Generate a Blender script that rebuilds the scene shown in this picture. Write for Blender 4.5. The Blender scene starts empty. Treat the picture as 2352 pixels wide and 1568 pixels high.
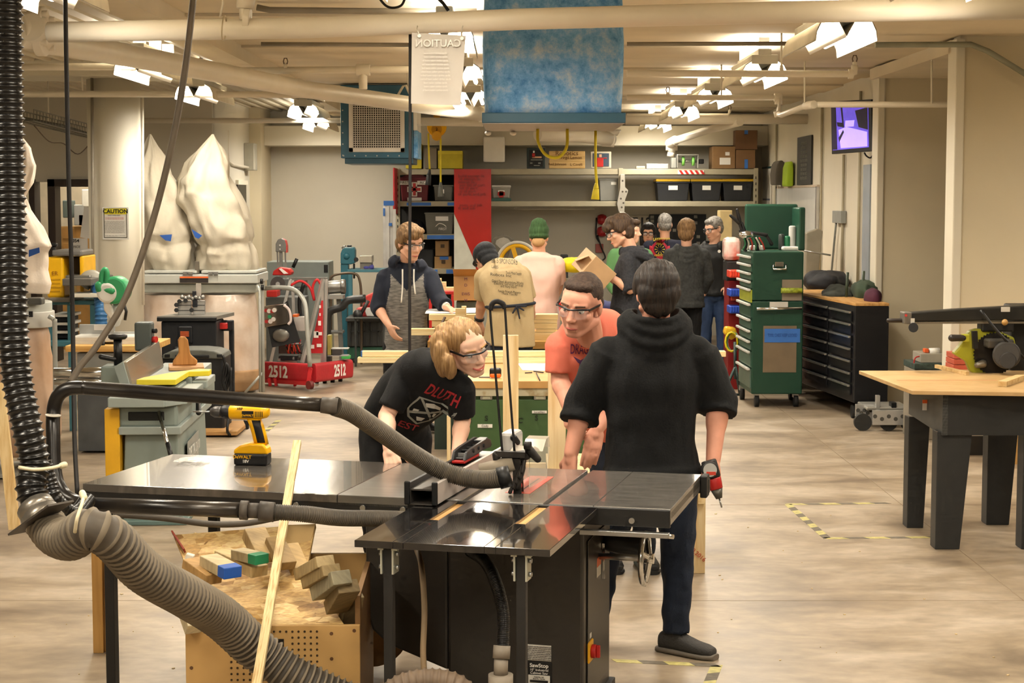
import bpy, bmesh, math, random
from mathutils import Vector as V, Matrix, noise as mnoise
from mathutils.bvhtree import BVHTree
random.seed(7)
PI = math.pi
sc = bpy.context.scene
COL = sc.collection
# ---------------------------------------------------------------- camera
F, HC = 4000.0, 2.0
PITCH = math.atan(329.0 / F)
cam_d = bpy.data.cameras.new('camera')
cam_d.sensor_fit = 'HORIZONTAL'; cam_d.sensor_width = 36.0; cam_d.lens = 36.0 * F / 2352.0
cam_d.clip_start = 0.1; cam_d.clip_end = 200
cam_d.dof.use_dof = False
cam = bpy.data.objects.new('camera', cam_d); COL.objects.link(cam)
cam.location = (0, 0, HC); cam.rotation_euler = (PI / 2 - PITCH, 0, 0)
sc.camera = cam
# ---------------------------------------------------------------- world, exposure
w = bpy.data.worlds.new('world'); sc.world = w; w.use_nodes = True
w.node_tree.nodes['Background'].inputs[0].default_value = (1.0, 0.93, 0.84, 1)
w.node_tree.nodes['Background'].inputs[1].default_value = 0.25
sc.view_settings.view_transform = 'Standard'; sc.view_settings.look = 'None'
sc.view_settings.gamma = 1.0; sc.view_settings.exposure = 1.08
sc.view_settings.use_curve_mapping = False
LAMP_W = 20.0            # watts of each ceiling fixture's downlight
LAMP_COL = (1.0, 0.94, 0.84)
sc.cycles.max_bounces = 6; sc.cycles.diffuse_bounces = 3; sc.cycles.glossy_bounces = 3
sc.cycles.use_adaptive_sampling = True; sc.cycles.adaptive_threshold = 0.03; sc.cycles.adaptive_min_samples = 12
sc.cycles.transmission_bounces = 6; sc.cycles.transparent_max_bounces = 8
sc.cycles.use_denoising = True
sc.cycles.sample_clamp_indirect = 4.0
sc.cycles.caustics_reflective = False; sc.cycles.caustics_refractive = False

CP, SP = math.cos(PITCH), math.sin(PITCH)
def ray(px, py):
    x, yu = (px - 1176.0) / F, (784.0 - py) / F
    return V((x, CP + yu * SP, -SP + yu * CP))
def P(px, py, Y):            # world point seen at (px,py) lying at depth Y
    d = ray(px, py); t = Y / d.y
    return V((d.x * t, Y, HC + d.z * t))
def G(px, py, z=0.0):        # world point seen at (px,py) lying at height z
    d = ray(px, py); t = (z - HC) / d.z
    return V((d.x * t, d.y * t, z))
def lerp(a, b, t): return a + (b - a) * t
# ---------------------------------------------------------------- objects and tags
MW = {}
def thing(name, label, cat, loc=(0, 0, 0), rz=0.0, group=None):
    o = bpy.data.objects.new(name, None); COL.objects.link(o)
    o.empty_display_size = 0.1
    o.location = loc; o.rotation_euler = (0, 0, rz)
    MW[o.name] = Matrix.Translation(V(loc)) @ Matrix.Rotation(rz, 4, 'Z')
    return tag(o, label, cat, group)
def tag(o, label, cat, group=None, kind=None):
    if label: o['label'] = label
    if cat: o['category'] = cat
    if group: o['group'] = group
    if kind: o['kind'] = kind
    return o
def copy_thing(root, loc, rz, label=None, group=None):
    r = root.copy(); COL.objects.link(r); r.location = loc; r.rotation_euler = (0, 0, rz)
    MW[r.name] = Matrix.Translation(V(loc)) @ Matrix.Rotation(rz, 4, 'Z')
    if label: r['label'] = label
    if group: r['group'] = group
    for ch in list(root.children):
        c = ch.copy(); COL.objects.link(c); c.parent = r
        for g in list(ch.children):
            d = g.copy(); COL.objects.link(d); d.parent = c
    return r
# ---------------------------------------------------------------- mesh builder
Z = V((0, 0, 1)); X = V((1, 0, 0)); Y = V((0, 1, 0))
def frame(d, up=Z):
    d = d.normalized()
    if abs(d.dot(up)) > 0.98: up = X if abs(d.x) < 0.9 else Y
    a = d.cross(up).normalized(); b = a.cross(d).normalized()
    return a, b          # side, up
def catmull(pts, n=6):
    pts = [V(p) for p in pts]
    if len(pts) < 3: return pts
    out = []
    q = [pts[0] * 2 - pts[1]] + pts + [pts[-1] * 2 - pts[-2]]
    for i in range(1, len(q) - 2):
        for k in range(n):
            t = k / n; a, b, c, d = q[i-1], q[i], q[i+1], q[i+2]
            out.append(0.5 * ((2*b) + (c-a)*t + (2*a-5*b+4*c-d)*t*t + (3*b-a-3*c+d)*t**3))
    out.append(pts[-1]); return out
class MB:
    def __init__(s): s.v = []; s.f = []; s.m = []; s.s = []; s.k = 0
    def add(s, vs, fs, sm=False):
        o = len(s.v); s.v += [V(p) for p in vs]
        for f in fs: s.f.append([i + o for i in f]); s.m.append(s.k); s.s.append(sm)
        return s
    def box(s, c, d, R=None):
        c = V(c); h = V(d) * 0.5
        vs = [V((sx*h.x, sy*h.y, sz*h.z)) for sz in (-1, 1) for sy in (-1, 1) for sx in (-1, 1)]
        if R is not None: vs = [R @ p for p in vs]
        return s.add([c + p for p in vs], [(0,2,3,1),(4,5,7,6),(0,1,5,4),(2,6,7,3),(0,4,6,2),(1,3,7,5)])
    def b2(s, a, b):       # box between two corners
        a, b = V(a), V(b); return s.box((a + b) / 2, [abs(b[i]-a[i]) for i in range(3)])
    def bar(s, a, b, w, h, up=Z):   # w across, h along up
        a, b = V(a), V(b); x, y = frame(b - a, up)
        q = [x*(i*w/2) + y*(j*h/2) for i, j in ((-1,-1),(1,-1),(1,1),(-1,1))]
        return s.add([a+p for p in q] + [b+p for p in q], [(3,2,1,0),(4,5,6,7),(0,1,5,4),(1,2,6,5),(2,3,7,6),(3,0,4,7)])
    def loft(s, rings, cap=True, sm=True, closed=False):
        n = len(rings[0]); vs = [p for r in rings for p in r]; fs = []
        m = len(rings)
        for i in range(m if closed else m - 1):
            i2 = (i + 1) % m
            for j in range(n):
                k = (j + 1) % n
                fs.append((i*n+j, i*n+k, i2*n+k, i2*n+j))
        s.add(vs, fs, sm)
        if cap and not closed:
            o = len(s.v) - len(vs)
            for f in (list(range(n))[::-1], [(m-1)*n + j for j in range(n)]):
                s.f.append([i + o for i in f]); s.m.append(s.k); s.s.append(False)
        return s
    def ring(s, c, x, y, rx, ry=None, n=16, pw=2.0):
        ry = rx if ry is None else ry; out = []
        for i in range(n):
            t = 2*PI*i/n; ct, st = math.cos(t), math.sin(t)
            if pw != 2.0:
                ct = math.copysign(abs(ct)**(2/pw), ct); st = math.copysign(abs(st)**(2/pw), st)
            out.append(c + x*(rx*ct) + y*(ry*st))
        return out
    def cyl(s, a, b, r, r2=None, n=20, cap=True, sm=True):
        a, b = V(a), V(b); r2 = r if r2 is None else r2; x, y = frame(b - a)
        return s.loft([s.ring(a, x, y, r, n=n), s.ring(b, x, y, r2, n=n)], cap, sm)
    def tube(s, pts, r, n=10, cap=True, sub=0, closed=False):
        pts = [V(p) for p in pts]
        if sub: pts = catmull(pts, sub)
        m = len(pts); rf = r if callable(r) else (lambda t: r)
        rings = []; x = None
        for i, p in enumerate(pts):
            d = (pts[(i+1) % m] - pts[i-1]) if closed else (pts[min(i+1, m-1)] - pts[max(i-1, 0)])
            if d.length < 1e-9: d = Z
            d = d.normalized()
            if x is None: x, y = frame(d)
            else:
                x = (x - d * x.dot(d))
                x = x.normalized() if x.length > 1e-6 else frame(d)[0]
                y = x.cross(d)
            rings.append(s.ring(p, x, x.cross(d), rf(i / max(1, m-1)), n=n))
        return s.loft(rings, cap, True, closed)
    def rib(s, pts, r, pitch, depth=0.12, n=18, step=None):   # corrugated hose
        pts = catmull(pts, 14); L = [0.0]
        for a, b in zip(pts, pts[1:]): L.append(L[-1] + (b-a).length)
        tot = L[-1]; N = max(6, int(tot / pitch) * 6); q = []; j = 0
        for i in range(N + 1):
            t = tot * i / N
            while j < len(L) - 2 and L[j+1] < t: j += 1
            u = (t - L[j]) / max(1e-9, L[j+1] - L[j]); q.append(pts[j].lerp(pts[j+1], u))
        rad = r if callable(r) else (lambda t: r)
        cyc = [1.0, 1 - depth*0.6, 1 - depth*.95, 1 - depth, 1 - depth*.95, 1 - depth*0.6]
        x = None; rings = []
        for i, p in enumerate(q):
            d = (q[min(i+1, N)] - q[max(i-1, 0)]).normalized()
            if x is None: x, y = frame(d)
            else: x = (x - d*x.dot(d)).normalized()
            rings.append(s.ring(p, x, x.cross(d), rad(i/N) * cyc[i % 6], n=n))
        f0 = len(s.f); s.loft(rings, True, True)
        for i in range(len(rings) - 1):
            if i % 6 in (5, 0):
                for j in range(n): s.m[f0 + i*n + j] = s.k + 1
        return s
    def lathe(s, base, prof, axis=Z, n=24, sm=True):   # prof: (radius, height)
        base = V(base); a = V(axis).normalized(); x, y = frame(a)
        return s.loft([s.ring(base + a*h, x, y, max(r, 1e-4), n=n) for r, h in prof], True, sm)
    def prism(s, poly, vec):
        poly = [V(p) for p in poly]; vec = V(vec); n = len(poly)
        fs = [list(range(n))[::-1], [n+i for i in range(n)]] + [(i, (i+1) % n, n+(i+1) % n, n+i) for i in range(n)]
        return s.add(poly + [p+vec for p in poly], fs)
    def sph(s, c, r, n=16, R=None, rings=None):
        c = V(c); r = V((r, r, r)) if not hasattr(r, '__len__') else V(r); m = rings or max(6, n*2//3)
        R = R or Matrix.Identity(3); rg = []
        for i in range(1, m):
            a = PI*i/m; z, q = -math.cos(a), math.sin(a)
            rg.append([c + R @ V((r.x*q*math.cos(2*PI*j/n), r.y*q*math.sin(2*PI*j/n), r.z*z)) for j in range(n)])
        s.loft(rg, False, True); o = len(s.v) - n*(m-1)
        s.v += [c + R @ V((0, 0, -r.z)), c + R @ V((0, 0, r.z))]; a, b = len(s.v)-2, len(s.v)-1
        for j in range(n):
            s.f.append([a, o+(j+1) % n, o+j]); s.f.append([b, o+n*(m-2)+j, o+n*(m-2)+(j+1) % n]); s.m += [s.k]*2; s.s += [True]*2
        return s
    def caps(s, a, ra, b, rb, n=14):    # tapered capsule
        a, b = V(a), V(b); d = b - a
        if d.length < 1e-6: return s.sph(a, ra, n)
        d.normalize(); x, y = frame(d); rg = []
        for t in (-0.97, -0.75, -0.4, 0): rg.append(s.ring(a + d*(ra*t), x, y, ra*math.sqrt(max(0.0004, 1-t*t)), n=n))
        for t in (0, 0.4, 0.75, 0.97): rg.append(s.ring(b + d*(rb*t), x, y, rb*math.sqrt(max(0.0004, 1-t*t)), n=n))
        return s.loft(rg, True, True)
    def quad(s, a, b, c, d): return s.add([a, b, c, d], [(0, 1, 2, 3)])
    def mesh(s, name='m', inv=None):
        me = bpy.data.meshes.new(name)
        vs = [(inv @ p) if inv is not None else p for p in s.v]
        me.from_pydata([tuple(p) for p in vs], [], s.f)
        me.polygons.foreach_set('material_index', s.m); me.polygons.foreach_set('use_smooth', s.s)
        return me
    def build(s, name, mats, parent=None, bevel=0, world=False, seg=2, fix=True):
        inv = None
        if world and parent is not None: inv = MW[parent.name].inverted()
        me = s.mesh(name, inv)
        if fix:
            bm = bmesh.new(); bm.from_mesh(me); bmesh.ops.recalc_face_normals(bm, faces=bm.faces); bm.to_mesh(me); bm.free()
        for m in (mats if isinstance(mats, (list, tuple)) else [mats]): me.materials.append(m)
        o = bpy.data.objects.new(name, me); COL.objects.link(o)
        if parent is not None:
            o.parent = parent; MW[o.name] = MW.get(parent.name, Matrix.Identity(4))
        else: MW[o.name] = Matrix.Identity(4)
        if bevel:
            b = o.modifiers.new('bevel', 'BEVEL'); b.width = bevel; b.segments = seg; b.limit_method = 'ANGLE'; b.angle_limit = 0.6
        return o
def solo(mb, name, mats, label, cat, group=None, bevel=0, kind=None):
    """one-mesh thing: origin moved to its base centre"""
    xs = [p.x for p in mb.v]; ys = [p.y for p in mb.v]; zs = [p.z for p in mb.v]
    c = V(((min(xs)+max(xs))/2, (min(ys)+max(ys))/2, min(zs)))
    mb.v = [p - c for p in mb.v]
    o = mb.build(name, mats, None, bevel); o.location = c; MW[o.name] = Matrix.Translation(c)
    return tag(o, label, cat, group, kind)
def struct(mb, name, mats, bevel=0, parent=None, world=False):
    o = mb.build(name, mats, parent, bevel, world=world)
    if parent is None: o['kind'] = 'structure'
    return o
# ---------------------------------------------------------------- materials
def lin(h):
    if isinstance(h, str):
        h = h.lstrip('#'); c = [int(h[i:i+2], 16)/255 for i in (0, 2, 4)]
    else: c = list(h)
    return [((x/12.92) if x <= 0.04045 else ((x+0.055)/1.055)**2.4) for x in c]
MATS = {}
def mat(col, rough=0.5, metal=0.0, var=0.08, scale=6.0, bump=0.0, bscale=80.0, spec=0.5, coat=0.0, trans=0.0, emit=0.0, alpha=1.0, stretch=None, col2=None, ior=1.45, sheen=0.0, detail=4.0, lo=0.35, hi=0.65):
    key = (col if isinstance(col, str) else tuple(col), rough, metal, var, scale, bump, bscale, spec, coat, trans, emit, alpha, stretch, col2, ior, sheen, detail, lo, hi)
    if key in MATS: return MATS[key]
    m = bpy.data.materials.new('mat_%d' % len(MATS)); MATS[key] = m; m.use_nodes = True
    nt = m.node_tree; b = nt.nodes['Principled BSDF']; L = nt.links.new
    c = lin(col)
    b.inputs['Roughness'].default_value = rough; b.inputs['Metallic'].default_value = metal
    b.inputs['Specular IOR Level'].default_value = spec; b.inputs['Coat Weight'].default_value = coat
    b.inputs['Transmission Weight'].default_value = trans; b.inputs['Alpha'].default_value = alpha; b.inputs['IOR'].default_value = ior
    if sheen: b.inputs['Sheen Weight'].default_value = sheen
    b.inputs['Base Color'].default_value = (*c, 1)
    tc = nt.nodes.new('ShaderNodeTexCoord'); src = tc.outputs['Object']
    if stretch:
        mp = nt.nodes.new('ShaderNodeMapping'); mp.inputs['Scale'].default_value = stretch; L(src, mp.inputs[0]); src = mp.outputs[0]
    if var > 0 or col2:
        nz = nt.nodes.new('ShaderNodeTexNoise'); nz.inputs['Scale'].default_value = scale; nz.inputs['Detail'].default_value = detail; L(src, nz.inputs['Vector'])
        cr = nt.nodes.new('ShaderNodeValToRGB'); L(nz.outputs['Fac'], cr.inputs[0])
        c2 = lin(col2) if col2 else [min(1, x*(1+var)) for x in c]
        c1 = c if col2 else [x*(1-var) for x in c]
        cr.color_ramp.elements[0].position = lo; cr.color_ramp.elements[1].position = hi
        cr.color_ramp.elements[0].color = (*c1, 1); cr.color_ramp.elements[1].color = (*c2, 1)
        L(cr.outputs[0], b.inputs['Base Color'])
    if bump:
        n2 = nt.nodes.new('ShaderNodeTexNoise'); n2.inputs['Scale'].default_value = bscale; n2.inputs['Detail'].default_value = 3; L(src, n2.inputs['Vector'])
        bp = nt.nodes.new('ShaderNodeBump'); bp.inputs['Strength'].default_value = bump; bp.inputs['Distance'].default_value = 0.01
        L(n2.outputs['Fac'], bp.inputs['Height']); L(bp.outputs[0], b.inputs['Normal'])
    if emit:
        b.inputs['Emission Color'].default_value = (*c, 1); b.inputs['Emission Strength'].default_value = emit
    return m
def wood(axis=0, c1='#e3cb98', c2='#c9a566', sc_=1.0, rough=0.6):
    st = [22.0, 22.0, 22.0]; st[axis] = 1.2
    return mat(c1, rough, 0, 0, 1.6*sc_, 0.15, 6, col2=c2, stretch=tuple(st), detail=5, lo=0.42, hi=0.72, spec=0.3)
TMP = bpy.data.scenes.new('scratch')      # small side scene for evaluating one mesh at a time
def evaluated(o):
    TMP.collection.objects.link(o); vl = TMP.view_layers[0]; vl.update()
    me = bpy.data.meshes.new_from_object(o.evaluated_get(vl.depsgraph)); TMP.collection.objects.unlink(o); return me
def push(me, fn):
    cs = [v.co.copy() for v in me.vertices]; ns = [v.normal.copy() for v in me.vertices]; out = []
    for c, n in zip(cs, ns): out.extend(c + n*fn(c))
    me.vertices.foreach_set('co', out); me.update()
def remesh(mb, voxel, smooth=6, name='m', disp=0.0, dscale=0.08, keep=None, subd=0, fac=0.5):
    """fuse a builder's pieces into one continuous skin"""
    me = mb.mesh('tmp')
    bm = bmesh.new(); bm.from_mesh(me); bmesh.ops.recalc_face_normals(bm, faces=bm.faces); bm.to_mesh(me); bm.free()
    o = bpy.data.objects.new('tmp', me)
    r = o.modifiers.new('r', 'REMESH'); r.mode = 'VOXEL'; r.voxel_size = voxel; r.use_smooth_shade = True
    if smooth:
        q = o.modifiers.new('s', 'SMOOTH'); q.iterations = smooth; q.factor = fac
    out = evaluated(o)
    bpy.data.objects.remove(o); bpy.data.meshes.remove(me)
    if disp:
        push(out, lambda c: disp * (mnoise.noise(c * (1/dscale)) + 0.5*mnoise.noise(V((c.x, c.y, c.z*0.35)) * (2.1/dscale))))
    out.polygons.foreach_set('use_smooth', [True]*len(out.polygons))
    return out
def put(me, name, mats, parent=None, world=True):
    for m in (mats if isinstance(mats, (list, tuple)) else [mats]): me.materials.append(m)
    if parent is not None and world: me.transform(MW[parent.name].inverted())
    o = bpy.data.objects.new(name, me); COL.objects.link(o)
    if parent is not None: o.parent = parent; MW[o.name] = MW.get(parent.name, Matrix.Identity(4))
    else: MW[o.name] = Matrix.Identity(4)
    return o
def text_mesh(body, size, origin, right, up, extrude=0.0006, align='CENTER', width=None, bold=0.0):
    """flat lettering as mesh in the plane (right, up) centred at origin"""
    cu = bpy.data.curves.new('t', 'FONT'); cu.body = body; cu.size = size; cu.align_x = align; cu.align_y = 'CENTER'
    cu.extrude = extrude; cu.resolution_u = 3; cu.offset = bold
    o = bpy.data.objects.new('t', cu); me = evaluated(o)
    bpy.data.objects.remove(o); bpy.data.curves.remove(cu)
    me.materials.clear()
    if width and len(me.vertices):
        w0 = max(v.co.x for v in me.vertices) - min(v.co.x for v in me.vertices)
        me.transform(Matrix.Diagonal((width / max(w0, 1e-6), 1, 1, 1)))
    r = V(right).normalized(); u = V(up).normalized(); n = r.cross(u)
    M = Matrix((( r.x, u.x, n.x, origin[0]), (r.y, u.y, n.y, origin[1]), (r.z, u.z, n.z, origin[2]), (0, 0, 0, 1)))
    me.transform(M); return me
def text(body, size, origin, right, up, material, parent, name='lettering', world=True, width=None, bold=0.0, align='CENTER'):
    me = text_mesh(body, size, V(origin), right, up, width=width, bold=bold, align=align)
    return put(me, name, material, parent, world)
def Rz(a): return Matrix.Rotation(a, 3, 'Z')
def Rx(a): return Matrix.Rotation(a, 3, 'X')
def Ry(a): return Matrix.Rotation(a, 3, 'Y')
BLACK = mat('#141414', 0.45, var=0.15); DARK = mat('#242423', 0.5); RUBBER = mat('#1b1a19', 0.7, bump=0.1)
STEEL = mat('#a8a8a6', 0.32, 0.9, bump=0.03); CHROME = mat('#d8d8d6', 0.16, 1.0, var=0.02); ALU = mat('#c9c9c8', 0.35, 0.8)
GREY = mat('#8f918c', 0.5); WHITE = mat('#ece8df', 0.5, var=0.03); RED = mat('#b5221d', 0.45); YEL = mat('#f2b705', 0.4, var=0.05)
PAPER = mat('#eeebe4', 0.7, var=0.02); BLUETAPE = mat('#3a72c4', 0.6); ORANGE = mat('#e0662b', 0.5)
# ================================================================ the room
CREAM = mat('#d8d1bf', 0.6, var=0.04, scale=1.2, bump=0.05, bscale=150)
CREAM2 = mat('#d0c4a8', 0.6, var=0.04, scale=1.0, bump=0.05, bscale=150)
CEIL = mat('#dccfb6', 0.75, var=0.06, scale=1.5, bump=0.08, bscale=40)
BACKW = mat('#cfc9ba', 0.65, var=0.04, scale=0.9, bump=0.06, bscale=120)
PIPE = mat('#e6ddcb', 0.38, var=0.03, scale=4)
def floor_material():
    m = bpy.data.materials.new('concrete_floor'); m.use_nodes = True; nt = m.node_tree; L = nt.links.new
    b = nt.nodes['Principled BSDF']; tc = nt.nodes.new('ShaderNodeTexCoord')
    mp = nt.nodes.new('ShaderNodeMapping'); mp.inputs['Scale'].default_value = (1.0, 1.6, 1); L(tc.outputs['Object'], mp.inputs[0])
    n1 = nt.nodes.new('ShaderNodeTexNoise'); n1.inputs['Scale'].default_value = 1.1; n1.inputs['Detail'].default_value = 8; n1.inputs['Roughness'].default_value = 0.62; n1.inputs['Distortion'].default_value = 0.4
    L(mp.outputs[0], n1.inputs['Vector'])
    cr = nt.nodes.new('ShaderNodeValToRGB'); L(n1.outputs['Fac'], cr.inputs[0]); e = cr.color_ramp.elements
    e[0].position = 0.30; e[0].color = (*lin('#6d5f50'), 1); e[1].position = 0.68; e[1].color = (*lin('#b5a794'), 1)
    x = cr.color_ramp.elements.new(0.48); x.color = (*lin('#978771'), 1)
    n2 = nt.nodes.new('ShaderNodeTexNoise'); n2.inputs['Scale'].default_value = 9; n2.inputs['Detail'].default_value = 6; L(mp.outputs[0], n2.inputs['Vector'])
    mx = nt.nodes.new('ShaderNodeMixRGB'); mx.blend_type = 'OVERLAY'; mx.inputs[0].default_value = 0.35; L(cr.outputs[0], mx.inputs[1]); L(n2.outputs['Fac'], mx.inputs[2])
    L(mx.outputs[0], b.inputs['Base Color'])
    rr = nt.nodes.new('ShaderNodeMapRange'); rr.inputs[3].default_value = 0.28; rr.inputs[4].default_value = 0.55; L(n1.outputs['Fac'], rr.inputs[0]); L(rr.outputs[0], b.inputs['Roughness'])
    b.inputs['Specular IOR Level'].default_value = 0.45
    return m
CZ = 3.22
struct(MB().b2((-9, -4, -0.1), (9, 30, 0)), 'floor', floor_material())
# floor joints (sawn lines), dark shallow strips
JOINT = mat('#8a7b66', 0.8)
mb = MB()
mb.b2((1.3, 11.27, 0.0), (6, 11.276, 0.001)).b2((-6, 8.55, 0.0), (6, 8.554, 0.001)).b2((2.55, 7, 0.0), (2.555, 25, 0.001))
struct(mb, 'trim_1', JOINT)
# ceiling: precast planks running across the room, gaps between them
mb = MB(); y0 = -4.0; k = 0
while y0 < 30:
    wdt = 1.22; dz = 0.0 if k % 2 else 0.02
    mb.b2((-2.25, y0, CZ + dz), (9, y0 + wdt - 0.018, CZ + 0.2)); y0 += wdt; k += 1
struct(mb, 'ceiling', CEIL)
struct(MB().b2((-9, -4, CZ + 0.2), (9, 30, CZ + 0.3)), 'ceiling.001', mat('#9a8a6c', 0.9))
# ribbed metal deck on the left, ribs running away from the camera
prof = []; x = -9.0
while x < -2.25:
    prof += [(x, CZ + 0.09), (x + 0.05, CZ + 0.09), (x + 0.075, CZ + 0.03), (x + 0.125, CZ + 0.03)]; x += 0.15
mb = MB()
vs = [V((a, -4, b)) for a, b in prof] + [V((a, 30, b)) for a, b in prof]; n = len(prof)
mb.add(vs, [(i, i+1, n+i+1, n+i) for i in range(n-1)])
struct(mb, 'ceiling.002', mat('#dacfb7', 0.6, var=0.05, scale=2))
# beams along the left bay and at the column line
struct(MB().b2((-2.45, -4, CZ - 0.10), (-2.2, 24, CZ + 0.12)), 'trim_2', CEIL)
struct(MB().b2((-9, 16.1, CZ - 0.1), (-2.4, 16.9, CZ + 0.05)), 'trim_3', CREAM)
# walls
BY = 25.4
struct(MB().b2((-3.66, BY, 0), (3.75, BY + 0.2, CZ + 0.1)), 'wall_back', BACKW)
struct(MB().b2((-3.64, 24.75, 2.74), (3.62, BY, 3.02)), 'trim_4', CREAM, 0.01)     # beam over the shelving
o = solo(MB().b2((-0.40, 24.5, 2.5), (-0.10, 24.8, 2.86)), 'ceiling_bracket', WHITE, 'small white boxed bracket hanging from the beam above the red panel', 'bracket', bevel=0.02)
struct(MB().b2((-3.86, 21.45, 0), (-3.66, BY + 0.2, CZ + 0.1)), 'wall_left', BACKW)
struct(MB().b2((-3.66, 24.4, 0), (-3.5, BY, CZ + 0.05)), 'trim_5', CREAM2)          # pilaster in the left back corner
# office wall facing the camera with a door opening in it
mb = MB()
for xa, xb, za, zb in ((-9, -6.05, 0, CZ+.1), (-6.05, -5.62, 2.2, CZ+.1), (-5.62, -5.6, 0, CZ+.1), (-5.15, -3.66, 0, CZ+.1), (-5.6, -5.15, 2.2, CZ+.1)):
    mb.b2((xa, 21.4, za), (xb, 21.6, zb))
struct(mb, 'wall_front', BACKW)
FR = mat('#33261d', 0.5)
mb = MB()
for x0 in (-5.67, -5.15): mb.b2((x0, 21.33, 0), (x0 + 0.09, 21.6, 2.23))
mb.b2((-5.67, 21.33, 2.14), (-5.06, 21.6, 2.23))
struct(mb, 'door_1', FR, 0.004)
mb = MB()
for x0 in (-6.15, -5.9): mb.b2((x0, 21.33, 0), (x0 + 0.07, 21.6, 2.23))
struct(mb, 'door_2', FR, 0.004)
struct(MB().b2((-9, 24.2, 0), (-3.86, 24.4, CZ)), 'wall_office', mat('#b7aa92', 0.7))
struct(MB().b2((-3.665, 23.2, 1.45), (-3.64, 23.95, 2.18)), 'window_1', mat('#15130f', 0.4))
struct(MB().b2((-3.665, 23.15, 2.18), (-3.62, 24.0, 2.24)), 'window_2', CREAM)
# right side: wall with the television, then two wall returns nearer the camera
struct(MB().b2((3.62, 16.6, 0), (3.82, BY + 0.2, CZ + 0.1)), 'wall_right', CREAM)
struct(MB().b2((3.44, 16.5, 0), (9, 16.7, CZ + 0.1)), 'wall_return', CREAM2)
struct(MB().b2((3.44, 13.5, 0), (9, 13.7, CZ + 0.1)), 'wall_side', CREAM2)
struct(MB().b2((3.40, 13.46, 0), (3.47, 13.72, CZ)), 'trim_6', CREAM, 0.01)
struct(MB().b2((3.435, 16.46, 0), (3.50, 16.72, CZ)), 'trim_7', CREAM, 0.01)
struct(MB().b2((3.47, 13.48, 0), (9, 13.5, 0.15)), 'baseboard_right', mat('#2b2722', 0.6))
struct(MB().b2((3.4, 13.62, CZ - 0.1), (9, 16.7, CZ)), 'trim_8', CEIL)
struct(MB().b2((8.8, -4, 0), (9, 14, CZ + 0.1)), 'wall_far_right', CREAM)
struct(MB().b2((-9, -4, 0), (-8.8, 25, CZ + 0.1)), 'wall_far_left', CREAM)
struct(MB().b2((-9, -4.2, 0), (9, -4, CZ + 0.1)), 'wall_near', CREAM)
# round column
cx, cy = (268-1176)/4000*16.7, 16.7
struct(MB().cyl((cx, cy, 0), (cx, cy, CZ + 0.05), 0.25, n=48), 'wall_column', CREAM)
# hazard tape on the floor
def tape(a, b, wd=0.05, name='t'):
    a, b = V(a), V(b); d = b - a; n = max(2, int(d.length / 0.11)); mb = MB(); u = d.normalized(); s = u.cross(Z) * wd/2
    sl = u * wd * 0.6
    for i in range(n):
        mb.k = i % 2; p, q = a + d*(i/n), a + d*((i+1)/n)
        mb.prism([p - s - sl/2, q - s - sl/2, q + s + sl/2, p + s + sl/2], (0, 0, 0.0012))
    return mb
TY, TB = mat('#b5ab6a', 0.6, var=0.2, scale=30), mat('#645c4e', 0.7, var=0.2, scale=30)
for i, (p, q, lab) in enumerate((((1410, 1517), (1650, 1528), 'black and yellow hazard tape strip on the floor beside the shoe of the black hoodie'),
        ((1646, 1528), (1600, 1640), 'short hazard tape strip running towards the camera at the lower right'),
        ((1810, 1158), (1900, 1236), 'slanted hazard tape strip on the floor left of the black-legged table'),
        ((1895, 1236), (2180, 1233), 'worn hazard tape strip ending under the black-legged table'),
        ((1810, 1158), (2040, 1155), 'faint farther hazard tape strip on the floor left of the black-legged table'),
        ((605, 995), (640, 965), 'short hazard tape strip on the floor behind the yellow drill'))):
    solo(tape(G(*p), G(*q)), 'hazard_tape', [TY, TB], lab, 'floor tape')
# ---------------------------------------------------------------- ceiling lamps
REFL_OUT = mat('#e5dcc6', 0.5); REFL_IN = mat('#fffaf0', 0.4, var=0); ENDC = mat('#b9b3a4', 0.5)
TUBE = mat('#fff0d2', 0.3, var=0, emit=16.0)
def lamp_proto():
    t = thing('ceiling_lamp', 'x', 'lamp')
    L = 1.24
    # housing (box against ceiling hanger) : origin at near end centre, rim height 0
    mb = MB().b2((-0.05, 0.0, 0.18), (0.05, L, 0.23)).b2((-0.10, -0.006, 0.115), (0.10, L, 0.185))
    mb.build('housing', ENDC, t, 0.006)
    for y0 in (0.05, L/2, L - 0.12): MB().b2((-0.04, y0, 0.225), (0.04, y0 + 0.07, 0.32)).build('hanger', ENDC, t)
    prof = [(-0.175, 0.0), (-0.168, 0.055), (-0.145, 0.105), (-0.10, 0.135), (-0.05, 0.115), (-0.02, 0.06), (0, 0.02), (0.02, 0.06), (0.05, 0.115), (0.10, 0.135), (0.145, 0.105), (0.168, 0.055), (0.175, 0.0)]
    n = len(prof); mb = MB()
    mb.k = 0; mb.add([(x, 0, z) for x, z in prof] + [(x, L, z) for x, z in prof], [(i, i+1, n+i+1, n+i) for i in range(n-1)], True)
    mb.k = 1; mb.add([(x*1.02, 0, z + 0.006) for x, z in prof] + [(x*1.02, L, z + 0.006) for x, z in prof], [(i, n+i, n+i+1, i+1) for i in range(n-1)], True)
    mb.build('reflector', [REFL_IN, REFL_OUT], t, fix=False)
    for sx in (-0.095, 0.095):
        MB().cyl((sx, 0.02, 0.075), (sx, L - 0.02, 0.075), 0.018, n=10).build('fluorescent_tube', TUBE, t)
    return t
LP = lamp_proto(); first = True
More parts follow.
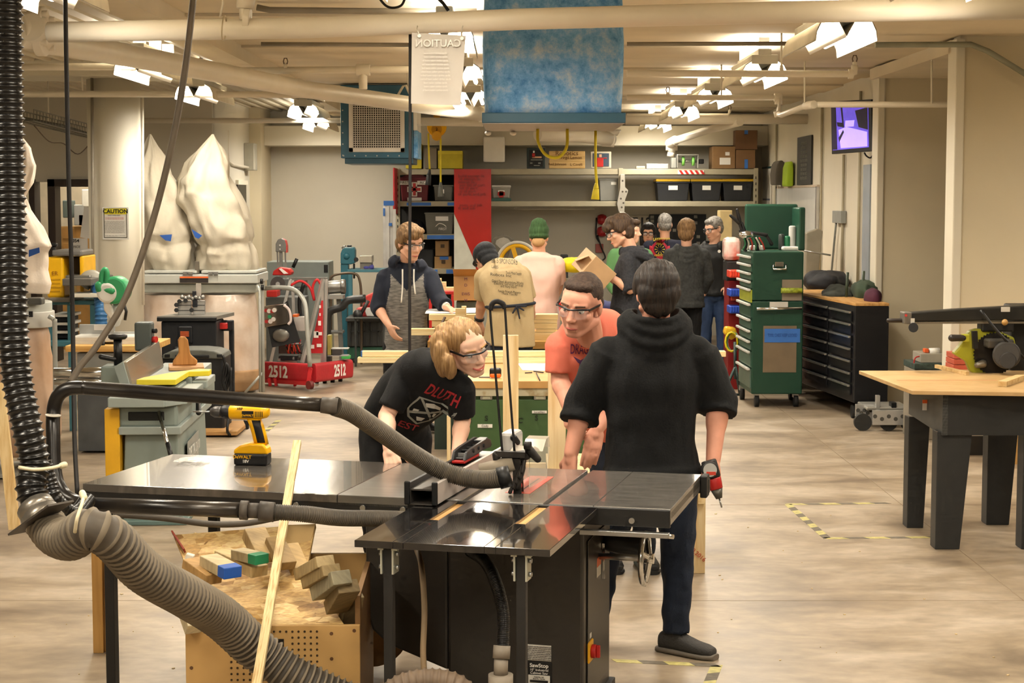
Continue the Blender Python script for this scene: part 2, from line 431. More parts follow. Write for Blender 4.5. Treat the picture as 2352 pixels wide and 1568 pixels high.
def lamp_lights(loc):
    for nm, z, w_, rx, sx in (('down', 0.028, LAMP_W, 0, 0.30), ('up', 0.236, LAMP_W*0.5, PI, 0.3)):
        ld = bpy.data.lights.new('lamp_' + nm, 'AREA'); ld.shape = 'RECTANGLE'; ld.size = sx; ld.size_y = 1.2
        ld.energy = w_; ld.color = LAMP_COL
        o = bpy.data.objects.new('lamp_light', ld); COL.objects.link(o)
        o.location = V(loc) + V((0, 0.62, z)); o.rotation_euler = (rx, 0, 0)
rowR = [(1.92, y) for y in (0.5, 3.7, 6.9, 10.1, 13.35, 16.6, 19.6, 23.0)]
rowC = [(-0.40, y) for y in (0.5, 3.7, 6.9, 10.4, 13.6, 16.9)]
rowL = [(-2.75, y) for y in (0.5, 3.9)] + [(-2.15, 7.4), (-2.74, 12.86), (-2.9, 16.0), (-2.31, 19.4), (-2.55, 22.8)]
rowX = [(-5.5, 22.2), (-6.2, 10.0), (-6.2, 15.0), (5.6, 7.6), (5.6, 11.0)]  # unseen fixtures; last pair added to brighten right walls, first to light the office
LBL = {(1.92, 10.1): 'nearest and largest glowing twin-lobed ceiling lamp of the right row',
       (1.92, 13.35): 'glowing ceiling lamp of the right row, directly behind the nearest one',
       (1.92, 16.6): 'glowing ceiling lamp of the right row, second behind the nearest one',
       (1.92, 19.6): 'ceiling lamp of the right row partly hidden just below a nearer lamp',
       (1.92, 23.0): 'smallest glowing ceiling lamp of the right row, hanging near the back wall',
       (-2.74, 12.86): 'glowing ceiling lamp beside the top of the round cream column',
       (-2.9, 16.0): 'glowing ceiling lamp above the white dust bags, right of the column',
       (-2.31, 19.4): 'glowing ceiling lamp left of the teal air cleaner with white grille',
       (-2.55, 22.8): 'small glowing ceiling lamp against the lower left edge of the teal air cleaner',
       (-2.15, 7.4): 'bright ceiling lamp at the top left behind the thick pipe flange',
       (-0.40, 10.4): 'ceiling lamp just left of the big blue filter, behind the hanging card',
       (-0.40, 13.6): 'second ceiling lamp from the front in the middle row beside the blue filter',
       (-0.40, 16.9): 'farthest ceiling lamp of the middle row, behind the hanging card'}
for (x0, y0) in rowR + rowC + rowL + rowX:
    lab = LBL.get((x0, y0), 'unseen ceiling lamp outside the picture')
    if first: o = LP; o.location = (x0, y0, 2.9); o['label'] = lab; o['group'] = 'fluorescent ceiling lamps'; first = False
    else: o = copy_thing(LP, (x0, y0, 2.9), 0, lab, 'fluorescent ceiling lamps')
    lamp_lights((x0, y0, 2.9))
# ================================================================ table saw and what stands on it
RZS = -0.2443
SO = V((0.579, 6.28, 0.0)); SU = Rz(RZS) @ X; SV = Rz(RZS) @ Y
def SL(u, v, z): return SO + SU*u + SV*v + Z*z
TH = 0.87
IRON = mat('#7d7973', 0.24, 0.5, coat=.5, var=0.25, scale=7, stretch=(1, 6, 1), bump=0.02, bscale=30, spec=0.6)
LAM = mat('#4e4a45', 0.2, coat=.7, metal=0.0, var=0.5, scale=5, stretch=(2, 6, 1), bump=0.015, bscale=25, spec=0.6, col2='#7a736a', lo=0.5, hi=0.8)
LAMOUT = mat('#1d1b1a', 0.12, 0.0, coat=.8, scale=6, spec=0.6, col2='#2f2b28', stretch=(8, 1.5, 1), lo=0.45, hi=0.8, bump=0.01, bscale=20)
SBLK = mat('#1f1e1d', 0.42, var=0.2, scale=3, bump=0.03)
CAB = mat('#322e2a', 0.33, var=0.22, scale=2.5, bump=0.02, bscale=20, col2='#35312b')
saw = thing('table_saw', 'black cabinet table saw with long side table and outfeed table, in the foreground', 'table saw', SO, RZS)
mb = MB()
for a, b in ((-1.0, -0.79), (-0.77, -0.478), (-0.458, -0.29), (-0.287, 0)): mb.b2((a, 0, TH - 0.04), (b, 0.83, TH))
mb.b2((-1.0, 0.005, TH - 0.06), (0, 0.825, TH - 0.012)); mb.build('saw_top', IRON, saw, 0.002)
MB().b2((-1.0, -0.018, TH - 0.068), (0, 0.0, TH - 0.002)).build('rear_rail', SBLK, saw, 0.003)
MB().b2((-0.33, -0.05, TH - 0.10), (0.0, -0.02, TH - 0.082)).build('angle_rail', STEEL, saw, 0.002)
MB().b2((-2.42, 0.83, TH - 0.08), (0.03, 0.87, TH - 0.02)).build('front_rail', SBLK, saw, 0.003)
MB().b2((0.0, 0.78, TH - 0.09), (0.028, 0.86, TH + 0.0)).build('rail_end_cap', BLACK, saw, 0.004)
MB().b2((-1.285, 0, TH - 0.04), (-1.003, 0.83, TH)).build('side_wing', mat('#6a6761', 0.28, 0.3, var=0.15, stretch=(1, 5, 1), bump=0.02), saw, 0.002)
MB().b2((-2.355, 0.0, TH - 0.035), (-1.288, 0.83, TH)).build('extension_table', LAM, saw, 0.002)
mb = MB()
for (a, b, c, d) in ((-2.345, 0.0, -1.003, 0.02), (-2.345, 0.0, -2.325, 0.82), (-2.345, 0.8, -1.003, 0.82)): mb.b2((a, b, TH - 0.075), (c, d, TH - 0.03))
mb.build('extension_frame', SBLK, saw)
for u in (-1.45, -1.18, -1.02, -0.14):
    MB().cyl((u, -0.004 if u < -1.0 else -0.02, TH - 0.045), (u, -0.014 if u < -1.0 else -0.026, TH - 0.045), 0.011, n=14).build('rail_bolt', STEEL, saw)
for (u, v) in ((-2.27, 0.06), (-1.98, 0.42)):
    lg = MB().b2((u - 0.02, v - 0.02, 0.03), (u + 0.02, v + 0.02, TH - 0.07)).build('table_leg', SBLK, saw, 0.003)
    MB().lathe((u, v, 0), [(0.024, 0), (0.026, 0.012), (0.02, 0.018), (0.008, 0.02), (0.008, 0.04)], n=14).build('leveling_foot', STEEL, lg)
# outfeed table with two grooves lined with bare wood
mb = MB()
for a, b in ((-0.934, -0.80), (-0.765, -0.487), (-0.449, -0.267)): mb.b2((a, -0.815, TH - 0.026), (b, -0.02, TH - 0.002))
for a, b in ((-0.80, -0.765), (-0.487, -0.449)): mb.b2((a, -0.815, TH - 0.026), (b, -0.40, TH - 0.002))
mb.build('outfeed_table', LAMOUT, saw, 0.002)
for a, b in ((-0.80, -0.765), (-0.487, -0.449)): MB().b2((a, -0.40, TH - 0.024), (b, -0.02, TH - 0.012)).build('groove_floor', wood(1, '#d0a468', '#a9783c'), saw)
ZINC = mat('#c3c5b8', 0.35, 0.7, var=0.1)
for u in (-0.826, -0.37):
    lg = MB().b2((u - 0.016, -0.79, 0.0), (u + 0.016, -0.758, TH - 0.03)).build('outfeed_leg', mat('#1f1d1b', 0.5, var=0.2), saw, 0.002)
    for s in (-1, 1):
        MB().b2((u + s*0.02 - 0.003, -0.80, TH - 0.115), (u + s*0.02 + 0.003, -0.74, TH - 0.028)).b2((u + s*0.024 - 0.008, -0.80, TH - 0.034), (u + s*0.024 + 0.012, -0.73, TH - 0.028)).build('leg_bracket', ZINC, lg)
        for dz in (-0.05, -0.095):
            MB().cyl((u + s*0.024, -0.775, TH + dz), (u + s*0.034, -0.775, TH + dz), 0.008, n=8).build('bracket_bolt', STEEL, lg)
# cabinet
MB().b2((-0.857, 0.03, 0.06), (-0.33, 0.56, 0.81)).build('cabinet', CAB, saw, 0.012)
MB().b2((-0.875, 0.01, 0.0), (-0.31, 0.58, 0.07)).build('cabinet_base', SBLK, saw, 0.004)
MB().b2((-0.328, 0.09, 0.12), (-0.324, 0.50, 0.72)).build('access_door', CAB, saw, 0.002)
prof = [(-0.859, 0.80), (-1.19, 0.80), (-1.19, 0.50), (-1.185, 0.40), (-1.165, 0.34), (-1.10, 0.285), (-0.859, 0.20)]
MB().prism([(u, 0.045, z) for u, z in prof], (0, 0.36, 0)).build('motor_cover', CAB, saw, 0.012)
def rimwheel(mb, c, ax, R, rr, spokes=3, hub=0.02):
    x, y = frame(ax); n = 36
    mb.tube([c + x*(R*math.cos(2*PI*i/n)) + y*(R*math.sin(2*PI*i/n)) for i in range(n)], rr, 10, closed=True)
    for i in range(spokes):
        a = 2*PI*i/spokes + 0.4; mb.caps(c + ax*0.02, rr*1.1, c + x*(R*math.cos(a)) + y*(R*math.sin(a)), rr*0.8)
    mb.cyl(c + ax*0.0, c + ax*0.035, hub, n=16); return mb
hw = rimwheel(MB(), V((-0.145, 0.30, 0.62)), X, 0.098, 0.011).build('handwheel', CHROME, saw)
MB().cyl((-0.33, 0.30, 0.62), (-0.12, 0.30, 0.62), 0.013).build('wheel_shaft', STEEL, hw)
MB().cyl((-0.135, 0.30, 0.718), (-0.03, 0.27, 0.715), 0.009).build('crank_handle', CHROME, hw)
MB().caps((-0.30, 0.42, 0.66), 0.045, (-0.2, 0.44, 0.64), 0.05).build('tilt_housing', BLACK, saw)
# stickers and isolator switch
WL = mat('#d9d5cb', 0.6, var=0.05); LABK = mat('#151413', 0.4); TXT = mat('#3a3936', 0.7, var=0); WT = mat('#efece4', 0.6, var=0)
MB().b2((-0.548, 0.026, 0.268), (-0.452, 0.030, 0.328)).build('warning_sticker', WL, saw, 0.001)
for i in range(8): text('WARNING read the manual before using the saw keep'[i % 5:36 + i % 5], 0.0062, (-0.5, 0.0245, 0.321 - i*0.0068), X, Z, TXT, saw, 'sticker_text', False)
MB().b2((-0.546, 0.026, 0.145), (-0.450, 0.030, 0.262)).build('name_plate', LABK, saw, 0.001)
text('SawStop', 0.021, (-0.498, 0.0245, 0.249), X, Z, WT, saw, 'plate_text', False, bold=0.0004)
text('10" Industrial', 0.0135, (-0.498, 0.0245, 0.2325), X, Z, WT, saw, 'plate_text', False)
text('Cabinet Saw', 0.0135, (-0.498, 0.0245, 0.2205), X, Z, WT, saw, 'plate_text', False)
MB().b2((-0.540, 0.0235, 0.165), (-0.456, 0.026, 0.213)).build('rating_label', WL, saw, 0.001)
MB().b2((-0.533, 0.0220, 0.185), (-0.463, 0.0236, 0.194)).build('serial_strip', LABK, saw)
for z, s in ((0.206, 'Model No.  ICS'), (0.199, 'Serial No. 123.9.06'), (0.179, '208-240 V 1 Ph'), (0.172, '7.5 hp  60 Hz')):
    text(s, 0.006, (-0.498, 0.0225, z), X, Z, TXT, saw, 'rating_text', False)
text('C', 0.013, (-0.498, 0.0245, 0.153), X, Z, WT, saw, 'plate_text', False)
MB().b2((-0.329, 0.09, 0.25), (-0.318, 0.17, 0.33)).build('switch_plate', mat('#e6a817', 0.4), saw, 0.004)
kb = MB().cyl((-0.318, 0.13, 0.29), (-0.300, 0.13, 0.29), 0.026).build('switch_knob', RED, saw, 0.003)
MB().b2((-0.30, 0.124, 0.266), (-0.285, 0.136, 0.314)).build('knob_grip', RED, kb, 0.003)
MB().b2((-0.3235, 0.12, 0.34), (-0.3225, 0.15, 0.358)).build('switch_label', WL, saw)
MB().b2((-0.3235, 0.25, 0.545), (-0.3225, 0.33, 0.62)).build('safety_sticker', [WL], saw)
MB().b2((-0.3225, 0.25, 0.585), (-0.3218, 0.33, 0.62)).build('sticker_header', ORANGE, saw)
MB().b2((-0.322, 0.35, 0.52), (-0.312, 0.36, 0.66)).build('door_handle', CHROME, saw)
# insert, slots, blade guard
INS = mat('#b84636', 0.35, var=0.1)
MB().b2((-0.675, 0.20, TH - 0.002), (-0.575, 0.62, TH + 0.0012)).build('throat_plate', INS, saw, 0.006)
MB().b2((-0.626, 0.20, TH), (-0.619, 0.56, TH + 0.0016)).build('throat_slot', BLACK, saw)
gd = MB()
gd.bar((-0.622, 0.19, TH), (-0.622, 0.17, TH + 0.14), 0.012, 0.03, X).bar((-0.622, 0.24, TH), (-0.622, 0.22, TH + 0.16), 0.01, 0.022, X)
gd.caps((-0.622, 0.18, TH + 0.03), 0.014, (-0.612, 0.2, TH + 0.10), 0.02).caps((-0.64, 0.19, TH + 0.14), 0.022, (-0.59, 0.2, TH + 0.15), 0.02)
gd.bar((-0.70, 0.17, TH + 0.155), (-0.585, 0.17, TH + 0.155), 0.03, 0.022).caps((-0.70, 0.17, TH + 0.15), 0.017, (-0.70, 0.17, TH + 0.12), 0.012)
gd.caps((-0.575, 0.19, TH + 0.17), 0.018, (-0.545, 0.2, TH + 0.135), 0.014).cyl((-0.59, 0.17, TH + 0.19), (-0.565, 0.17, TH + 0.19), 0.016)
for k in range(5): gd.caps((-0.62 + 0.012*(k - 2), 0.16, TH + 0.01 + 0.02*k), 0.008, (-0.61 + 0.01*(k - 2), 0.17, TH + 0.05 + 0.02*k), 0.007)
gd.build('guard_bracket', mat('#2c2824', 0.5, 0.3, var=0.4, scale=30), saw)
MB().cyl((-0.76, 0.155, TH + 0.085), (-0.635, 0.18, TH + 0.12), 0.031, 0.03, cap=True).build('hose_port', mat('#8d8271', 0.6, var=0.15), saw)
MB().caps((-0.622, 0.2, TH + 0.03), 0.016, (-0.622, 0.2, TH + 0.032), 0.016).build('red_button', RED, saw)
CLEAR = mat('#f3ead8', 0.12, var=0, trans=0.0, alpha=0.38, spec=0.8)
prof = [(0.22, 0.02), (0.22, 0.15), (0.30, 0.17), (0.36, 0.155), (0.40, 0.135), (0.44, 0.13), (0.50, 0.17), (0.56, 0.175), (0.57, 0.13), (0.53, 0.06), (0.52, 0.012)]
for u in (-0.665, -0.585):
    MB().prism([(u, v, TH + z) for v, z in prof], (0.004, 0, 0)).build('guard_side', CLEAR, saw)
mb = MB()
for (v0, z0), (v1, z1) in zip(prof[1:8], prof[2:9]): mb.quad((-0.665, v0, TH+z0), (-0.581, v0, TH+z0), (-0.581, v1, TH+z1), (-0.665, v1, TH+z1))
mb.build('guard_top', CLEAR, saw)
bx = MB().b2((-0.72, 0.30, TH + 0.09), (-0.655, 0.42, TH + 0.22)).build('brake_box', mat('#c9c6c2', 0.35, 0.2), saw, 0.014)
MB().b2((-0.705, 0.297, TH + 0.10), (-0.668, 0.3, TH + 0.15)).build('box_grille', mat('#77736a', 0.6), bx)
MB().caps((-0.665, 0.30, TH + 0.20), 0.014, (-0.655, 0.32, TH + 0.18), 0.012).build('box_knob', BLACK, bx)
# wire hoop that carries the guard hose
WIRE = mat('#1c1a18', 0.5, 0.4)
a, b = P(1155, 1052, 6.62), P(1182, 1042, 6.62)
pts = [a, P(1140, 880, 6.66), P(1126, 716, 6.7), P(1131, 697, 6.7), P(1141, 692, 6.7), P(1154, 697, 6.7), P(1160, 712, 6.7), P(1170, 880, 6.66), b]
mb = MB(); inv = MW[saw.name].inverted()
mb.tube([inv @ p for p in catmull(pts, 6)], 0.0048, 8).build('guard_hoop', WIRE, saw)
MB().tube([inv @ p for p in catmull([P(1126, 712, 6.7), P(1131, 697, 6.7), P(1141, 692, 6.7), P(1154, 697, 6.7), P(1160, 708, 6.7)], 5)], 0.010, 8).build('hoop_padding', mat('#201d1c', 0.75, bump=0.4, bscale=60), saw)
# rip fence (slides along the rail; lifts off)
fen = thing('rip_fence', 'long aluminium rip fence with white face and black end caps lying across the table saw', 'saw fence', SL(-0.905, -0.15, TH), RZS)
FW = mat('#cfc5bd', 0.25, 0.2, var=0.04)
MB().b2((0.045, 0, 0.004), (0.06, 1.0, 0.082)).build('fence_face', FW, fen, 0.002)
MB().b2((-0.06, 0, 0.004), (-0.045, 1.0, 0.082)).build('fence_face', SBLK, fen, 0.002)
mb = MB().b2((-0.045, 0.005, 0.055), (0.045, 1.0, 0.061)).b2((-0.045, 0.005, 0.001), (0.045, 1.0, 0.006)).b2((-0.045, 0.005, 0.006), (-0.041, 1.0, 0.055)).b2((0.041, 0.005, 0.006), (0.045, 1.0, 0.055))
mb.build('fence_tube', mat('#55504a', 0.35, 0.5, var=0.15), fen)
for s in (-0.053, 0.053): MB().b2((s - 0.011, -0.008, 0.002), (s + 0.011, 0.006, 0.09)).build('end_cap', BLACK, fen, 0.005, seg=3)
MB().b2((-0.075, 0.96, -0.005), (0.075, 1.05, 0.05)).build('fence_head', SBLK, fen, 0.01)
# push shoe on the fence
ps = thing('push_stick', 'black plastic push handle with three holes lying on the far end of the rip fence', 'push stick', SL(-0.955, 0.42, TH + 0.083), RZS)
mb = MB(); prof = [(0, 0), (0.03, 0.035), (0.1, 0.042), (0.34, 0.05), (0.40, 0.038), (0.42, 0.008), (0.40, 0.0), (0.3, 0.004), (0.12, 0.0)]
mb.prism([(0.0, v, z) for v, z in prof], (0.012, 0, 0)).prism([(0.05, v, z*0.9) for v, z in prof], (0.012, 0, 0)).b2((0.012, 0.02, 0.0), (0.05, 0.38, 0.008)).b2((0.012, 0.3, 0.03), (0.05, 0.4, 0.042))
mb.build('handle_body', mat('#2a2a2b', 0.4, var=0.1), ps, 0.003)
for v in (0.12, 0.2, 0.28): MB().cyl((0.0125, v, 0.02), (0.066, v, 0.024), 0.008, n=10).build('handle_hole', mat('#0c0c0c', 0.8), ps)
for v in (0.06, 0.34): MB().b2((0.014, v, 0.008), (0.048, v + 0.006, 0.022)).build('handle_rib', mat('#8a8886', 0.4), ps)
MB().b2((0.0, 0.0, -0.012), (0.06, 0.22, -0.001)).build('red_base', RED, ps, 0.003)
# ---------------------------------------------------------------- cordless drill on the side table
def drill_local():
    pass
dc = G(580, 1066, TH)
dr = thing('cordless_drill', 'yellow and black cordless drill standing on its battery on the black side table', 'drill', dc, -0.12)
k = dc.y / F
def D(px, py): return ((px - 580) * k, (1066 - py) * k)
DY = mat('#f0b206', 0.35, var=0.04); DK = mat('#151414', 0.5, var=0.1)
x0, z1 = D(541, 1038); x1, _ = D(620, 1066)
bt = MB().b2((x0, -0.042, 0.0), (x1, 0.042, z1)).build('battery', DK, dr, 0.010, seg=3)
text('DeWALT', 0.02, (D(562, 0)[0], -0.0428, D(0, 1046)[1]), X, Z, DY, bt, 'battery_text', False, bold=0.0003)
text('18V', 0.018, (D(570, 0)[0], -0.0428, D(0, 1056)[1]), X, Z, WT, bt, 'battery_text', False, bold=0.0003)
mb = MB(); mb.prism([(D(a, 0)[0], -0.036, D(0, b)[1]) for a, b in ((540, 1040), (541, 1030), (556, 1020), (577, 1015), (610, 1016), (619, 1026), (622, 1040))], (0, 0.072, 0))
mb.build('battery_mount', DY, dr, 0.008, seg=3)
gp = MB(); pts = [(567, 958), (574, 975), (579, 993), (585, 1018)]
gp.loft([gp.ring(V((D(a, 0)[0], 0, D(0, b)[1])), X, Y, r, 0.018, 14, 3) for (a, b), r in zip(pts, (0.021, 0.020, 0.020, 0.026))] and
        [gp.ring(V((D(a + 17, 0)[0], 0, D(0, b)[1])), X, Y, 0.031, 0.0175, 16, 3.0) for a, b in pts])
gp.build('grip', DY, dr)
mb = MB(); mb.loft([mb.ring(V((D(a, 0)[0], 0, D(0, b)[1])), X, Y, 0.0215, 0.0195, 16, 3.5) for a, b in ((590, 962), (595, 980), (600, 1000), (603, 1014))])
mb.build('grip_rubber', DK, dr)
mb = MB(); mb.prism([(D(a, 0)[0], -0.008, D(0, b)[1]) for a, b in ((560, 963), (572, 965), (572, 984), (566, 985), (565, 974))], (0, 0.016, 0)); mb.build('trigger', DK, dr, 0.002)
mb = MB(); cz = D(0, 945)[1]
mb.loft([mb.ring(V((D(a, 0)[0], 0, cz + dz*k)), Y, Z, 0.03*q, r*k, 20, 2.6) for a, r, dz, q in ((528, 14, 0, 0.9), (530, 16, 0, 1), (560, 17, 0, 1), (600, 15.5, 0, 1), (616, 13, 1, 0.85), (621, 8, 2, 0.5))])
hb = mb.build('motor_housing', DY, dr)
text('XRP', 0.014, (D(556, 0)[0], -0.0305, D(0, 935)[1]), X, Z, DK, hb, 'housing_text', False, bold=0.0004)
MB().b2((D(561, 0)[0], -0.0325, D(0, 955)[1]), (D(588, 0)[0], -0.029, D(0, 940)[1])).build('name_badge', DK, hb)
text('DeWALT', 0.0125, (D(574.5, 0)[0], -0.033, D(0, 950)[1]), X, Z, DY, hb, 'badge_text', False, bold=0.0003)
for i in range(5): MB().b2((D(592 + i*4, 0)[0], -0.0305, D(0, 954)[1]), (D(593.5 + i*4, 0)[0], -0.0295, D(0, 941)[1])).build('vent_slot', DK, hb)
MB().lathe((D(530, 0)[0], 0, cz), [(0.026, 0), (0.029, 0.006), (0.029, 0.030), (0.026, 0.036), (0.024, 0.04)], -X, 20).build('clutch_collar', DK, dr)
ch = MB().lathe((D(508, 0)[0], 0, cz), [(0.023, 0), (0.025, 0.01), (0.024, 0.03), (0.014, 0.048), (0.006, 0.05)], -X, 20).build('chuck', mat('#4b4845', 0.4, 0.4), dr)
MB().cyl((D(484, 0)[0], 0, cz), (D(440, 0)[0], 0, cz), 0.0035, n=8).build('drill_bit', STEEL, ch)
# clear bag of bits beside the drill
mb = MB(); c = G(438, 1060, TH + 0.002)
for i in range(6):
    for j in range(4): pass
n_, m_ = 9, 6; vs = []
for j in range(m_):
    for i in range(n_):
        vs.append(c + V(((i/(n_-1) - .5)*0.13 + 0.02*j/m_, (j/(m_-1) - .5)*0.12, 0.010 + 0.009*mnoise.noise(V((i*1.3, j*1.7, 2))) )))
mb.add(vs, [(j*n_+i, j*n_+i+1, (j+1)*n_+i+1, (j+1)*n_+i) for j in range(m_-1) for i in range(n_-1)])
o = solo(mb, 'plastic_bag', mat('#f1efe9', 0.12, var=0, alpha=0.4, spec=0.9), 'small crumpled clear plastic bag left of the yellow drill on the side table', 'bag')
# thin plywood strip leaning on the near edge of the side table
a, b = P(683, 1015, 6.78), P(590, 1568, 5.5)
d = (b - a).normalized(); b = a + d * ((0.0 - a.z) / d.z)
mb = MB(); mb.k = 0; mb.bar(a, b, 0.030, 0.019, Y)
PLYE = mat('#dfc896', 0.6, 0, 0, 3, col2='#b58e55', stretch=(60, 4, 1.0), lo=0.45, hi=0.7)
solo(mb, 'plywood_strip', PLYE, 'long thin plywood strip leaning against the front edge of the black side table', 'board')
# wooden prop boards behind the near table leg
pb = thing('wooden_prop', 'pale wooden post of two boards standing behind the near leg of the side table', 'post', G(240, 1497, 0))
mb = MB(); mb.b2((-0.045, -0.02, 0), (0.0, 0.02, 0.74)); mb.build('front_board', wood(2, '#c69a5a', '#a97d3f'), pb, 0.002)
MB().b2((0.001, 0.0, 0), (0.045, 0.02, 0.74)).build('rear_board', wood(2, '#a8804a', '#8c6736'), pb, 0.002)
# ---------------------------------------------------------------- hoses and dust pipes
HOSE = mat('#141312', 0.28, var=0.25, scale=3, spec=0.6)
HOSED = mat('#3f3931', 0.6, 0, 0, 2.2, col2='#574e42', lo=0.4, hi=0.65, detail=6)
HOSEM = mat('#3a362f', 0.5, 0, 0, 3, col2='#5a5145')
dh = thing('dust_hose', 'large ribbed black dust hose hanging at the left edge and snaking along the lower left', 'hose', P(110, 1180, 5.3))
mb = MB(); mb.rib([P(16, -60, 5.45), P(18, 200, 5.45), P(24, 480, 5.45), P(28, 700, 5.4), P(38, 860, 5.38), P(62, 980, 5.35), P(78, 1060, 5.35), P(72, 1120, 5.32), P(86, 1172, 5.3)], 0.051, 0.0245, 0.17, 20)
mb.build('upper_hose', HOSE, dh, world=True)
mb = MB(); mb.rib([P(100, 1196, 5.27), P(128, 1230, 5.2), P(165, 1238, 5.1), P(205, 1214, 5.02), P(258, 1238, 5.05), P(330, 1312, 5.22), P(430, 1370, 5.45), P(510, 1420, 5.7), P(590, 1492, 5.82), P(680, 1556, 5.84), P(800, 1612, 5.86), P(960, 1660, 5.8)], lambda t: .062 + .012*min(1, t*1.6), 0.0245, 0.15, 20)
mb.build('lower_hose', [HOSED, mat('#756a59', .75, var=.15, scale=6)], dh, world=True)
mb = MB(); mb.cyl(P(80, 1163, 5.3), P(92, 1182, 5.28), 0.058).cyl(P(92, 1182, 5.28), P(104, 1202, 5.26), 0.062, 0.06); mb.build('hose_clamp', mat('#8b857b', 0.35, 0.8, var=0.2), dh, world=True)
MB().bar(P(48, 1222, 5.25), P(140, 1155, 5.15), 0.10, 0.006, Z).build('blast_gate', mat('#4a443d', 0.5, 0.3, var=0.3), dh, world=True)
mb = MB(); mb.rib([P(100, 1060, 5.5), P(113, 1110, 5.5), P(128, 1150, 5.5), P(170, 1180, 5.6), P(200, 1150, 5.8)], 0.028, 0.015, 0.12, 14); mb.build('branch_hose', HOSE, dh, world=True)
TIE = mat('#d9cfae', 0.45, var=0.05)
c = P(185, 1190, 5.02)
MB().tube([P(193, 1138, 5.05), P(187, 1160, 4.97), P(177, 1190, 4.93), P(172, 1222, 4.95)], 0.0055, 6, sub=4).caps(P(189, 1132, 5.05), 0.010, P(193, 1142, 5.03), 0.010).build('zip_tie', TIE, dh, world=True)
MB().tube([P(44, 1073, 5.28), P(80, 1078, 5.26), P(120, 1074, 5.27), P(142, 1068, 5.3)], 0.006, 6, sub=4).caps(P(142, 1069, 5.3), 0.01, P(148, 1067, 5.3), 0.01).build('zip_tie', TIE, dh, world=True)
# overarm pipe
dp = thing('dust_pipe', 'black bent dust pipe arching over the side table to the saw guard', 'pipe', P(128, 1140, 6.1))
PB = mat('#1d1a18', 0.28, 0.2, col2='#4c443a', scale=2.5, lo=0.5, hi=0.85, spec=0.6)
mb = MB(); mb.tube(catmull([P(205, 1157, 6.05), P(170, 1150, 6.08), P(143, 1130, 6.1), P(126, 1085, 6.12), P(122, 1000, 6.15), P(123, 945, 6.18), P(133, 910, 6.18), P(155, 893, 6.18), P(190, 890, 6.18), P(260, 895, 6.18), P(740, 930, 6.2)], 8), 0.0255, 18)
mb.build('upper_pipe', PB, dp, world=True)
MB().tube([P(205, 1159, 6.05), P(400, 1166, 6.03), P(565, 1172, 6.0)], 0.027, 18).build('lower_pipe', PB, dp, world=True)
CPL = mat('#4f4840', 0.55, var=0.25, scale=10)
MB().cyl(P(196, 1158, 6.05), P(212, 1159.5, 6.05), 0.034).build('pipe_coupling', CPL, dp, world=True)
MB().cyl(P(738, 929.5, 6.2), P(776, 934, 6.2), 0.029, 0.032).build('pipe_coupling', CPL, dp, world=True)
mb = MB(); mb.cyl(P(552, 1171, 6.0), P(570, 1172, 6.0), 0.034).cyl(P(570, 1172, 6.0), P(598, 1173, 6.0), 0.027).cyl(P(596, 1173, 6.0), P(630, 1176, 6.0), 0.035); mb.build('pipe_coupling', CPL, dp, world=True)
mb = MB(); mb.rib([P(770, 933, 6.2), P(810, 948, 6.25), P(880, 995, 6.35), P(950, 1043, 6.45), P(1020, 1082, 6.5), P(1090, 1100, 6.48), P(1150, 1098, 6.42), P(1172, 1092, 6.42)], 0.036, 0.0075, 0.10, 16)
mb.build('guard_hose', [HOSEM, mat('#6b6152', .6)], dp, world=True)
MB().cyl(P(1145, 1099, 6.42), P(1172, 1092, 6.42), 0.042, 0.040).build('hose_cuff', BLACK, dp, world=True)
mb = MB(); mb.rib([P(622, 1175, 6.0), P(700, 1180, 6.02), P(780, 1189, 6.1), P(870, 1190, 6.2), P(940, 1192, 6.3)], 0.030, 0.0075, 0.10, 16)
mb.build('cabinet_hose', HOSEM, dp, world=True)
for a, b in (((108, 955), (136, 954)), ((121, 1124), (146, 1112))):
    MB().cyl(P(a[0] + 14, a[1], 6.14), P(a[0] + 14.2, a[1] - 3, 6.14), 0.0275).build('tape_band', mat('#d8d2c4', 0.5), dp, world=True)
# cable slung under the lower pipe
solo(MB().tube([P(260, 1180, 6.25), P(380, 1190, 6.3), P(480, 1203, 6.35), P(560, 1202, 6.4), P(640, 1188, 6.45)], 0.012, 8, sub=6), 'power_cable', mat('#4a433a', 0.6), 'dark cable sagging below the lower dust pipe under the side table', 'cable')
# hose and cord under the outfeed table
uh = thing('vacuum_hose', 'dark ribbed hose curving down under the outfeed table to a grey coupling', 'hose', P(1155, 1560, 5.75))
mb = MB(); mb.rib([P(1080, 1265, 6.1), P(1115, 1290, 6.0), P(1140, 1340, 5.9), P(1156, 1410, 5.82), P(1155, 1490, 5.78)], 0.022, 0.006, 0.12, 14); mb.build('hose', HOSE, uh, world=True)
mb = MB(); mb.cyl(P(1153, 1482, 5.78), P(1151, 1512, 5.77), 0.029).cyl(P(1151, 1510, 5.77), P(1150, 1552, 5.76), 0.024).cyl(P(1150, 1548, 5.76), P(1150, 1590, 5.76), 0.042); mb.build('hose_coupling', mat('#8a7f70', 0.6, var=0.15), uh, world=True)
solo(MB().tube([P(955, 1255, 6.2), P(968, 1300, 6.0), P(975, 1400, 5.9), P(972, 1500, 5.85), P(978, 1590, 5.85)], 0.0105, 10, sub=6), 'hanging_cable', mat('#8b765a', 0.6, var=0.15), 'tan power cord hanging beside the left outfeed leg in front of the motor cover', 'cord')
mb = MB(); mb.rib([P(880, 1600, 5.5), P(930, 1572, 5.5), P(990, 1562, 5.5), P(1050, 1575, 5.5), P(1090, 1620, 5.5)], 0.042, 0.02, 0.14, 16)
solo(mb, 'floor_hose', mat('#6d5c4b', 0.6, var=0.2), 'brown ribbed hose end at the bottom edge below the outfeed table', 'hose')
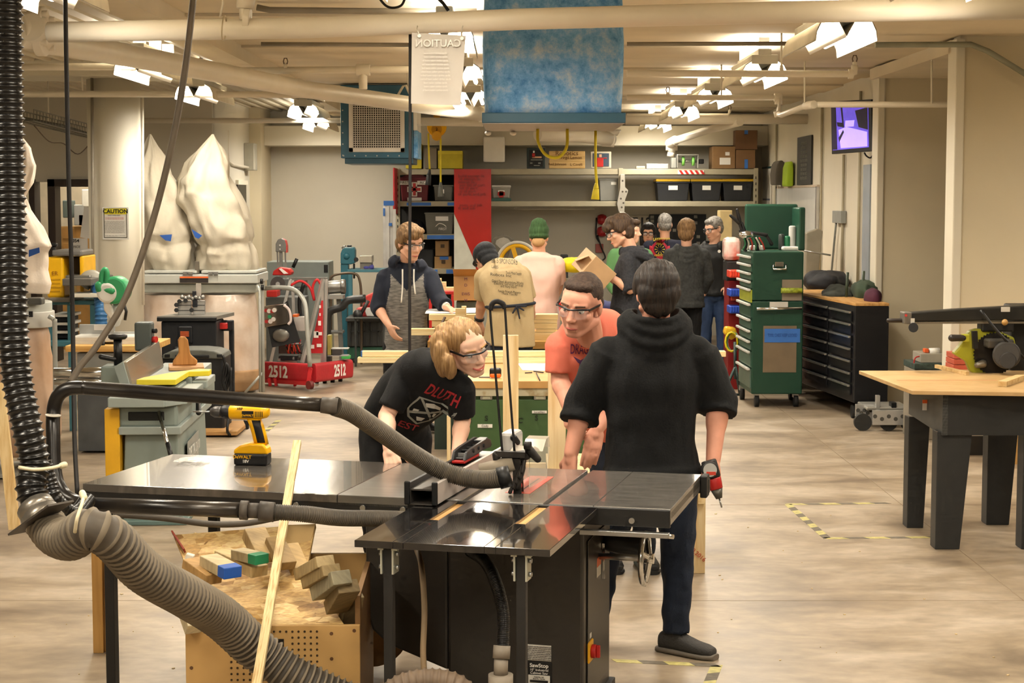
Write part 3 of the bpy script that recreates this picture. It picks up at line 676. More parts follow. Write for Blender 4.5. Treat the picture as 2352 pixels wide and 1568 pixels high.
# ================================================================ offcut bin (lower left) and its wood
def osb():
    m = bpy.data.materials.new('osb'); m.use_nodes = True; nt = m.node_tree; L = nt.links.new; b = nt.nodes['Principled BSDF']
    tc = nt.nodes.new('ShaderNodeTexCoord'); mp = nt.nodes.new('ShaderNodeMapping'); mp.inputs['Scale'].default_value = (16, 34, 16); mp.inputs['Rotation'].default_value = (0, 0, 0.5)
    L(tc.outputs['Object'], mp.inputs[0])
    v = nt.nodes.new('ShaderNodeTexVoronoi'); v.inputs['Scale'].default_value = 1.0; v.inputs['Randomness'].default_value = 1; L(mp.outputs[0], v.inputs['Vector'])
    cr = nt.nodes.new('ShaderNodeValToRGB'); sp = nt.nodes.new('ShaderNodeSeparateColor'); L(v.outputs['Color'], sp.inputs[0]); L(sp.outputs[0], cr.inputs[0])
    e = cr.color_ramp.elements; e[0].color = (*lin('#8a6536'), 1); e[1].color = (*lin('#dcc08a'), 1); x = e.new(0.3); x.color = (*lin('#c09a5e'), 1)
    n = nt.nodes.new('ShaderNodeTexNoise'); n.inputs['Scale'].default_value = 3; n.inputs['Detail'].default_value = 6; L(mp.outputs[0], n.inputs['Vector'])
    mx = nt.nodes.new('ShaderNodeMixRGB'); mx.blend_type = 'OVERLAY'; mx.inputs[0].default_value = 0.7; L(cr.outputs[0], mx.inputs[1]); L(n.outputs['Fac'], mx.inputs[2]); L(mx.outputs[0], b.inputs['Base Color'])
    b.inputs['Roughness'].default_value = 0.7; return m
OSB = osb()
HB = mat('#b9935a', 0.5, var=0.08, scale=5); HBE = mat('#a97b3a', 0.6)
FY = 6.0
a = P(425, 1437, FY); b = P(826, 1437, FY); Wd = b.x - a.x; H = a.z
bn = thing('offcut_bin', 'low tan pegboard bin with slanted chipboard sides holding wood offcuts, lower left', 'bin', (a.x, FY, 0), 0.02)
mb = MB().b2((0, 0, 0.05), (Wd, 0.018, H)); mb.build('front_panel', HB, bn, 0.003)
MB().b2((0, 0.018, 0.05), (0.018, 0.75, H)).build('side_panel', HB, bn); MB().b2((Wd - 0.018, 0.018, 0.05), (Wd, 0.75, H + 0.1)).build('side_panel', mat('#7b5a33', 0.6), bn)
MB().b2((0, 0.75, 0.05), (Wd, 0.768, H + 0.1)).build('back_panel', HB, bn); MB().b2((0, 0, 0.04), (Wd, 0.768, 0.06)).build('bin_floor', HBE, bn)
# peg holes (countless: one part)
mb = MB()
for i in range(15):
    for j in range(12):
        x, z = 0.16 + i*0.0215, H - 0.022 - j*0.0215
        if x > Wd - 0.11: continue
        if 0.27 < x < 0.36 and H - 0.075 < z < H - 0.04: continue
        mb.cyl((x, -0.0012, z), (x, 0.001, z), 0.0042, n=8)
o = mb.build('peg_holes', mat('#3a2a16', 0.9), bn); o['kind'] = 'stuff'
MB().b2((0.275, -0.0012, H - 0.078), (0.345, 0.001, H - 0.048)).build('hand_slot', mat('#1c140b', 0.9), bn)
for x, z in ((Wd - 0.1, H - 0.03), (Wd - 0.1, H - 0.12), (0.02, H - 0.15), (0.02, H - 0.27), (Wd - 0.02, H - 0.02)): MB().cyl((x, -0.001, z), (x, 0.001, z), 0.0065, n=10).build('screw_head', mat('#5b3c22', 0.5), bn)
# slanted chipboard panel inside and the broad chipboard sheet standing behind
inv = MW[bn.name].inverted()
def slab(quad, th, nm, m, par):
    q = [inv @ V(p) for p in quad]; nrm = (q[1]-q[0]).cross(q[3]-q[0]).normalized()
    return MB().prism(q, nrm * th).build(nm, m, par, 0.001)
slab([P(455, 1440, 6.02), P(795, 1440, 6.02), P(700, 1300, 6.45), P(430, 1330, 6.45)], -0.015, 'sloping_board', OSB, bn)
slab([P(440, 1330, 6.46), P(705, 1305, 6.46), P(725, 1202, 6.72), P(398, 1228, 6.72)], -0.015, 'upper_board', OSB, bn)
slab([P(640, 1285, 6.55), P(700, 1300, 6.5), P(724, 1203, 6.7), P(650, 1205, 6.7)], -0.02, 'tan_end_board', mat('#b89a68', 0.6), bn)
slab([P(396, 1227, 6.72), P(400, 1226, 6.72), P(428, 1268, 6.6), P(424, 1270, 6.6)], -0.02, 'red_painted_edge', mat('#8e3b28', 0.6), bn)
# offcuts : (px,py) of the two end centres, depth, section w,h
OC = [((582, 1222), (612, 1282), 6.5, 6.4, .085, .05, 'grey-brown', 'upright weathered block at the top of the offcut bin', '#a48b60'),
      ((437, 1292), (492, 1330), 6.08, 5.98, .07, .04, 'brown', 'leftmost brown block with a green corner on the left of the offcut bin', '#a37f4c'),
      ((478, 1285), (535, 1315), 6.05, 5.92, .07, .04, 'blue', 'grey block with a blue painted end in the offcut bin', '#b3a17c'),
      ((510, 1272), (597, 1312), 6.3, 6.15, .075, .04, 'tan', 'long tan block lying over the blue-ended block in the offcut bin', '#bda577'),
      ((545, 1270), (602, 1284), 6.2, 6.1, .06, .035, 'green', 'grey block with a green painted end at the middle of the offcut bin', '#b0a07c'),
      ((628, 1240), (660, 1300), 6.45, 6.35, .07, .04, 'brown', 'brown block behind the leaning strip in the offcut bin', '#8d744c'),
      ((665, 1255), (690, 1312), 6.5, 6.4, .065, .04, 'tan', 'tan block just right of the leaning strip in the offcut bin', '#a98d5d'),
      ((695, 1318), (748, 1288), 6.15, 6.0, .07, .04, 'grey', 'topmost of the stacked grey blocks on the right of the offcut bin', '#a6926a'),
      ((712, 1338), (762, 1308), 6.12, 5.98, .07, .04, 'grey', 'second of the stacked grey blocks on the right of the offcut bin', '#94805a'),
      ((735, 1362), (785, 1325), 6.1, 5.96, .075, .05, 'grey', 'grey-sided third block stacked on the right of the offcut bin', '#8f876f'),
      ((770, 1395), (800, 1345), 6.1, 5.98, .08, .05, 'dark', 'lowest dark block wedged at the right wall of the offcut bin', '#7c6a49'),
      ((800, 1430), (812, 1365), 6.15, 6.1, .07, .04, 'dark', 'narrow block standing against the right wall of the offcut bin', '#82714f'),
      ((447, 1445), (433, 1405), 5.95, 6.0, .06, .05, 'cream', 'cream block hanging over the left rim of the offcut bin', '#d8cba8'),
      ((430, 1300), (438, 1272), 6.3, 6.3, .03, .03, 'white', 'white scrap at the left edge of the offcut bin', '#e4dccb')]
for (p, q, ya, yb, w_, h_, cn, lab, colr) in OC:
    a, b = P(p[0], p[1], ya), P(q[0], q[1], yb)
    mb = MB().bar(a, b, w_, h_, Z); wm = mat(colr, 0.65, 0, 0.18, 14, 0.1, 40, stretch=(1, 5, 1))
    ms = [wm]
    if cn in ('blue', 'green'):
        d = (b - a).normalized(); mb.k = 1
        mb.bar(b - d*0.045, b + d*0.001, w_ + 0.001, h_ + 0.001, Z); ms.append(mat('#1f53a8' if cn == 'blue' else '#1f7d52', 0.5))
    solo(mb, 'wood_offcut', ms, lab, 'wood offcut', 'wood offcuts in the bin', bevel=0.003)
# cable reel behind the bin
rl = thing('cable_reel', 'brown wooden cable reel on the floor between the offcut bin and the saw', 'reel', P(868, 1490, 7.2) * 1.0)
c = V((0, 0, 0)); mb = MB(); rl.location.z = 0.22; MW[rl.name] = Matrix.Translation(rl.location)
for y0 in (-0.1, 0.08): MB().cyl((-0.02, y0, 0), (-0.02, y0 + 0.02, 0), 0.16, n=36).build('reel_disc', mat('#8d6f49', 0.6, var=0.2), rl)
MB().cyl((-0.02, -0.08, 0), (-0.02, 0.08, 0), 0.06).build('reel_core', mat('#7a4a2c', 0.6), rl)
# specks of sawdust on the floor (countless)
mb = MB()
for i in range(90):
    x, y0 = random.uniform(-2.6, 2.2), random.uniform(7.0, 11); s = random.uniform(0.003, 0.012)
    mb.box((x, y0, 0.002), (s, s*random.uniform(.5, 1.5), 0.003), Rz(random.random()*3))
o = solo(mb, 'wood_chips', mat('#cdb68a', 0.8, var=0.3), 'scattered wood chips on the concrete floor around the saw', 'wood chips', kind='stuff')
# ================================================================ overhead pipes, cables and air cleaners
def pipe(pts, r, lab, name='ceiling_pipe', cat='pipe', group=None, sub=0, m=None, fit=(), extra=None, n=20):
    t = thing(name, lab, cat, pts[0], 0, group)
    MB().tube(pts, r, n, sub=sub).build('pipe_run', m or PIPE, t, world=True)
    for (a, b, rr) in fit: MB().cyl(a, b, rr, n=24).build('pipe_fitting', m or PIPE, t, 0.004, world=True)
    return t
# thick pipe crossing the top of the view
A, B = P(112, 74, 9.1), P(2420, 18, 8.4)
t = pipe([A, P(700, 64, 8.95), P(1200, 44, 8.8), P(1800, 28, 8.55), B], 0.053, 'thick cream pipe running straight across the top in front of the blue filter', fit=[(P(560, 42, 8.97), P(575, 44, 8.97), 0.056)])
MB().cyl(P(563, 46, 8.97), P(563, 10, 8.97), 0.03).build('riser', PIPE, t, world=True)
MB().cyl(P(563, 20, 8.97), P(566, -12, 8.97), 0.045, 0.05).build('pipe_cap', PIPE, t, world=True)
for px in (510, 960, 1061): MB().tube([P(px, 62, 8.85) + V((0.006*math.sin(a), 0.062*math.cos(a) + 0.06, 0.062*math.sin(a))) for a in [i*2*PI/16 for i in range(16)]], 0.004, 6, closed=True).build('hanger_wire', mat('#b9ab8f', 0.4, 0.4), t, world=True)
MB().tube([P(505, 40, 8.95), P(512, 10, 8.95), P(512, -20, 8.95)], 0.006, 6).build('hanger_rod', PIPE, t, world=True)
# large receding pipe with flange
fl = P(92, 72, 9.6); E1 = P(1105, 262, 18.6)
t = pipe([P(70, 62, 9.45), P(100, 92, 9.7), P(300, 128, 11.6), P(700, 205, 15.2), E1], 0.075, 'largest cream pipe receding diagonally under the ceiling from the left flange to the air cleaners', n=28)
d = (P(120, 100, 9.9) - P(60, 60, 9.4)).normalized()
MB().cyl(fl - X*0.02, fl + X*0.03, 0.135, n=32).build('pipe_flange', PIPE, t, 0.006, world=True)
MB().cyl(P(40, 68, 9.5), fl, 0.10, n=28).build('pipe_collar', PIPE, t, 0.01, world=True)
for a in (0.7, 2.2, 3.8, 5.4): MB().cyl(fl + V((-0.05, .11*math.cos(a), .11*math.sin(a))), fl + V((0.06, .11*math.cos(a), .11*math.sin(a))), 0.018, n=6).build('flange_bolt', PIPE, t, world=True)
MB().cyl(E1 - X*0.03, E1 + X*0.09, 0.085, n=28).build('pipe_elbow', PIPE, t, 0.01, world=True)
MB().cyl(P(940, 205, 17.1), P(930, 110, 17.1), 0.012, n=8).build('hanger_rod', PIPE, t, world=True)
MB().tube([P(912, 222, 17), P(926, 198, 17), P(932, 196, 17), P(944, 222, 17)], 0.012, 8).build('hanger_clevis', PIPE, t, world=True)
# tee with short riser into it
t = pipe([P(420, 164, 14.8), P(835, 160, 14.8), P(1100, 160, 14.8)], 0.03, 'horizontal cream sprinkler pipe with a tee fitting above the teal air cleaner', fit=[(P(818, 161, 14.8), P(850, 161, 14.8), 0.05), (P(834, 170, 14.8), P(834, 205, 14.8), 0.036)])
HEADS = mat('#6d5a48', 0.4, 0.6)
def sprinkler(p, t):
    MB().lathe(p, [(0.016, 0), (0.016, 0.03), (0.01, 0.035)], n=12).build('sprinkler_head', PIPE, t, world=True)
    MB().tube([p + V((-0.012, 0, .03)), p + V((-0.018, 0, .055)), p + V((-0.01, 0, .08)), p + V((0.01, 0, .08)), p + V((0.018, 0, .055)), p + V((0.012, 0, .03))], 0.005, 6).build('sprinkler_frame', HEADS, t, world=True)
sprinkler(P(656, 156, 14.75), t)
pipe([P(-60, 154, 13.1), P(330, 153, 13.1)], 0.026, 'bright thin cream pipe passing behind the ribbed hose at upper left', fit=[(P(298, 153, 13.1), P(312, 153, 13.1), 0.03)])
t = pipe([P(1440, 168, 13.2), P(1952, 170, 13.2), P(1962, 167, 13.2), P(1963, 150, 13.2)], 0.026, 'thin cream sprinkler pipe ending in an upturned elbow at upper right', fit=[(P(1948, 170, 13.2), P(1960, 170, 13.2), 0.036)])
sprinkler(P(1963, 152, 13.2), t); MB().cyl(P(1795, 162, 13.2), P(1795, 60, 13.2), 0.008, n=6).build('hanger_rod', PIPE, t, world=True); MB().cyl(P(1795, 172, 13.2), P(1795, 150, 13.2), 0.02, 0.012).build('hanger_clamp', PIPE, t, world=True)
t = pipe([P(-60, 216, 16.3), P(330, 216, 16.3), P(790, 218, 16.2)], 0.03, 'thin cream pipe crossing in front of the round column'); MB().cyl(P(190, 213, 16.3), P(188, 160, 16.3), 0.008, n=6).build('hanger_rod', PIPE, t, world=True)
t = pipe([P(1440, 224, 16.4), P(1790, 224, 16.4), P(1788, 262, 16.2), P(1795, 264, 16.0), P(1858, 240, 15.2), P(2200, 240, 14.2)], 0.026, 'thin cream pipe that drops at an elbow and runs right to the tan wall', fit=[(P(1778, 224, 16.4), P(1796, 224, 16.4), 0.04), (P(1788, 226, 16.4), P(1788, 240, 16.4), 0.036), (P(1785, 255, 16.2), P(1788, 268, 16.2), 0.036), (P(1850, 243, 15.25), P(1870, 240, 15.1), 0.036)])
sprinkler(P(1534, 220, 16.4), t)
for px, y0, y1, Y0 in ((1657, 222, 145, 16.4), (1848, 235, 140, 15.2), (2140, 238, 112, 14.3)): MB().cyl(P(px, y0, Y0), P(px, y1, Y0), 0.008, n=6).build('hanger_rod', PIPE, t, world=True)
t = pipe([P(330, 277, 20.3), P(700, 277, 20.3), P(800, 277, 20.3)], 0.03, 'thin cream pipe above the white dust bags')
t = pipe([P(960, 279, 21), P(1110, 281, 21)], 0.05, 'short visible stretch of cream pipe between the two air cleaners')
t = pipe([P(1437, 275, 21.5), P(1900, 273, 21.5)], 0.062, 'cream pipe running right from the big blue filter above the farthest lamp')
t = pipe([P(1440, 264, 20.6), P(1672, 264, 20.6), P(1676, 256, 20.6)], 0.018, 'slim cream pipe with a small upright sprinkler in front of the far right lamps'); sprinkler(P(1676, 258, 20.6), t)
t = pipe([P(1545, 325, 23.6), P(1620, 300, 22.4), P(1700, 280, 21.4)], 0.05, 'cream pipe slanting up to the right above the shelving', fit=[(P(1538, 330, 23.7), P(1552, 322, 23.5), 0.065)])
MB().cyl(P(1545, 325, 23.7), P(1542, 350, 23.7), 0.05).build('valve_body', PIPE, t, world=True); MB().cyl(P(1530, 340, 23.7), P(1556, 340, 23.7), 0.035).build('valve_cap', PIPE, t, world=True); MB().tube([P(1542, 350, 23.7), P(1540, 360, 23.7)], 0.05, 10).build('valve_outlet', PIPE, t, world=True)
t = pipe([P(1235, 308, 21.2), P(1330, 311, 21.6), P(1405, 320, 22.0)], 0.085, 'thick cream pipe end with a capped stub below the big blue filter', fit=[(P(1384, 318, 22.0), P(1412, 321, 22.0), 0.095)])
MB().cyl(P(1407, 312, 22), P(1407, 298, 22), 0.06, 0.11, n=20).build('pipe_cap', PIPE, t, world=True)
# conduit tracks on the ceiling
GAL = mat('#8d8577', 0.45, 0.3)
pipe([P(590, 17, 11.2), P(620, 23, 11.2), P(900, 26, 11.2), P(1095, 26, 11.2)], 0.02, 'grey conduit running along the ceiling above the thick pipe', 'ceiling_conduit', 'conduit', m=GAL)
pipe([P(600, 101, 12.6), P(940, 103, 12.6)], 0.015, 'thin grey conduit line left of the hanging card on the ceiling', 'ceiling_conduit', 'conduit', m=GAL)
pipe([P(1440, 101, 12.8), P(1830, 100, 12.8)], 0.015, 'thin grey conduit line right of the blue filter on the ceiling', 'ceiling_conduit', 'conduit', m=GAL)
pipe([P(2010, 103, 13.4), P(2230, 102, 13.4), P(2270, 118, 13.4), P(2380, 185, 13.4)], 0.022, 'grey conduit bending down across the tan wall at upper right', 'wall_conduit', 'conduit', m=mat('#8f9080', 0.45, 0.2))
pipe([P(522, 300, 22.6), P(524, 370, 22.6), P(534, 378, 22.8), P(572, 385, 24.0)], .02, 'cream conduit with an elbow on the left wall above the dust bags', 'wall_conduit', 'conduit')
solo(MB().b2((-3.66, 23.9, 2.38), (-3.52, 24.2, 2.75)), 'switch_box', mat('#a9a596', .5), 'grey electrical switch box on the left wall above the dust bags', 'switch box', bevel=.01)
# loose black cable loops at the top centre
solo(MB().tube([P(868, -8, 9.8), P(885, 12, 9.8), P(902, 18, 9.8), P(922, 12, 9.8), P(932, -8, 9.8)], 0.007, 8, sub=6), 'cable_loop', BLACK, 'small black cable loop dangling at the top edge left of the blue filter', 'cable')
solo(MB().tube([P(1000, -10, 9.6), P(1018, 8, 9.6), P(1030, 25, 9.6)], 0.009, 8, sub=4), 'drop_cable', BLACK, 'short black cable slanting at the top edge above the hanging card', 'cable')
# wire tray at left
t = thing('cable_tray', 'grey wire cable tray under the ceiling beside the column at left', 'cable tray', P(120, 290, 17.5))
WT2 = mat('#8d8a80', 0.45, 0.6)
a, b = P(40, 278, 17.0), P(208, 318, 19.2)
for off in ((0, 0, 0), (0, 0, 0.11), (0.16, 0, 0), (0.16, 0, 0.11), (0.08, 0, 0)): MB().tube([a + V(off), b + V(off)], 0.006, 6).build('tray_wire', WT2, t, world=True)
for i in range(26):
    p = a.lerp(b, i/25); MB().tube([p + V((0, 0, .11)), p, p + V((.16, 0, 0)), p + V((.16, 0, .11))], 0.004, 5).build('tray_rung', WT2, t, world=True)
MB().tube([a + V((.05, 0, .02)), a.lerp(b, .5) + V((.06, 0, .04)), b + V((.05, 0, .02))], 0.025, 8).build('cable_bundle', mat('#5b584f', 0.6), t, world=True)
MB().tube([a.lerp(b, .2), a.lerp(b, .4) + V((0, 0, -.13)), a.lerp(b, .6) + V((0, 0, -.12)), a.lerp(b, .8) + V((0, 0, -.2)), b + V((0, 0, -0.05))], 0.006, 6, sub=5).build('hanging_wire', mat('#6a5a48', 0.6), t, world=True)
MB().cyl(a.lerp(b, .4), V((a.lerp(b, .4).x, a.lerp(b, .4).y, CZ + .06)), 0.008, n=6).build('tray_hanger', PIPE, t, world=True)
# vertical cables
def cable(pts, r, m, lab, sub=6, name='hanging_cable'): return solo(MB().tube(pts, r, 8, sub=sub), name, m, lab, 'cable')
CB = mat('#1c1918', 0.55, var=0.2); CBG = mat('#625749', 0.6, var=0.2)
cable([P(150, -10, 7.2), P(152, 120, 7.2), P(158, 420, 7.2), P(164, 600, 7.2), P(168, 800, 7.2), P(171, 1000, 7.1), P(178, 1140, 7.0)], 0.0095, CB, 'straight black cable hanging from ceiling to the left corner of the side table')
cable([P(446, -20, 6.4), P(425, 160, 6.4), P(395, 330, 6.4), P(350, 510, 6.4), P(290, 680, 6.35), P(225, 790, 6.3), P(185, 840, 6.25), P(162, 878, 6.2)], 0.0125, CBG, 'thick grey-brown cable curving from the top down to the bent dust pipe')
cable([P(942, 70, 8.9), P(942, 400, 8.9), P(941, 600, 8.9), P(941, 800, 8.9), P(941, 840, 8.9)], 0.008, CB, 'straight black cable hanging in front of the boy in the raglan hoodie')
# hanging laminated card seen from the back
hc = thing('hanging_card', 'clear-sleeved grey card hanging by wires from the thick overhead pipe', 'card', P(1005, 240, 8.75))
q = [P(946, 75, 8.7), P(1070, 82, 8.7), P(1058, 242, 8.75), P(944, 238, 8.75)]
mb = MB(); mb.prism([q[3], q[2], q[1], q[0]], (0, 0.003, 0)); mb.build('card_sheet', mat('#b9b2a8', 0.16, var=0.02, spec=0.7), hc, world=True)
text('CAUTION', 0.05, P(1006, 100, 8.69), -X, Z, mat('#a9a292', 0.3, var=0), hc, 'card_text', bold=0.0004)
for i in range(11): text('shop safety rules read before work'[: 22 + i % 8], 0.013, P(1000, 122 + i*8.5, 8.695), -X, Z, mat('#b3aca1', 0.3, var=0), hc, 'card_text')
for (px, py, tx) in ((963, 82, 958), (1061, 88, 1062)):
    MB().tube([P(px, py, 8.69), P(tx, 66, 8.7), P(tx + 1, 60, 8.75)], 0.0028, 6).build('card_wire', mat('#cfc9bd', 0.4, 0.5), hc, world=True)
    MB().cyl(P(px, py, 8.69), P(px, py, 8.684), 0.009, n=12).build('eyelet', WHITE, hc, world=True)
# big blue filter unit
def filter_material():
    m = bpy.data.materials.new('filter_media'); m.use_nodes = True; nt = m.node_tree; L = nt.links.new; b = nt.nodes['Principled BSDF']
    tc = nt.nodes.new('ShaderNodeTexCoord')
    n = nt.nodes.new('ShaderNodeTexNoise'); n.inputs['Scale'].default_value = 7; n.inputs['Detail'].default_value = 12; n.inputs['Roughness'].default_value = 0.78; n.inputs['Distortion'].default_value = 0.0; L(tc.outputs['Object'], n.inputs['Vector'])
    cr = nt.nodes.new('ShaderNodeValToRGB'); L(n.outputs['Fac'], cr.inputs[0]); e = cr.color_ramp.elements
    e[0].position = 0.36; e[0].color = (*lin('#3f83c4'), 1); e[1].position = 0.68; e[1].color = (*lin('#d3dde4'), 1); x = e.new(0.5); x.color = (*lin('#7db4e6'), 1)
    L(cr.outputs[0], b.inputs['Base Color']); b.inputs['Roughness'].default_value = 0.9
    b.inputs['Transmission Weight'].default_value = 0.0; b.inputs['Subsurface Weight'].default_value = 0.15; b.inputs['Subsurface Radius'].default_value = (0.1, 0.12, 0.15)
    bp = nt.nodes.new('ShaderNodeBump'); bp.inputs['Strength'].default_value = 0.5; bp.inputs['Distance'].default_value = 0.02; L(n.outputs['Fac'], bp.inputs['Height']); L(bp.outputs[0], b.inputs['Normal'])
    return m
FILT = filter_material(); TEAL = mat('#2f5a70', 0.35, var=0.06, scale=3, spec=0.5)
c0 = P(1107, 282, 9.5); c1 = P(1437, 282, 9.5); wd = c1.x - c0.x
af = thing('air_cleaner', 'big hanging air cleaner with mottled blue filter front and teal bottom tray', 'air cleaner', (c0.x, 9.5, c0.z))
hh = 0.75
mb = MB(); rg = []
for i in range(15):
    z = 0.055 + (hh - 0.055)*i/14; bl = 0.012*math.sin(PI*i/14) + 0.006*mnoise.noise(V((0, 0, i*0.6)))
    rg.append(mb.ring(V((wd/2, 0.55, z)), X, Y, wd/2 - 0.012 + bl, 0.53 + bl, 64, 9))
mb.loft(rg); mb.build('filter_media', FILT, af)
mb = MB(); mb.b2((0, 0, 0), (wd, 1.08, 0.055)); mb.build('bottom_tray', TEAL, af, 0.004)
MB().b2((0.006, 0.006, -0.004), (wd - 0.006, 1.07, 0.001)).build('tray_underside', mat('#8f8a86', 0.45, 0.3), af)
for x0 in (0.06, wd - 0.06):
    MB().cyl((x0, 0.3, hh - 0.02), (x0, 0.3, hh + 0.14), 0.012, n=8).build('hanger_rod', STEEL, af); MB().cyl((x0, 0.8, hh - 0.02), (x0, 0.8, hh + 0.14), 0.012, n=8).build('hanger_rod', STEEL, af)
for x0 in (0.02, 0.17): MB().sph((x0, 0.95, -0.02), (0.02, 0.02, 0.015), 10).build('tray_clip', WHITE, af)
# second air cleaner with grille
Y2 = 19.0
a = P(783, 363, Y2); b = P(948, 195, Y2)
w2, h2 = b.x - a.x, b.z - a.z
ag = thing('air_cleaner', 'teal hanging air cleaner with square white grille, behind the receding pipe', 'air cleaner', (a.x, Y2, a.z))
MB().b2((0, 0, 0), (w2, 0.9, h2)).build('housing', TEAL, ag, 0.006)
MB().b2((0.04, 0.02, -0.06), (w2 - 0.0, 0.85, 0.0)).build('lower_pan', mat('#234657', 0.35), ag, 0.004)
gx0, gx1, gz0, gz1 = 0.09, w2 - 0.09, 0.065, 0.66
mb = MB()
for (p, q) in (((gx0, gz0), (gx1, gz0 + 0.045)), ((gx0, gz1 - 0.045), (gx1, gz1)), ((gx0, gz0), (gx0 + 0.045, gz1)), ((gx1 - 0.045, gz0), (gx1, gz1))): mb.b2((p[0], -0.02, p[1]), (q[0], 0.0, q[1]))
mb.build('grille_frame', mat('#cfc9bf', 0.45), ag, 0.002)
MB().b2((gx0 + .045, -0.002, gz0 + .045), (gx1 - .045, 0.0, gz1 - .045)).build('grille_back', mat('#1d1b19', 0.8), ag)
mb = MB(); N = 21
for i in range(N + 1):
    x = gx0 + .045 + (gx1 - gx0 - .09)*i/N; mb.b2((x - .004, -0.02, gz0 + .045), (x + .004, -0.006, gz1 - .045))
    z = gz0 + .045 + (gz1 - gz0 - .09)*i/N; mb.b2((gx0 + .045, -0.022, z - .004), (gx1 - .045, -0.008, z + .004))
mb.build('grille_bars', mat('#c4beb4', 0.45), ag)
for i in range(7):
    for (x, z) in ((0.03 + i*(w2 - .06)/6, 0.025), (0.022, 0.03 + i*(h2 - .06)/6), (w2 - 0.022, 0.03 + i*(h2 - .06)/6)): MB().cyl((x, -0.004, z), (x, 0.001, z), 0.008, n=8).build('rivet', STEEL, ag)
MB().b2((w2, 0.06, 0.0), (w2 + 0.05, 0.8, 0.30)).build('side_filter', FILT, ag, 0.01); MB().b2((w2, 0.05, 0.30), (w2 + 0.045, 0.8, 0.55)).build('side_panel', WHITE, ag, 0.006)
for x0 in (0.1, w2 - 0.1): MB().cyl((x0, 0.4, h2), (x0, 0.4, h2 + 0.22), 0.012, n=8).build('hanger_rod', STEEL, ag)
MB().cyl((w2 + .04, 0.06, 0.36), (w2 + .085, 0.06, 0.36), 0.012, n=10).build('side_knob', WHITE, ag)
# yellow pull-down reel, cords
cr = P(1003, 297, 21.5)
rl = thing('cord_reel', 'round yellow cord reel hanging near the ceiling beside the teal air cleaner', 'reel', cr)
MB().cyl(cr + V((0, 0, 0.03)), cr + V((0, 0.1, 0.03)), 0.12, n=32).build('reel_drum', YEL, rl, 0.01, world=True)
MB().cyl(cr + V((0.0, -0.006, -0.0)), cr + V((0, 0.09, 0.0)), 0.065, n=24).build('reel_hub', mat('#c98f12', 0.4), rl, world=True)
MB().cyl(P(1003, 312, 21.45), P(1003, 312, 21.55), 0.06, n=24).build('cord_guide', mat('#d79d12', 0.4), rl, 0.005, world=True)
MB().box(cr + V((0, 0.05, 0.25)), (0.08, 0.06, 0.36)).build('reel_bracket', mat('#b8841a', 0.4), rl, world=True)
MB().box(cr + V((-0.01, -0.008, 0.085)), (0.09, 0.01, 0.06)).build('reel_plate', mat('#3a2c14', 0.5), rl, world=True)
text('2', 0.05, cr + V((0, -0.012, -0.0)), X, Z, BLACK, rl, 'reel_number', bold=0.001)
YC = mat('#d9c41d', 0.45)
for pts, pl, lab, pc in (([P(984, 306, 21.5), P(985, 350, 21.5), P(987, 390, 21.5)], (P(987, 388, 21.5), P(983, 425, 21.5)), 'yellow cord with dark plug hanging from the left of the yellow reel', BLACK),
                     ([P(1012, 318, 21.5), P(1012, 370, 21.5), P(1012, 422, 21.5)], (P(1012, 418, 21.5), P(1012, 452, 21.5)), 'yellow cord with grey plug hanging from the yellow reel in front of the shelves', mat('#55554f', 0.5)),
                     ([P(1368, 300, 10.3), P(1368, 380, 10.3), P(1371, 425, 10.3)], (P(1370, 420, 10.3), P(1367, 458, 10.3)), 'yellow cord with yellow socket block hanging below the big blue filter', YC)):
    t = thing('hanging_cable', lab, 'cord', pts[0]); MB().tube(pts, 0.012 if pts[0].y > 15 else 0.008, 8, sub=5).build('cord', YC, t, world=True)
    p, q = pl; r = 0.03 if pts[0].y > 15 else 0.02
    MB().cyl(p, p.lerp(q, .35), r*0.45, r*0.9, n=10).cyl(p.lerp(q, .35), q, r*0.9, r*1.3, n=10).build('plug', pc, t, 0.003, world=True)
solo(MB().tube([P(1235, 296, 10.2), P(1236, 325, 10.2), P(1250, 352, 10.2), P(1270, 362, 10.2), P(1288, 358, 10.2), P(1302, 335, 10.2), P(1303, 296, 10.2)], 0.009, 8, sub=6), 'hanging_cable', YC, 'yellow cord loop hanging under the big blue filter', 'cord')
# small dome fixture on ceiling at the upper right
solo(MB().sph(P(2230, 38, 10.4), (0.032, 0.032, 0.02), 16), 'ceiling_sensor', WHITE, 'small white dome sensor on the ceiling at upper right', 'sensor')
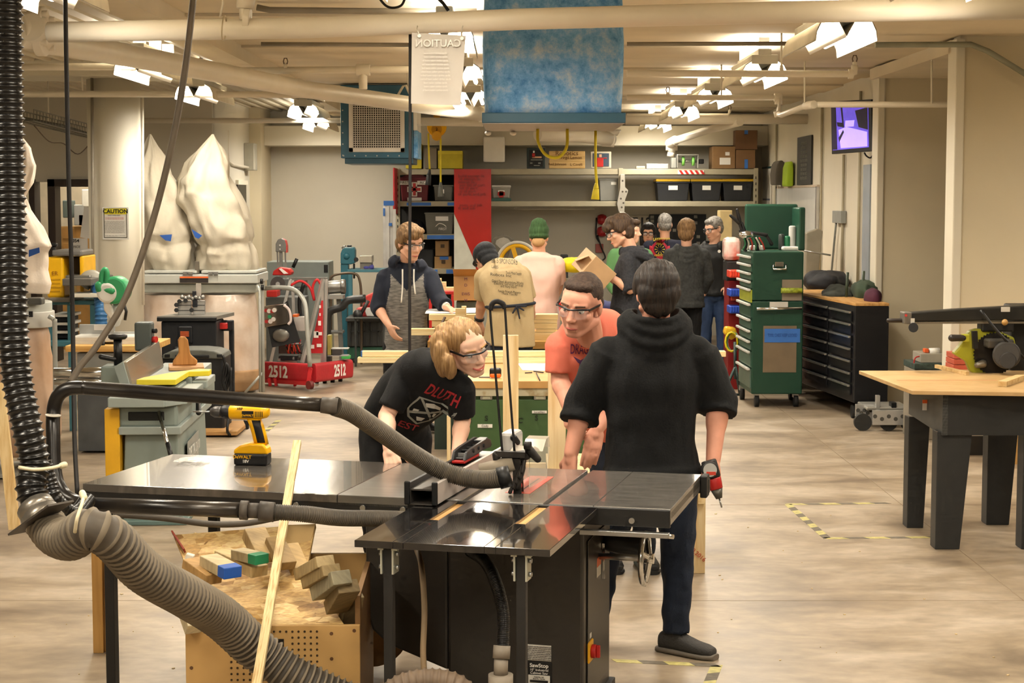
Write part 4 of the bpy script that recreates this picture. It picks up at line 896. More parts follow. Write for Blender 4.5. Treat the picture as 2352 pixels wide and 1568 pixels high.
# ================================================================ left side: dust collectors, machines, robot
CANVAS = mat('#c2b9a6', 0.85, var=0.05, scale=5, bump=0.15, bscale=60); PLASTIC = mat('#d8c9bb', 0.22, var=0.12, scale=4, bump=0.35, bscale=9, spec=0.6, col2='#c3ab96')
LGREY = mat('#b9bab2', 0.4, var=0.04); TUBEG = mat('#a9aaa3', 0.4, 0.3); BLUE = mat('#23509c', 0.5); BTEAL = mat('#3f7482', 0.45, var=0.08)
def bag(prof, Y0, dep, tw=0.0, seed=0, folds=0.04, n=56, fy=0.5):
    mb = MB(); k = Y0/F; rings = []
    prof2 = []
    for (a, b) in zip(prof, prof[1:]):
        for i in range(5): prof2.append([lerp(a[j], b[j], i/5) for j in range(3)])
    prof2.append(prof[-1])
    for (py, px, r) in prof2:
        c = P(px, py, Y0); rg = []; rr = r*k
        for j in range(n):
            t = 2*PI*j/n; p = c + X*(rr*math.cos(t)) + Y*(min(rr, dep)*math.sin(t))
            f = folds * min(1.0, r/40) * (mnoise.noise(V((math.cos(t)*1.6 + seed, math.sin(t)*1.6, c.z*3.0 + 1.2*math.cos(t + seed)))) + 0.5*mnoise.noise(V((math.cos(t)*4, math.sin(t)*4 + seed, c.z*7 - 2*math.cos(t)))))
            d = (p - c); d = d.normalized() if d.length > 1e-5 else X
            rg.append(p + d*f + Z*(folds*0.6*mnoise.noise(V((t*1.3, seed, c.z*5)))*min(1, r/60)))
        rings.append(rg)
    return mb.loft(rings)
YD = 17.9
dc_ = thing('dust_collector', 'twin-bag dust collector with white canvas bags above a grey body beside the column', 'dust collector', P(465, 905, YD))
bag([(308, 345, 2), (345, 348, 18), (400, 352, 36), (450, 366, 54), (500, 378, 62), (540, 386, 63), (556, 388, 56), (572, 390, 63), (600, 392, 64), (622, 394, 58)], YD - 0.05, 0.33, seed=3, folds=0.085).build('filter_bag', CANVAS, dc_, world=True)
bag([(308, 489, 2), (345, 482, 24), (415, 466, 62), (450, 478, 66), (500, 494, 68), (545, 510, 68), (562, 514, 60), (580, 518, 68), (604, 522, 68), (622, 524, 62)], YD - 0.12, 0.36, seed=9, folds=0.095).build('filter_bag', CANVAS, dc_, world=True)
for q in (((366, 540), (395, 538), (392, 554), (380, 552)), ((440, 526), (464, 541), (456, 548), (448, 545))):
    MB().prism([P(a, b, YD - 0.54 if q[0][0] < 400 else YD - 0.52) for a, b in q], (0, 0.006, 0)).build('bag_logo', BLUE, dc_, world=True)
def tray(x0, x1, y0, y1, Yc, dep, nm, m, par, bev=0.01):
    a, b = P(x0, y1, Yc), P(x1, y0, Yc); return MB().b2((a.x, Yc, a.z), (b.x, Yc + dep, b.z)).build(nm, m, par, bev, world=True)
tray(331, 452, 621, 628, YD - 0.42, 0.7, 'bag_rim', LGREY, dc_); tray(462, 590, 621, 628, YD - 0.42, 0.7, 'bag_rim', LGREY, dc_)
tray(328, 592, 630, 651, YD - 0.45, 0.75, 'collector_body', LGREY, dc_); tray(330, 588, 652, 672, YD - 0.40, 0.65, 'lower_body', mat('#a5a89f', 0.45), dc_)
tray(413, 478, 635, 649, YD - 0.465, 0.01, 'warning_label', mat('#2c2624', 0.5), dc_, 0); tray(413, 478, 635, 638.5, YD - 0.47, 0.01, 'label_header', ORANGE, dc_, 0)
for px in (420, 432, 478, 490): tray(px, px + 10, 624, 631, YD - 0.47, 0.03, 'bag_clamp', STEEL, dc_, 0.002)
tray(448, 456, 600, 628, YD - 0.4, 0.05, 'strap_latch', mat('#7d766a', 0.4, 0.5), dc_, 0.003)
bag([(674, 395, 62), (690, 395, 64), (740, 396, 68), (800, 396, 70), (860, 398, 68), (892, 398, 60)], YD - 0.1, 0.3, seed=5, folds=0.02).build('plastic_bag', PLASTIC, dc_, world=True)
bag([(674, 525, 62), (690, 525, 66), (740, 524, 72), (800, 524, 74), (850, 528, 74), (892, 528, 64)], YD - 0.15, 0.32, seed=6, folds=0.02).build('plastic_bag', PLASTIC, dc_, world=True)
bag([(845, 530, 71), (870, 530, 72), (894, 530, 62)], YD - 0.17, 0.32, seed=6, folds=0.012).build('sawdust_fill', mat('#a78560', 0.8, var=0.15), dc_, world=True)
fr = []
Yf = YD - 0.52
for pts in ([P(600, 655, Yf), P(603, 665, Yf), P(604, 780, Yf), P(605, 900, Yf)], [P(590, 655, Yf + .1), P(597, 668, Yf), P(598, 900, Yf)]): MB().tube(pts, 0.016, 10).build('frame_leg', TUBEG, dc_, world=True)
for a, b in (((604, 740), (598, 745)), ((604, 855), (560, 905)), ((604, 860), (597, 862))): MB().tube([P(*a, Yf), P(*b, Yf)], 0.013, 8).build('frame_brace', TUBEG, dc_, world=True)
for a in ((598, 646), (600, 660)): MB().cyl(P(*a, Yf - .03), P(a[0] + 6, a[1], Yf - .03), 0.028, n=14).build('frame_knob', BLACK, dc_, world=True)
MB().b2(P(345, 905, YD - .4), P(600, 897, YD + .3)).build('base_frame', TUBEG, dc_, world=True)
# nearer dust collector at the left edge
Y2_ = 12.6
d2 = thing('dust_collector', 'dust collector with pinkish bag half hidden by the big hose at left edge', 'dust collector', P(40, 1080, Y2_))
bag([(318, 50, 4), (340, 52, 20), (380, 48, 34), (420, 40, 32), (450, 36, 20), (480, 38, 28), (520, 40, 54), (565, 40, 74), (580, 40, 64), (620, 40, 62), (650, 40, 70), (672, 40, 66)], Y2_, 0.27, seed=12, folds=0.03).build('filter_bag', mat('#e6d8c8', 0.8, var=0.05, bump=0.15, bscale=60), d2, world=True)
MB().prism([P(a, b, Y2_ - 0.255) for a, b in ((66, 574), (90, 568), (91, 580), (66, 590))], (0, 0.006, 0)).build('bag_logo', BLUE, d2, world=True)
c = P(40, 700, Y2_); MB().cyl(P(40, 740, Y2_), P(40, 690, Y2_), 0.245, n=36).build('collector_body', LGREY, d2, 0.01, world=True)
MB().cyl(P(40, 748, Y2_), P(40, 712, Y2_), 0.262, n=36).build('body_band', mat('#c4c2ba', 0.4), d2, 0.006, world=True)
tray(62, 95, 684, 700, Y2_ - 0.26, 0.1, 'motor_box', mat('#55544f', 0.5), d2); tray(66, 74, 715, 728, Y2_ - 0.27, 0.02, 'brand_plate', BLACK, d2, 0)
bag([(748, 40, 62), (770, 42, 68), (850, 46, 78), (930, 48, 88), (1000, 48, 90), (1040, 48, 80)], Y2_, 0.28, seed=15, folds=0.02).build('plastic_bag', mat('#cdb199', 0.3, var=0.15, scale=3, bump=0.2, bscale=12, col2='#b39072'), d2, world=True)
MB().tube([P(112, 726, Y2_ - .2), P(124, 735, Y2_ - .2), P(126, 760, Y2_ - .2), P(128, 1000, Y2_ - .2)], 0.017, 10, sub=4).build('frame_leg', TUBEG, d2, world=True)
MB().b2(P(-40, 1088, Y2_ - .3), P(120, 1068, Y2_ + .3)).build('base_frame', TUBEG, d2, world=True)
for px, q in ((0, 'left'), (36, 'right')):
    solo(MB().bar(P(px - 4, 880, 9.6), P(px + 34, 1215 if px == 0 else 1222, 9.5), 0.06, 0.03, Y), 'timber_board', wood(2, '#d6bd8c', '#b8935b'), 'pale timber board leaning at the left edge behind the big hose' if px == 0 else 'second pale timber board at the left edge behind the hose junction', 'board', 'boards behind the hose') if px == 0 else None
# round column notice and trunking
cs = thing('caution_sign', 'yellow headed caution notice taped to the round cream column', 'sign', P(265, 550, 16.43))
a, b = P(236, 550, 16.42), P(295, 476, 16.42)
MB().b2((a.x, 16.42, a.z), (b.x, 16.426, b.z)).build('sign_sheet', PAPER, cs, world=True)
mb = MB(); a, b = P(239, 546, 16.418), P(291, 478, 16.418)
for p, q in (((a.x, a.z), (b.x, a.z + .006)), ((a.x, b.z - .006), (b.x, b.z)), ((a.x, a.z), (a.x + .006, b.z)), ((b.x - .006, a.z), (b.x, b.z))): mb.b2((p[0], 16.416, p[1]), (q[0], 16.42, q[1]))
mb.build('sign_border', mat('#4a4638', 0.5), cs, world=True)
a, b = P(240, 492, 16.415), P(290, 479, 16.415); MB().b2((a.x, 16.415, a.z), (b.x, 16.42, b.z)).build('yellow_header', mat('#ece02e', 0.5), cs, world=True)
text('CAUTION', 0.052, P(265, 485.5, 16.41), X, Z, BLACK, cs, 'sign_text', bold=0.0015)
text('SAFETY REQUIRED', 0.014, P(262, 494.5, 16.41), X, Z, BLACK, cs, 'sign_text'); 
for i in range(2): text('EYE PROTECTION MUST BE WORN', 0.011, P(263, 500 + i*3, 16.41), X, Z, RED, cs, 'sign_text')
for i in range(9): text('use machines only when trained and with permission of staff'[i:44 + (i*5) % 14], 0.011, P(263, 508 + i*3.2, 16.41), X, Z, mat('#55524a', 0.6), cs, 'sign_text', width=0.19)
text('keep this area clear at all times', 0.011, P(265, 541, 16.41), X, Z, mat('#55524a', 0.6), cs, 'sign_text', width=0.19)
pipe([P(211, 170, 16.45), P(213, 560, 16.45), P(214, 640, 16.45)], 0.014, 'grey conduit down the left side of the round column', 'column_conduit', 'conduit', m=GAL)
pipe([P(327, 215, 16.6), P(328, 550, 16.6), P(329, 700, 16.6)], 0.014, 'cream conduit down the right side of the round column', 'column_conduit', 'conduit')
# office behind the door: shelves, paper sign
of = thing('office_shelf', 'brown wooden office cabinet seen through the dark door frame', 'cabinet', P(178, 640, 23.2))
a, b = P(140, 829, 23.0), P(235, 520, 23.0)
MB().b2((a.x, 23.0, 0), (b.x, 23.6, b.z)).build('cabinet_body', mat('#b98d4f', 0.5, var=0.1), of, world=True)
for i in range(3):
    for j in range(3):
        x0 = a.x + .06 + i*(b.x - a.x - .06)/3; z0 = b.z - .16 - j*.2; MB().b2((x0, 22.985, z0), (x0 + .14, 23.0, z0 + .14)).build('drawer', mat('#a87a3d', 0.5), of, 0.003, world=True)
for (x0, x1, y0, y1, colr, nm, lab) in ((168, 192, 470, 518, '#9c9a94', 'storage_box', 'grey box on top of the brown office cabinet'), (178, 190, 492, 518, '#8e3b2c', 'red_tin', 'small red tin on top of the brown office cabinet'), (142, 160, 460, 500, '#55605a', 'paper_roll', 'dark rolled chart on the office cabinet behind the door frame'), (186, 206, 435, 475, '#d8d2c4', 'wall_chart', 'pale wall chart hanging inside the office')):
    a, b = P(x0, y1, 22.9), P(x1, y0, 22.9); solo(MB().b2((a.x, 22.95, a.z), (b.x, 23.2, b.z)), nm, mat(colr, 0.6), lab, 'office item', bevel=0.01)
ps_ = thing('paper_sign', 'white office sign sheet with a room number hanging in front of the door frame', 'sign', P(180, 588, 21.3))
a, b = P(158, 588, 21.3), P(200, 547, 21.3); MB().b2((a.x, 21.3, a.z), (b.x, 21.33, b.z)).build('sign_sheet', PAPER, ps_, world=True)
text('1054', 0.058, P(171, 553, 21.29), X, Z, BLACK, ps_, 'sign_text', bold=0.001); text('OFFICE', 0.045, P(171, 567, 21.29), X, Z, BLACK, ps_, 'sign_text')
solo(MB().prism([P(193, 475, 21.3), P(208, 476, 21.3), P(207, 548, 21.3), P(184, 545, 21.3)], (0, 0.03, 0)), 'paper_roll', PAPER, 'long white paper sheet hanging beside the column at the door', 'paper')
# thickness planer on its teal stand
YP = 14.9
st = thing('machine_stand', 'teal steel stand with white drawers under the yellow planer', 'stand', P(165, 860, YP))
tray(108, 222, 690, 700, YP, 0.6, 'stand_top', BTEAL, st); 
for px in (110, 160, 212): tray(px, px + 9, 700, 991.5, YP, 0.04, 'stand_leg', BTEAL, st, 0.003)
for i in range(3): tray(116, 160, 722 + i*19, 728 + i*19, YP + 0.01, 0.4, 'drawer_front', mat('#dcdad2', 0.4), st, 0.003); tray(116, 160, 729 + i*19, 738 + i*19, YP + 0.06, 0.3, 'drawer_recess', mat('#15181a', 0.6), st, 0)
tray(100, 165, 782, 796, YP - 0.05, 0.5, 'lower_shelf', BTEAL, st)
pl = thing('thickness_planer', 'yellow thickness planer with dark motor head on the teal stand', 'planer', P(165, 690, YP))
tray(108, 145, 590, 684, YP, 0.45, 'side_frame', mat('#eab312', 0.4, var=0.05), pl, 0.02); tray(184, 191, 588, 682, YP, 0.45, 'side_frame', mat('#eab312', 0.4), pl, 0.01)
tray(119, 188, 574, 588, YP - .02, 0.42, 'motor_head', mat('#6d6a66', 0.4, var=0.1), pl, 0.015); tray(114, 130, 558, 566, YP, 0.06, 'depth_knob', BLACK, pl, 0.01); tray(118, 126, 566, 576, YP + .01, 0.04, 'knob_stem', BLACK, pl)
tray(145, 186, 590, 632, YP + .2, 0.2, 'inner_panel', mat('#4a3a1c', 0.5), pl); tray(143, 210, 640, 656, YP - .3, 0.8, 'planer_bed', mat('#5b5852', 0.45), pl, 0.006)
tray(150, 208, 632, 640, YP - .1, 0.3, 'feed_rollers', mat('#8c8a84', 0.3, 0.6), pl); tray(110, 160, 684, 694, YP - .1, 0.5, 'planer_base', mat('#6f6b62', 0.5), pl, 0.01)
tray(160, 235, 674, 683, YP - .3, 0.6, 'extension_wing', mat('#cbc6b8', 0.45), pl, 0.004)
for j in range(4): tray(112, 138, 640 + j*9, 643 + j*9, YP - .004, 0.01, 'side_rib', mat('#d09c10', 0.4), pl, 0)
text('ER', 0.05, P(126, 628, YP - .006), X, Z, mat('#a06a10', 0.5), pl, 'hand_lettering')
MB().tube([P(190, 655, YP), P(204, 638, YP), P(218, 640, YP), P(226, 665, YP)], 0.065, 14, sub=5).build('dust_elbow', mat('#a8a498', 0.5), pl, world=True)
mb = MB(); mb.rib([P(222, 655, YP - .15), P(230, 690, YP - .2), P(232, 745, YP - .25), P(228, 850, YP - .1), P(225, 985, YP)], 0.055, 0.03, 0.12, 14); solo(mb, 'blue_hose', mat('#2b5f8f', 0.4), 'blue ribbed hose hanging from the planer between column and miter saw', 'hose')
tray_s = lambda x0, x1, y0, y1, Yc, dep, nm, m, lab, cat, bev=0.006, grp=None: solo(MB().b2((P(x0, y1, Yc).x, Yc, P(x0, y1, Yc).z), (P(x1, y0, Yc).x, Yc + dep, P(x0, y0, Yc).z)), nm, m, lab, cat, grp, bevel=bev)
tray_s(186, 210, 592, 632, YP + .5, 0.1, 'clear_bag', mat('#b5c4c6', 0.3), 'pale bag hanging behind the planer at the column', 'bag', 0.03)
# miter saw on wooden bench top
YM = 13.6
wb = thing('wooden_bench', 'small bench with thick wooden top carrying the miter saw', 'bench', P(248, 1037, YM))
tray(150, 348, 794, 808, YM - .15, 0.75, 'bench_top', wood(0, '#d6ab66', '#b98a45'), wb, 0.004)
tray(178, 330, 810, 868, YM - .1, 0.5, 'bench_body', mat('#7d7f7c', 0.5, var=0.1), wb, 0.006); tray(180, 252, 868, 1036, YM, 0.5, 'bench_pedestal', mat('#55595c', 0.55, var=0.15), wb, 0.006); tray(300, 345, 868, 1010, YM + .3, 0.1, 'rear_leg', mat('#55595c', 0.55), wb, 0.006)
ms = thing('miter_saw', 'miter saw with green handle and motor on the wooden bench beside the column', 'miter saw', P(250, 794, YM))
SGR = mat('#2d8a57', 0.4, var=0.08); SGY = mat('#cfcdc5', 0.4, var=0.05)
tray(165, 330, 772, 786, YM, 0.35, 'saw_base', SGY, ms, 0.012); tray(170, 218, 782, 795, YM, 0.3, 'base_foot', SGY, ms, 0.008); tray(270, 326, 782, 795, YM, 0.3, 'base_foot', SGY, ms, 0.008)
tray(182, 262, 745, 770, YM + .25, 0.04, 'saw_fence', mat('#aeb0ae', 0.35, 0.4), ms, 0.004); tray(262, 327, 762, 772, YM + .25, 0.04, 'saw_fence', mat('#aeb0ae', 0.35, 0.4), ms, 0.004)
tray(216, 244, 746, 758, YM + .24, 0.01, 'warning_label', mat('#d8cfc6', 0.5), ms, 0)
c = P(268, 665, YM + .1); k = YM/F
MB().cyl(c + V((0.0, -.12, 0)), c + V((0.01, .05, 0)), 32*k, n=28).build('blade_guard', SGR, ms, 0.02, world=True)
MB().cyl(c + V((-0.05, -.13, -.02)), c + V((-0.05, -.05, -.02)), 24*k, n=24).build('motor_cover', SGY, ms, 0.02, world=True)
MB().tube([P(232, 665, YM), P(234, 632, YM), P(241, 619, YM), P(246, 630, YM), P(244, 660, YM)], 0.022, 12, sub=5).build('saw_handle', SGR, ms, world=True)
MB().caps(P(228, 655, YM), 0.035, P(230, 665, YM), 0.035).caps(P(240, 665, YM), 0.03, P(258, 668, YM), 0.04).build('handle_housing', SGR, ms, world=True)
mb = MB(); mb.prism([P(236, 668, YM), P(246, 668, YM), P(262, 728, YM), P(255, 735, YM), P(238, 712, YM)], (0, .05, 0)); mb.build('saw_arm', mat('#d6d2c7', 0.4), ms, 0.01, world=True)
MB().cyl(P(262, 740, YM + .2), P(275, 700, YM + .1), 0.05).build('arm_pivot', SGY, ms, world=True); MB().tube([P(284, 695, YM), P(290, 715, YM), P(287, 735, YM)], 0.012, 8).build('cord', BLACK, ms, world=True)
MB().cyl(P(235, 800, YM - .1), P(235, 780, YM - .1), 0.02).build('lock_knob', BLACK, ms, world=True)
# router table
YR = 15.4
rt = thing('router_table', 'black router table with silver fence in front of the dust collector', 'router table', P(450, 960, YR))
a = P(361, 735, YR); b = P(500, 735, YR); ztop = P(400, 724, YR).z
MB().prism([P(361, 734, YR), P(497, 734, YR), V((P(538, 720, YR + .55).x, YR + .55, P(361, 734, YR).z)), V((P(420, 720, YR + .55).x, YR + .55, P(361, 734, YR).z))], (0, 0, 0.03)).build('table_top', mat('#7f7c75', 0.3, 0.1), rt, world=True)
tray(360, 497, 729, 738, YR - .01, 0.03, 'front_edge', BLACK, rt, 0.004)
RB = mat('#17181b', 0.5, var=0.1)
tray(372, 497, 738, 855, YR + .02, 0.4, 'cabinet_body', RB, rt, 0.01); tray(528, 536, 735, 960, YR + .35, 0.05, 'rear_leg', RB, rt); tray(500, 536, 735, 760, YR + .3, .02, 'side_apron', RB, rt)
tray(408, 442, 748, 790, YR, 0.03, 'switch_panel', mat('#1d1e21', 0.35), rt, 0.015)
for i in range(4): tray(414, 434, 761 + i*3.2, 763 + i*3.2, YR - .004, 0.01, 'orange_mark', mat('#c25a2c', 0.5), rt, 0)
tray(400, 446, 796, 808, YR, .03, 'lower_rib', mat('#26272a', 0.4), rt, 0.01)
tray(372, 380, 855, 962, YR + .02, .05, 'front_leg', RB, rt); tray(488, 497, 855, 962, YR + .02, .05, 'front_leg', RB, rt)
tray(502, 520, 742, 756, YR + .2, 0.08, 'red_switch', RED, rt, 0.006)
for x0, x1 in ((408, 438), (443, 470)): tray(x0, x1, 690, 722, YR + .25, 0.04, 'fence_board', ALU, rt, 0.003)
for y0 in (700, 712): tray(408, 470, y0, y0 + 1.5, YR + .245, .01, 'fence_groove', DARK, rt, 0)
for p in ((405, 712), (405, 700), (412, 692), (426, 690), (440, 712)): MB().cyl(P(*p, YR + .2), P(p[0], p[1], YR + .28), 0.02, n=12).build('fence_knob', BLACK, rt, world=True)
tray(442, 452, 668, 705, YR + .22, 0.03, 'black_guard', mat('#23252a', 0.4), rt, 0.004); tray(450, 461, 651, 680, YR + .22, 0.03, 'clear_guard', mat('#cfc6bd', 0.2, alpha=0.5), rt, 0.003)
for i in range(7): MB().sph(P(418 + i*8, 682 + (i % 2)*3, YR + .22), 0.02, 10).build('adjuster', STEEL, rt, world=True)
# loudspeaker on a plywood dolly
YS = 14.7
sp_ = thing('loudspeaker', 'black upright loudspeaker with curved top handle standing behind the jointer', 'loudspeaker', P(445, 992, YS))
tray(372, 513, 815, 990, YS, 0.4, 'speaker_body', mat('#18191b', 0.5, var=0.1), sp_, 0.02)
mb = MB(); pr = [(372, 824), (374, 814), (392, 806), (420, 803), (460, 803), (490, 806), (510, 813), (514, 824)]
mb.prism([P(a, b, YS - .02) for a, b in pr], (0, 0.42, 0)); mb.build('top_housing', mat('#55564f', 0.6, var=0.2), sp_, 0.01, world=True)
tray(402, 480, 815, 822, YS - .03, 0.02, 'handle_opening', BLACK, sp_, 0.006)
for px in (378, 498): tray(px, px + 12, 813, 820, YS - .028, 0.02, 'handle_notch', BLACK, sp_, 0.004)
tray(403, 413, 833, 848, YS - .005, 0.01, 'spec_label', WL, sp_, 0)
tray_s(350, 545, 990, 1000, YS - .2, 0.7, 'plywood_dolly', wood(0, '#b98d58', '#96703f'), 'thin plywood sheet on the floor under the black loudspeaker', 'board')
solo(MB().tube([P(512, 815, YS - .1), P(520, 850, YS - .1), P(512, 880, YS - .1), P(524, 905, YS - .1), P(512, 870, YS - .1), P(520, 835, YS - .1), P(528, 870, YS - .1), P(516, 900, YS - .1), P(530, 845, YS - .1), P(528, 930, YS - .15), P(522, 985, YS - .25), P(528, 999, YS - .2)], 0.012, 8, sub=6), 'cable_coil', BLACK, 'black cable coil hanging to the right of the loudspeaker', 'cable')
solo(MB().tube([G(512, 985), G(525, 988), G(540, 983), G(544, 975), G(536, 970)], 0.008, 8, sub=6), 'plug_lead', BLACK, 'short black lead with plug on the floor right of the loudspeaker', 'cable')
# jointer
JG = mat('#8d9691', 0.42, var=0.1, scale=4); JG2 = mat('#7c8781', 0.45, var=0.1, scale=3)
jt = thing('jointer', 'grey-green jointer with yellow guard and slanted fence behind the side table', 'jointer', (-2.24, 10.45, 0), 0.045)
def jb(a, b, nm, m, bev=0.006): return MB().b2(a, b).build(nm, m, jt, bev)
jb((-0.20, 0.0, 0.74), (0.14, 0.95, 0.80), 'infeed_table', JG); jb((-0.18, 1.05, 0.745), (0.16, 2.1, 0.815), 'outfeed_table', JG)
MB().prism([(0.14, 0.02, 0.74), (0.25, 0.18, 0.74), (0.25, 0.95, 0.74), (0.14, 0.95, 0.74)], (0, 0, 0.045)).build('rabbet_ledge', JG, jt, 0.004)
jb((0.16, 1.06, 0.74), (0.26, 1.5, 0.79), 'side_ledge', JG)
jb((-0.16, 0.12, 0.60), (0.20, 1.95, 0.74), 'bed_casting', JG2, 0.02); jb((-0.10, 0.115, 0.645), (0.12, 0.13, 0.70), 'bed_recess', mat('#1a1c1a', 0.7))
MB().prism([(-0.13, 0.16, 0.56), (0.19, 0.16, 0.56), (0.21, 0.16, 0.0), (-0.15, 0.16, 0.0)], (0, 1.3, 0)).build('base_cabinet', JG2, jt, 0.01)
jb((-0.17, 0.10, 0.56), (0.22, 1.6, 0.61), 'cabinet_rim', JG)
jb((-0.24, 0.1, 0.06), (-0.15, 0.5, 0.72), 'yellow_panel', mat('#d9a520', 0.45), 0.004); jb((-0.19, 0.1, -0.0), (0.25, 1.5, 0.03), 'base_plinth', mat('#5f7672', 0.5))
MB().prism([(0.213, 0.42, 0.30), (0.204, 1.0, 0.30), (0.204, 1.0, 0.47), (0.213, 0.42, 0.47)], (0.003, 0, 0)).build('name_plate', mat('#8a8f8c', 0.3, 0.3), jt)
text('DELTA', 0.10, (0.219, 0.60, 0.385), Y, Z, mat('#d8d8d2', 0.4), jt, 'plate_text', False, bold=0.002, width=0.28); text('DJ-30', 0.09, (0.219, 0.87, 0.385), Y, Z, mat('#c9cac4', 0.4), jt, 'plate_text', False, width=0.2)
MB().prism([(-0.13, 0.5, 0.80), (-0.13, 1.75, 0.82), (-0.16, 1.75, 1.0), (-0.17, 0.5, 0.97)], (-0.03, 0, 0)).build('fence', mat('#b7b2a6', 0.22, 0.75, var=0.05), jt, 0.003)
MB().prism([(-0.14, 0.49, 0.79), (-0.20, 0.49, 0.79), (-0.25, 0.49, 0.94), (-0.19, 0.49, 0.975)], (0, 0.03, 0)).build('fence_end', JG, jt, 0.004)
MB().cyl((-0.20, 0.95, 0.86), (-0.72, 0.95, 0.86), 0.035).cyl((-0.20, 0.95, 0.80), (-0.72, 0.95, 0.80), 0.02).build('fence_rail', CHROME, jt)
jb((-0.40, 0.85, 0.79), (-0.22, 1.05, 0.91), 'fence_carriage', JG2, 0.012)
MB().cyl((-0.30, 0.93, 0.90), (-0.30, 0.93, 1.08), 0.028).build('knob_stem', BLACK, jt); MB().lathe((-0.30, 0.93, 1.08), [(0.05, 0), (0.062, 0.012), (0.062, 0.028), (0.03, 0.036)]).build('star_knob', BLACK, jt); MB().caps((-0.32, 0.9, 0.95), 0.016, (-0.40, 0.88, 0.97), 0.018).build('clamp_lever', BLACK, jt)
jb((-0.29, 1.5, 0.95), (-0.17, 1.62, 1.15), 'switch_box', mat('#4f5654', 0.45), 0.015); MB().cyl((-0.165, 1.52, 1.03), (-0.14, 1.51, 1.03), 0.022).build('stop_button', RED, jt); MB().cyl((-0.165, 1.52, 1.09), (-0.14, 1.51, 1.09), 0.016).build('start_button', BLACK, jt); jb((-0.22, 1.52, 0.75), (-0.19, 1.58, 0.96), 'switch_post', JG2)
lv = MB().cyl((0.09, 0.10, 0.70), (0.19, -0.12, 0.47), 0.012).build('table_lever', CHROME, jt); MB().cyl((0.165, -0.06, 0.53), (0.20, -0.14, 0.45), 0.015).sph((0.205, -0.15, 0.44), 0.024, 14).build('lever_ball', BLACK, lv)
MB().caps((0.24, 0.75, 0.72), 0.014, (0.27, 0.55, 0.64), 0.018).build('side_lever', BLACK, jt)
YG = mat('#e3cf2e', 0.45, var=0.06)
pr = [(-0.12, 0.55), (-0.10, 0.70), (0.02, 0.98), (0.18, 1.25), (0.27, 1.22), (0.27, 1.1), (0.14, 1.06), (0.13, 0.55)]
MB().prism([(x, y, 0.818) for x, y in pr], (0, 0, 0.035)).build('cutter_guard', YG, jt, 0.004)
# push block and board on the jointer
k_ = MW[jt.name]
pb_ = thing('push_block', 'wooden push block with upright handle resting on the jointer', 'push block', k_ @ V((0.02, 1.65, 0.816)), 0.2)
MB().b2((-0.10, -0.16, 0.001), (0.14, 0.14, 0.024)).build('block_base', wood(0, '#c99a6c', '#ac7b4c'), pb_, 0.003)
pr = [(-0.075, 0.024), (0.09, 0.024), (0.10, 0.055), (0.05, 0.10), (0.035, 0.20), (0.015, 0.225), (-0.02, 0.225), (-0.035, 0.20), (-0.03, 0.11), (-0.07, 0.055)]
MB().prism([(x, -0.03, z) for x, z in pr], (0, 0.035, 0)).build('block_handle', wood(2, '#c08a4e', '#a06e38'), pb_, 0.010, seg=3)
def tray_g(x0, x1, y0, Yc, dep, nm, m, par, bev=0.004):
    a, b = P(x0, y0, Yc), P(x1, y0, Yc); return MB().b2((a.x, Yc, 0), (b.x, Yc + dep, a.z)).build(nm, m, par, bev, world=True)
# ================================================================ competition robot on its cart and machines behind it
YB = 18.6; kb_ = YB/F
rb = thing('robot', 'red bumpered competition robot with 2512 in white numbers and a tall aluminium frame', 'robot', P(710, 880, YB))
BR = mat('#b3212a', 0.6, var=0.08, bump=0.2, bscale=30)
def Q(px, py, dy=0.0): return P(px, py, YB + dy)
def bumper(a, b, h, r, nm):
    mb = MB(); d = (b - a).normalized(); s = d.cross(Z)
    mb.loft([mb.ring(p, s, Z, r, h/2, 24, 4) for p in (a, a.lerp(b, .02), a.lerp(b, .98), b)]); return mb.build(nm, BR, rb, world=True)
A_, B_, C_ = Q(612, 851, .15), Q(716, 857, -.55), Q(802, 846, 0.35)
bumper(A_, B_, .20, .05, 'bumper'); bumper(B_, C_, .20, .05, 'bumper')
WN = mat('#efe9e2', 0.6, var=0)
for (a, b, t0, w_) in ((A_, B_, 0.36, 0.38), (B_, C_, 0.62, 0.30)):
    d = (b - a).normalized(); n_ = V((d.y, -d.x, 0)).normalized(); n_ = n_ if n_.y < 0 else -n_
    text('2512', 0.17, a.lerp(b, t0) + n_*0.054 - Z*0.004, d, Z, WN, rb, 'bumper_number', bold=0.006, width=w_)
RC = mat('#c02026', 0.45)
MB().bar(Q(612, 874, .1), Q(708, 880, -.6), .05, .04).bar(Q(708, 880, -.6), Q(714, 845, -.6), .04, .04, X).build('cart_frame', RC, rb, world=True)
for px in (618, 632, 675): MB().bar(Q(px, 868, -.1), Q(px + 3, 886, -.1), .04, .03, X).build('cart_bracket', RC, rb, world=True)
MB().cyl(Q(708, 884, -.65), Q(716, 884, -.62), .045, n=18).build('caster_wheel', mat('#6d2a26', 0.5), rb, world=True)
for px, dy in ((724, .1), (742, .2), (760, .3), (778, .4)): MB().cyl(Q(px, 870, dy), Q(px + 8, 870, dy), .05, n=16).build('drive_wheel', RUBBER, rb, world=True)
# handle hoop of the cart
MB().tube([Q(608, 662, -.3), Q(640, 660, -.35), Q(672, 664, -.42), Q(692, 680, -.5), Q(702, 705, -.55), Q(706, 760, -.6), Q(712, 842, -.62)], .024, 12, sub=5).build('cart_handle', TUBEG, rb, world=True)
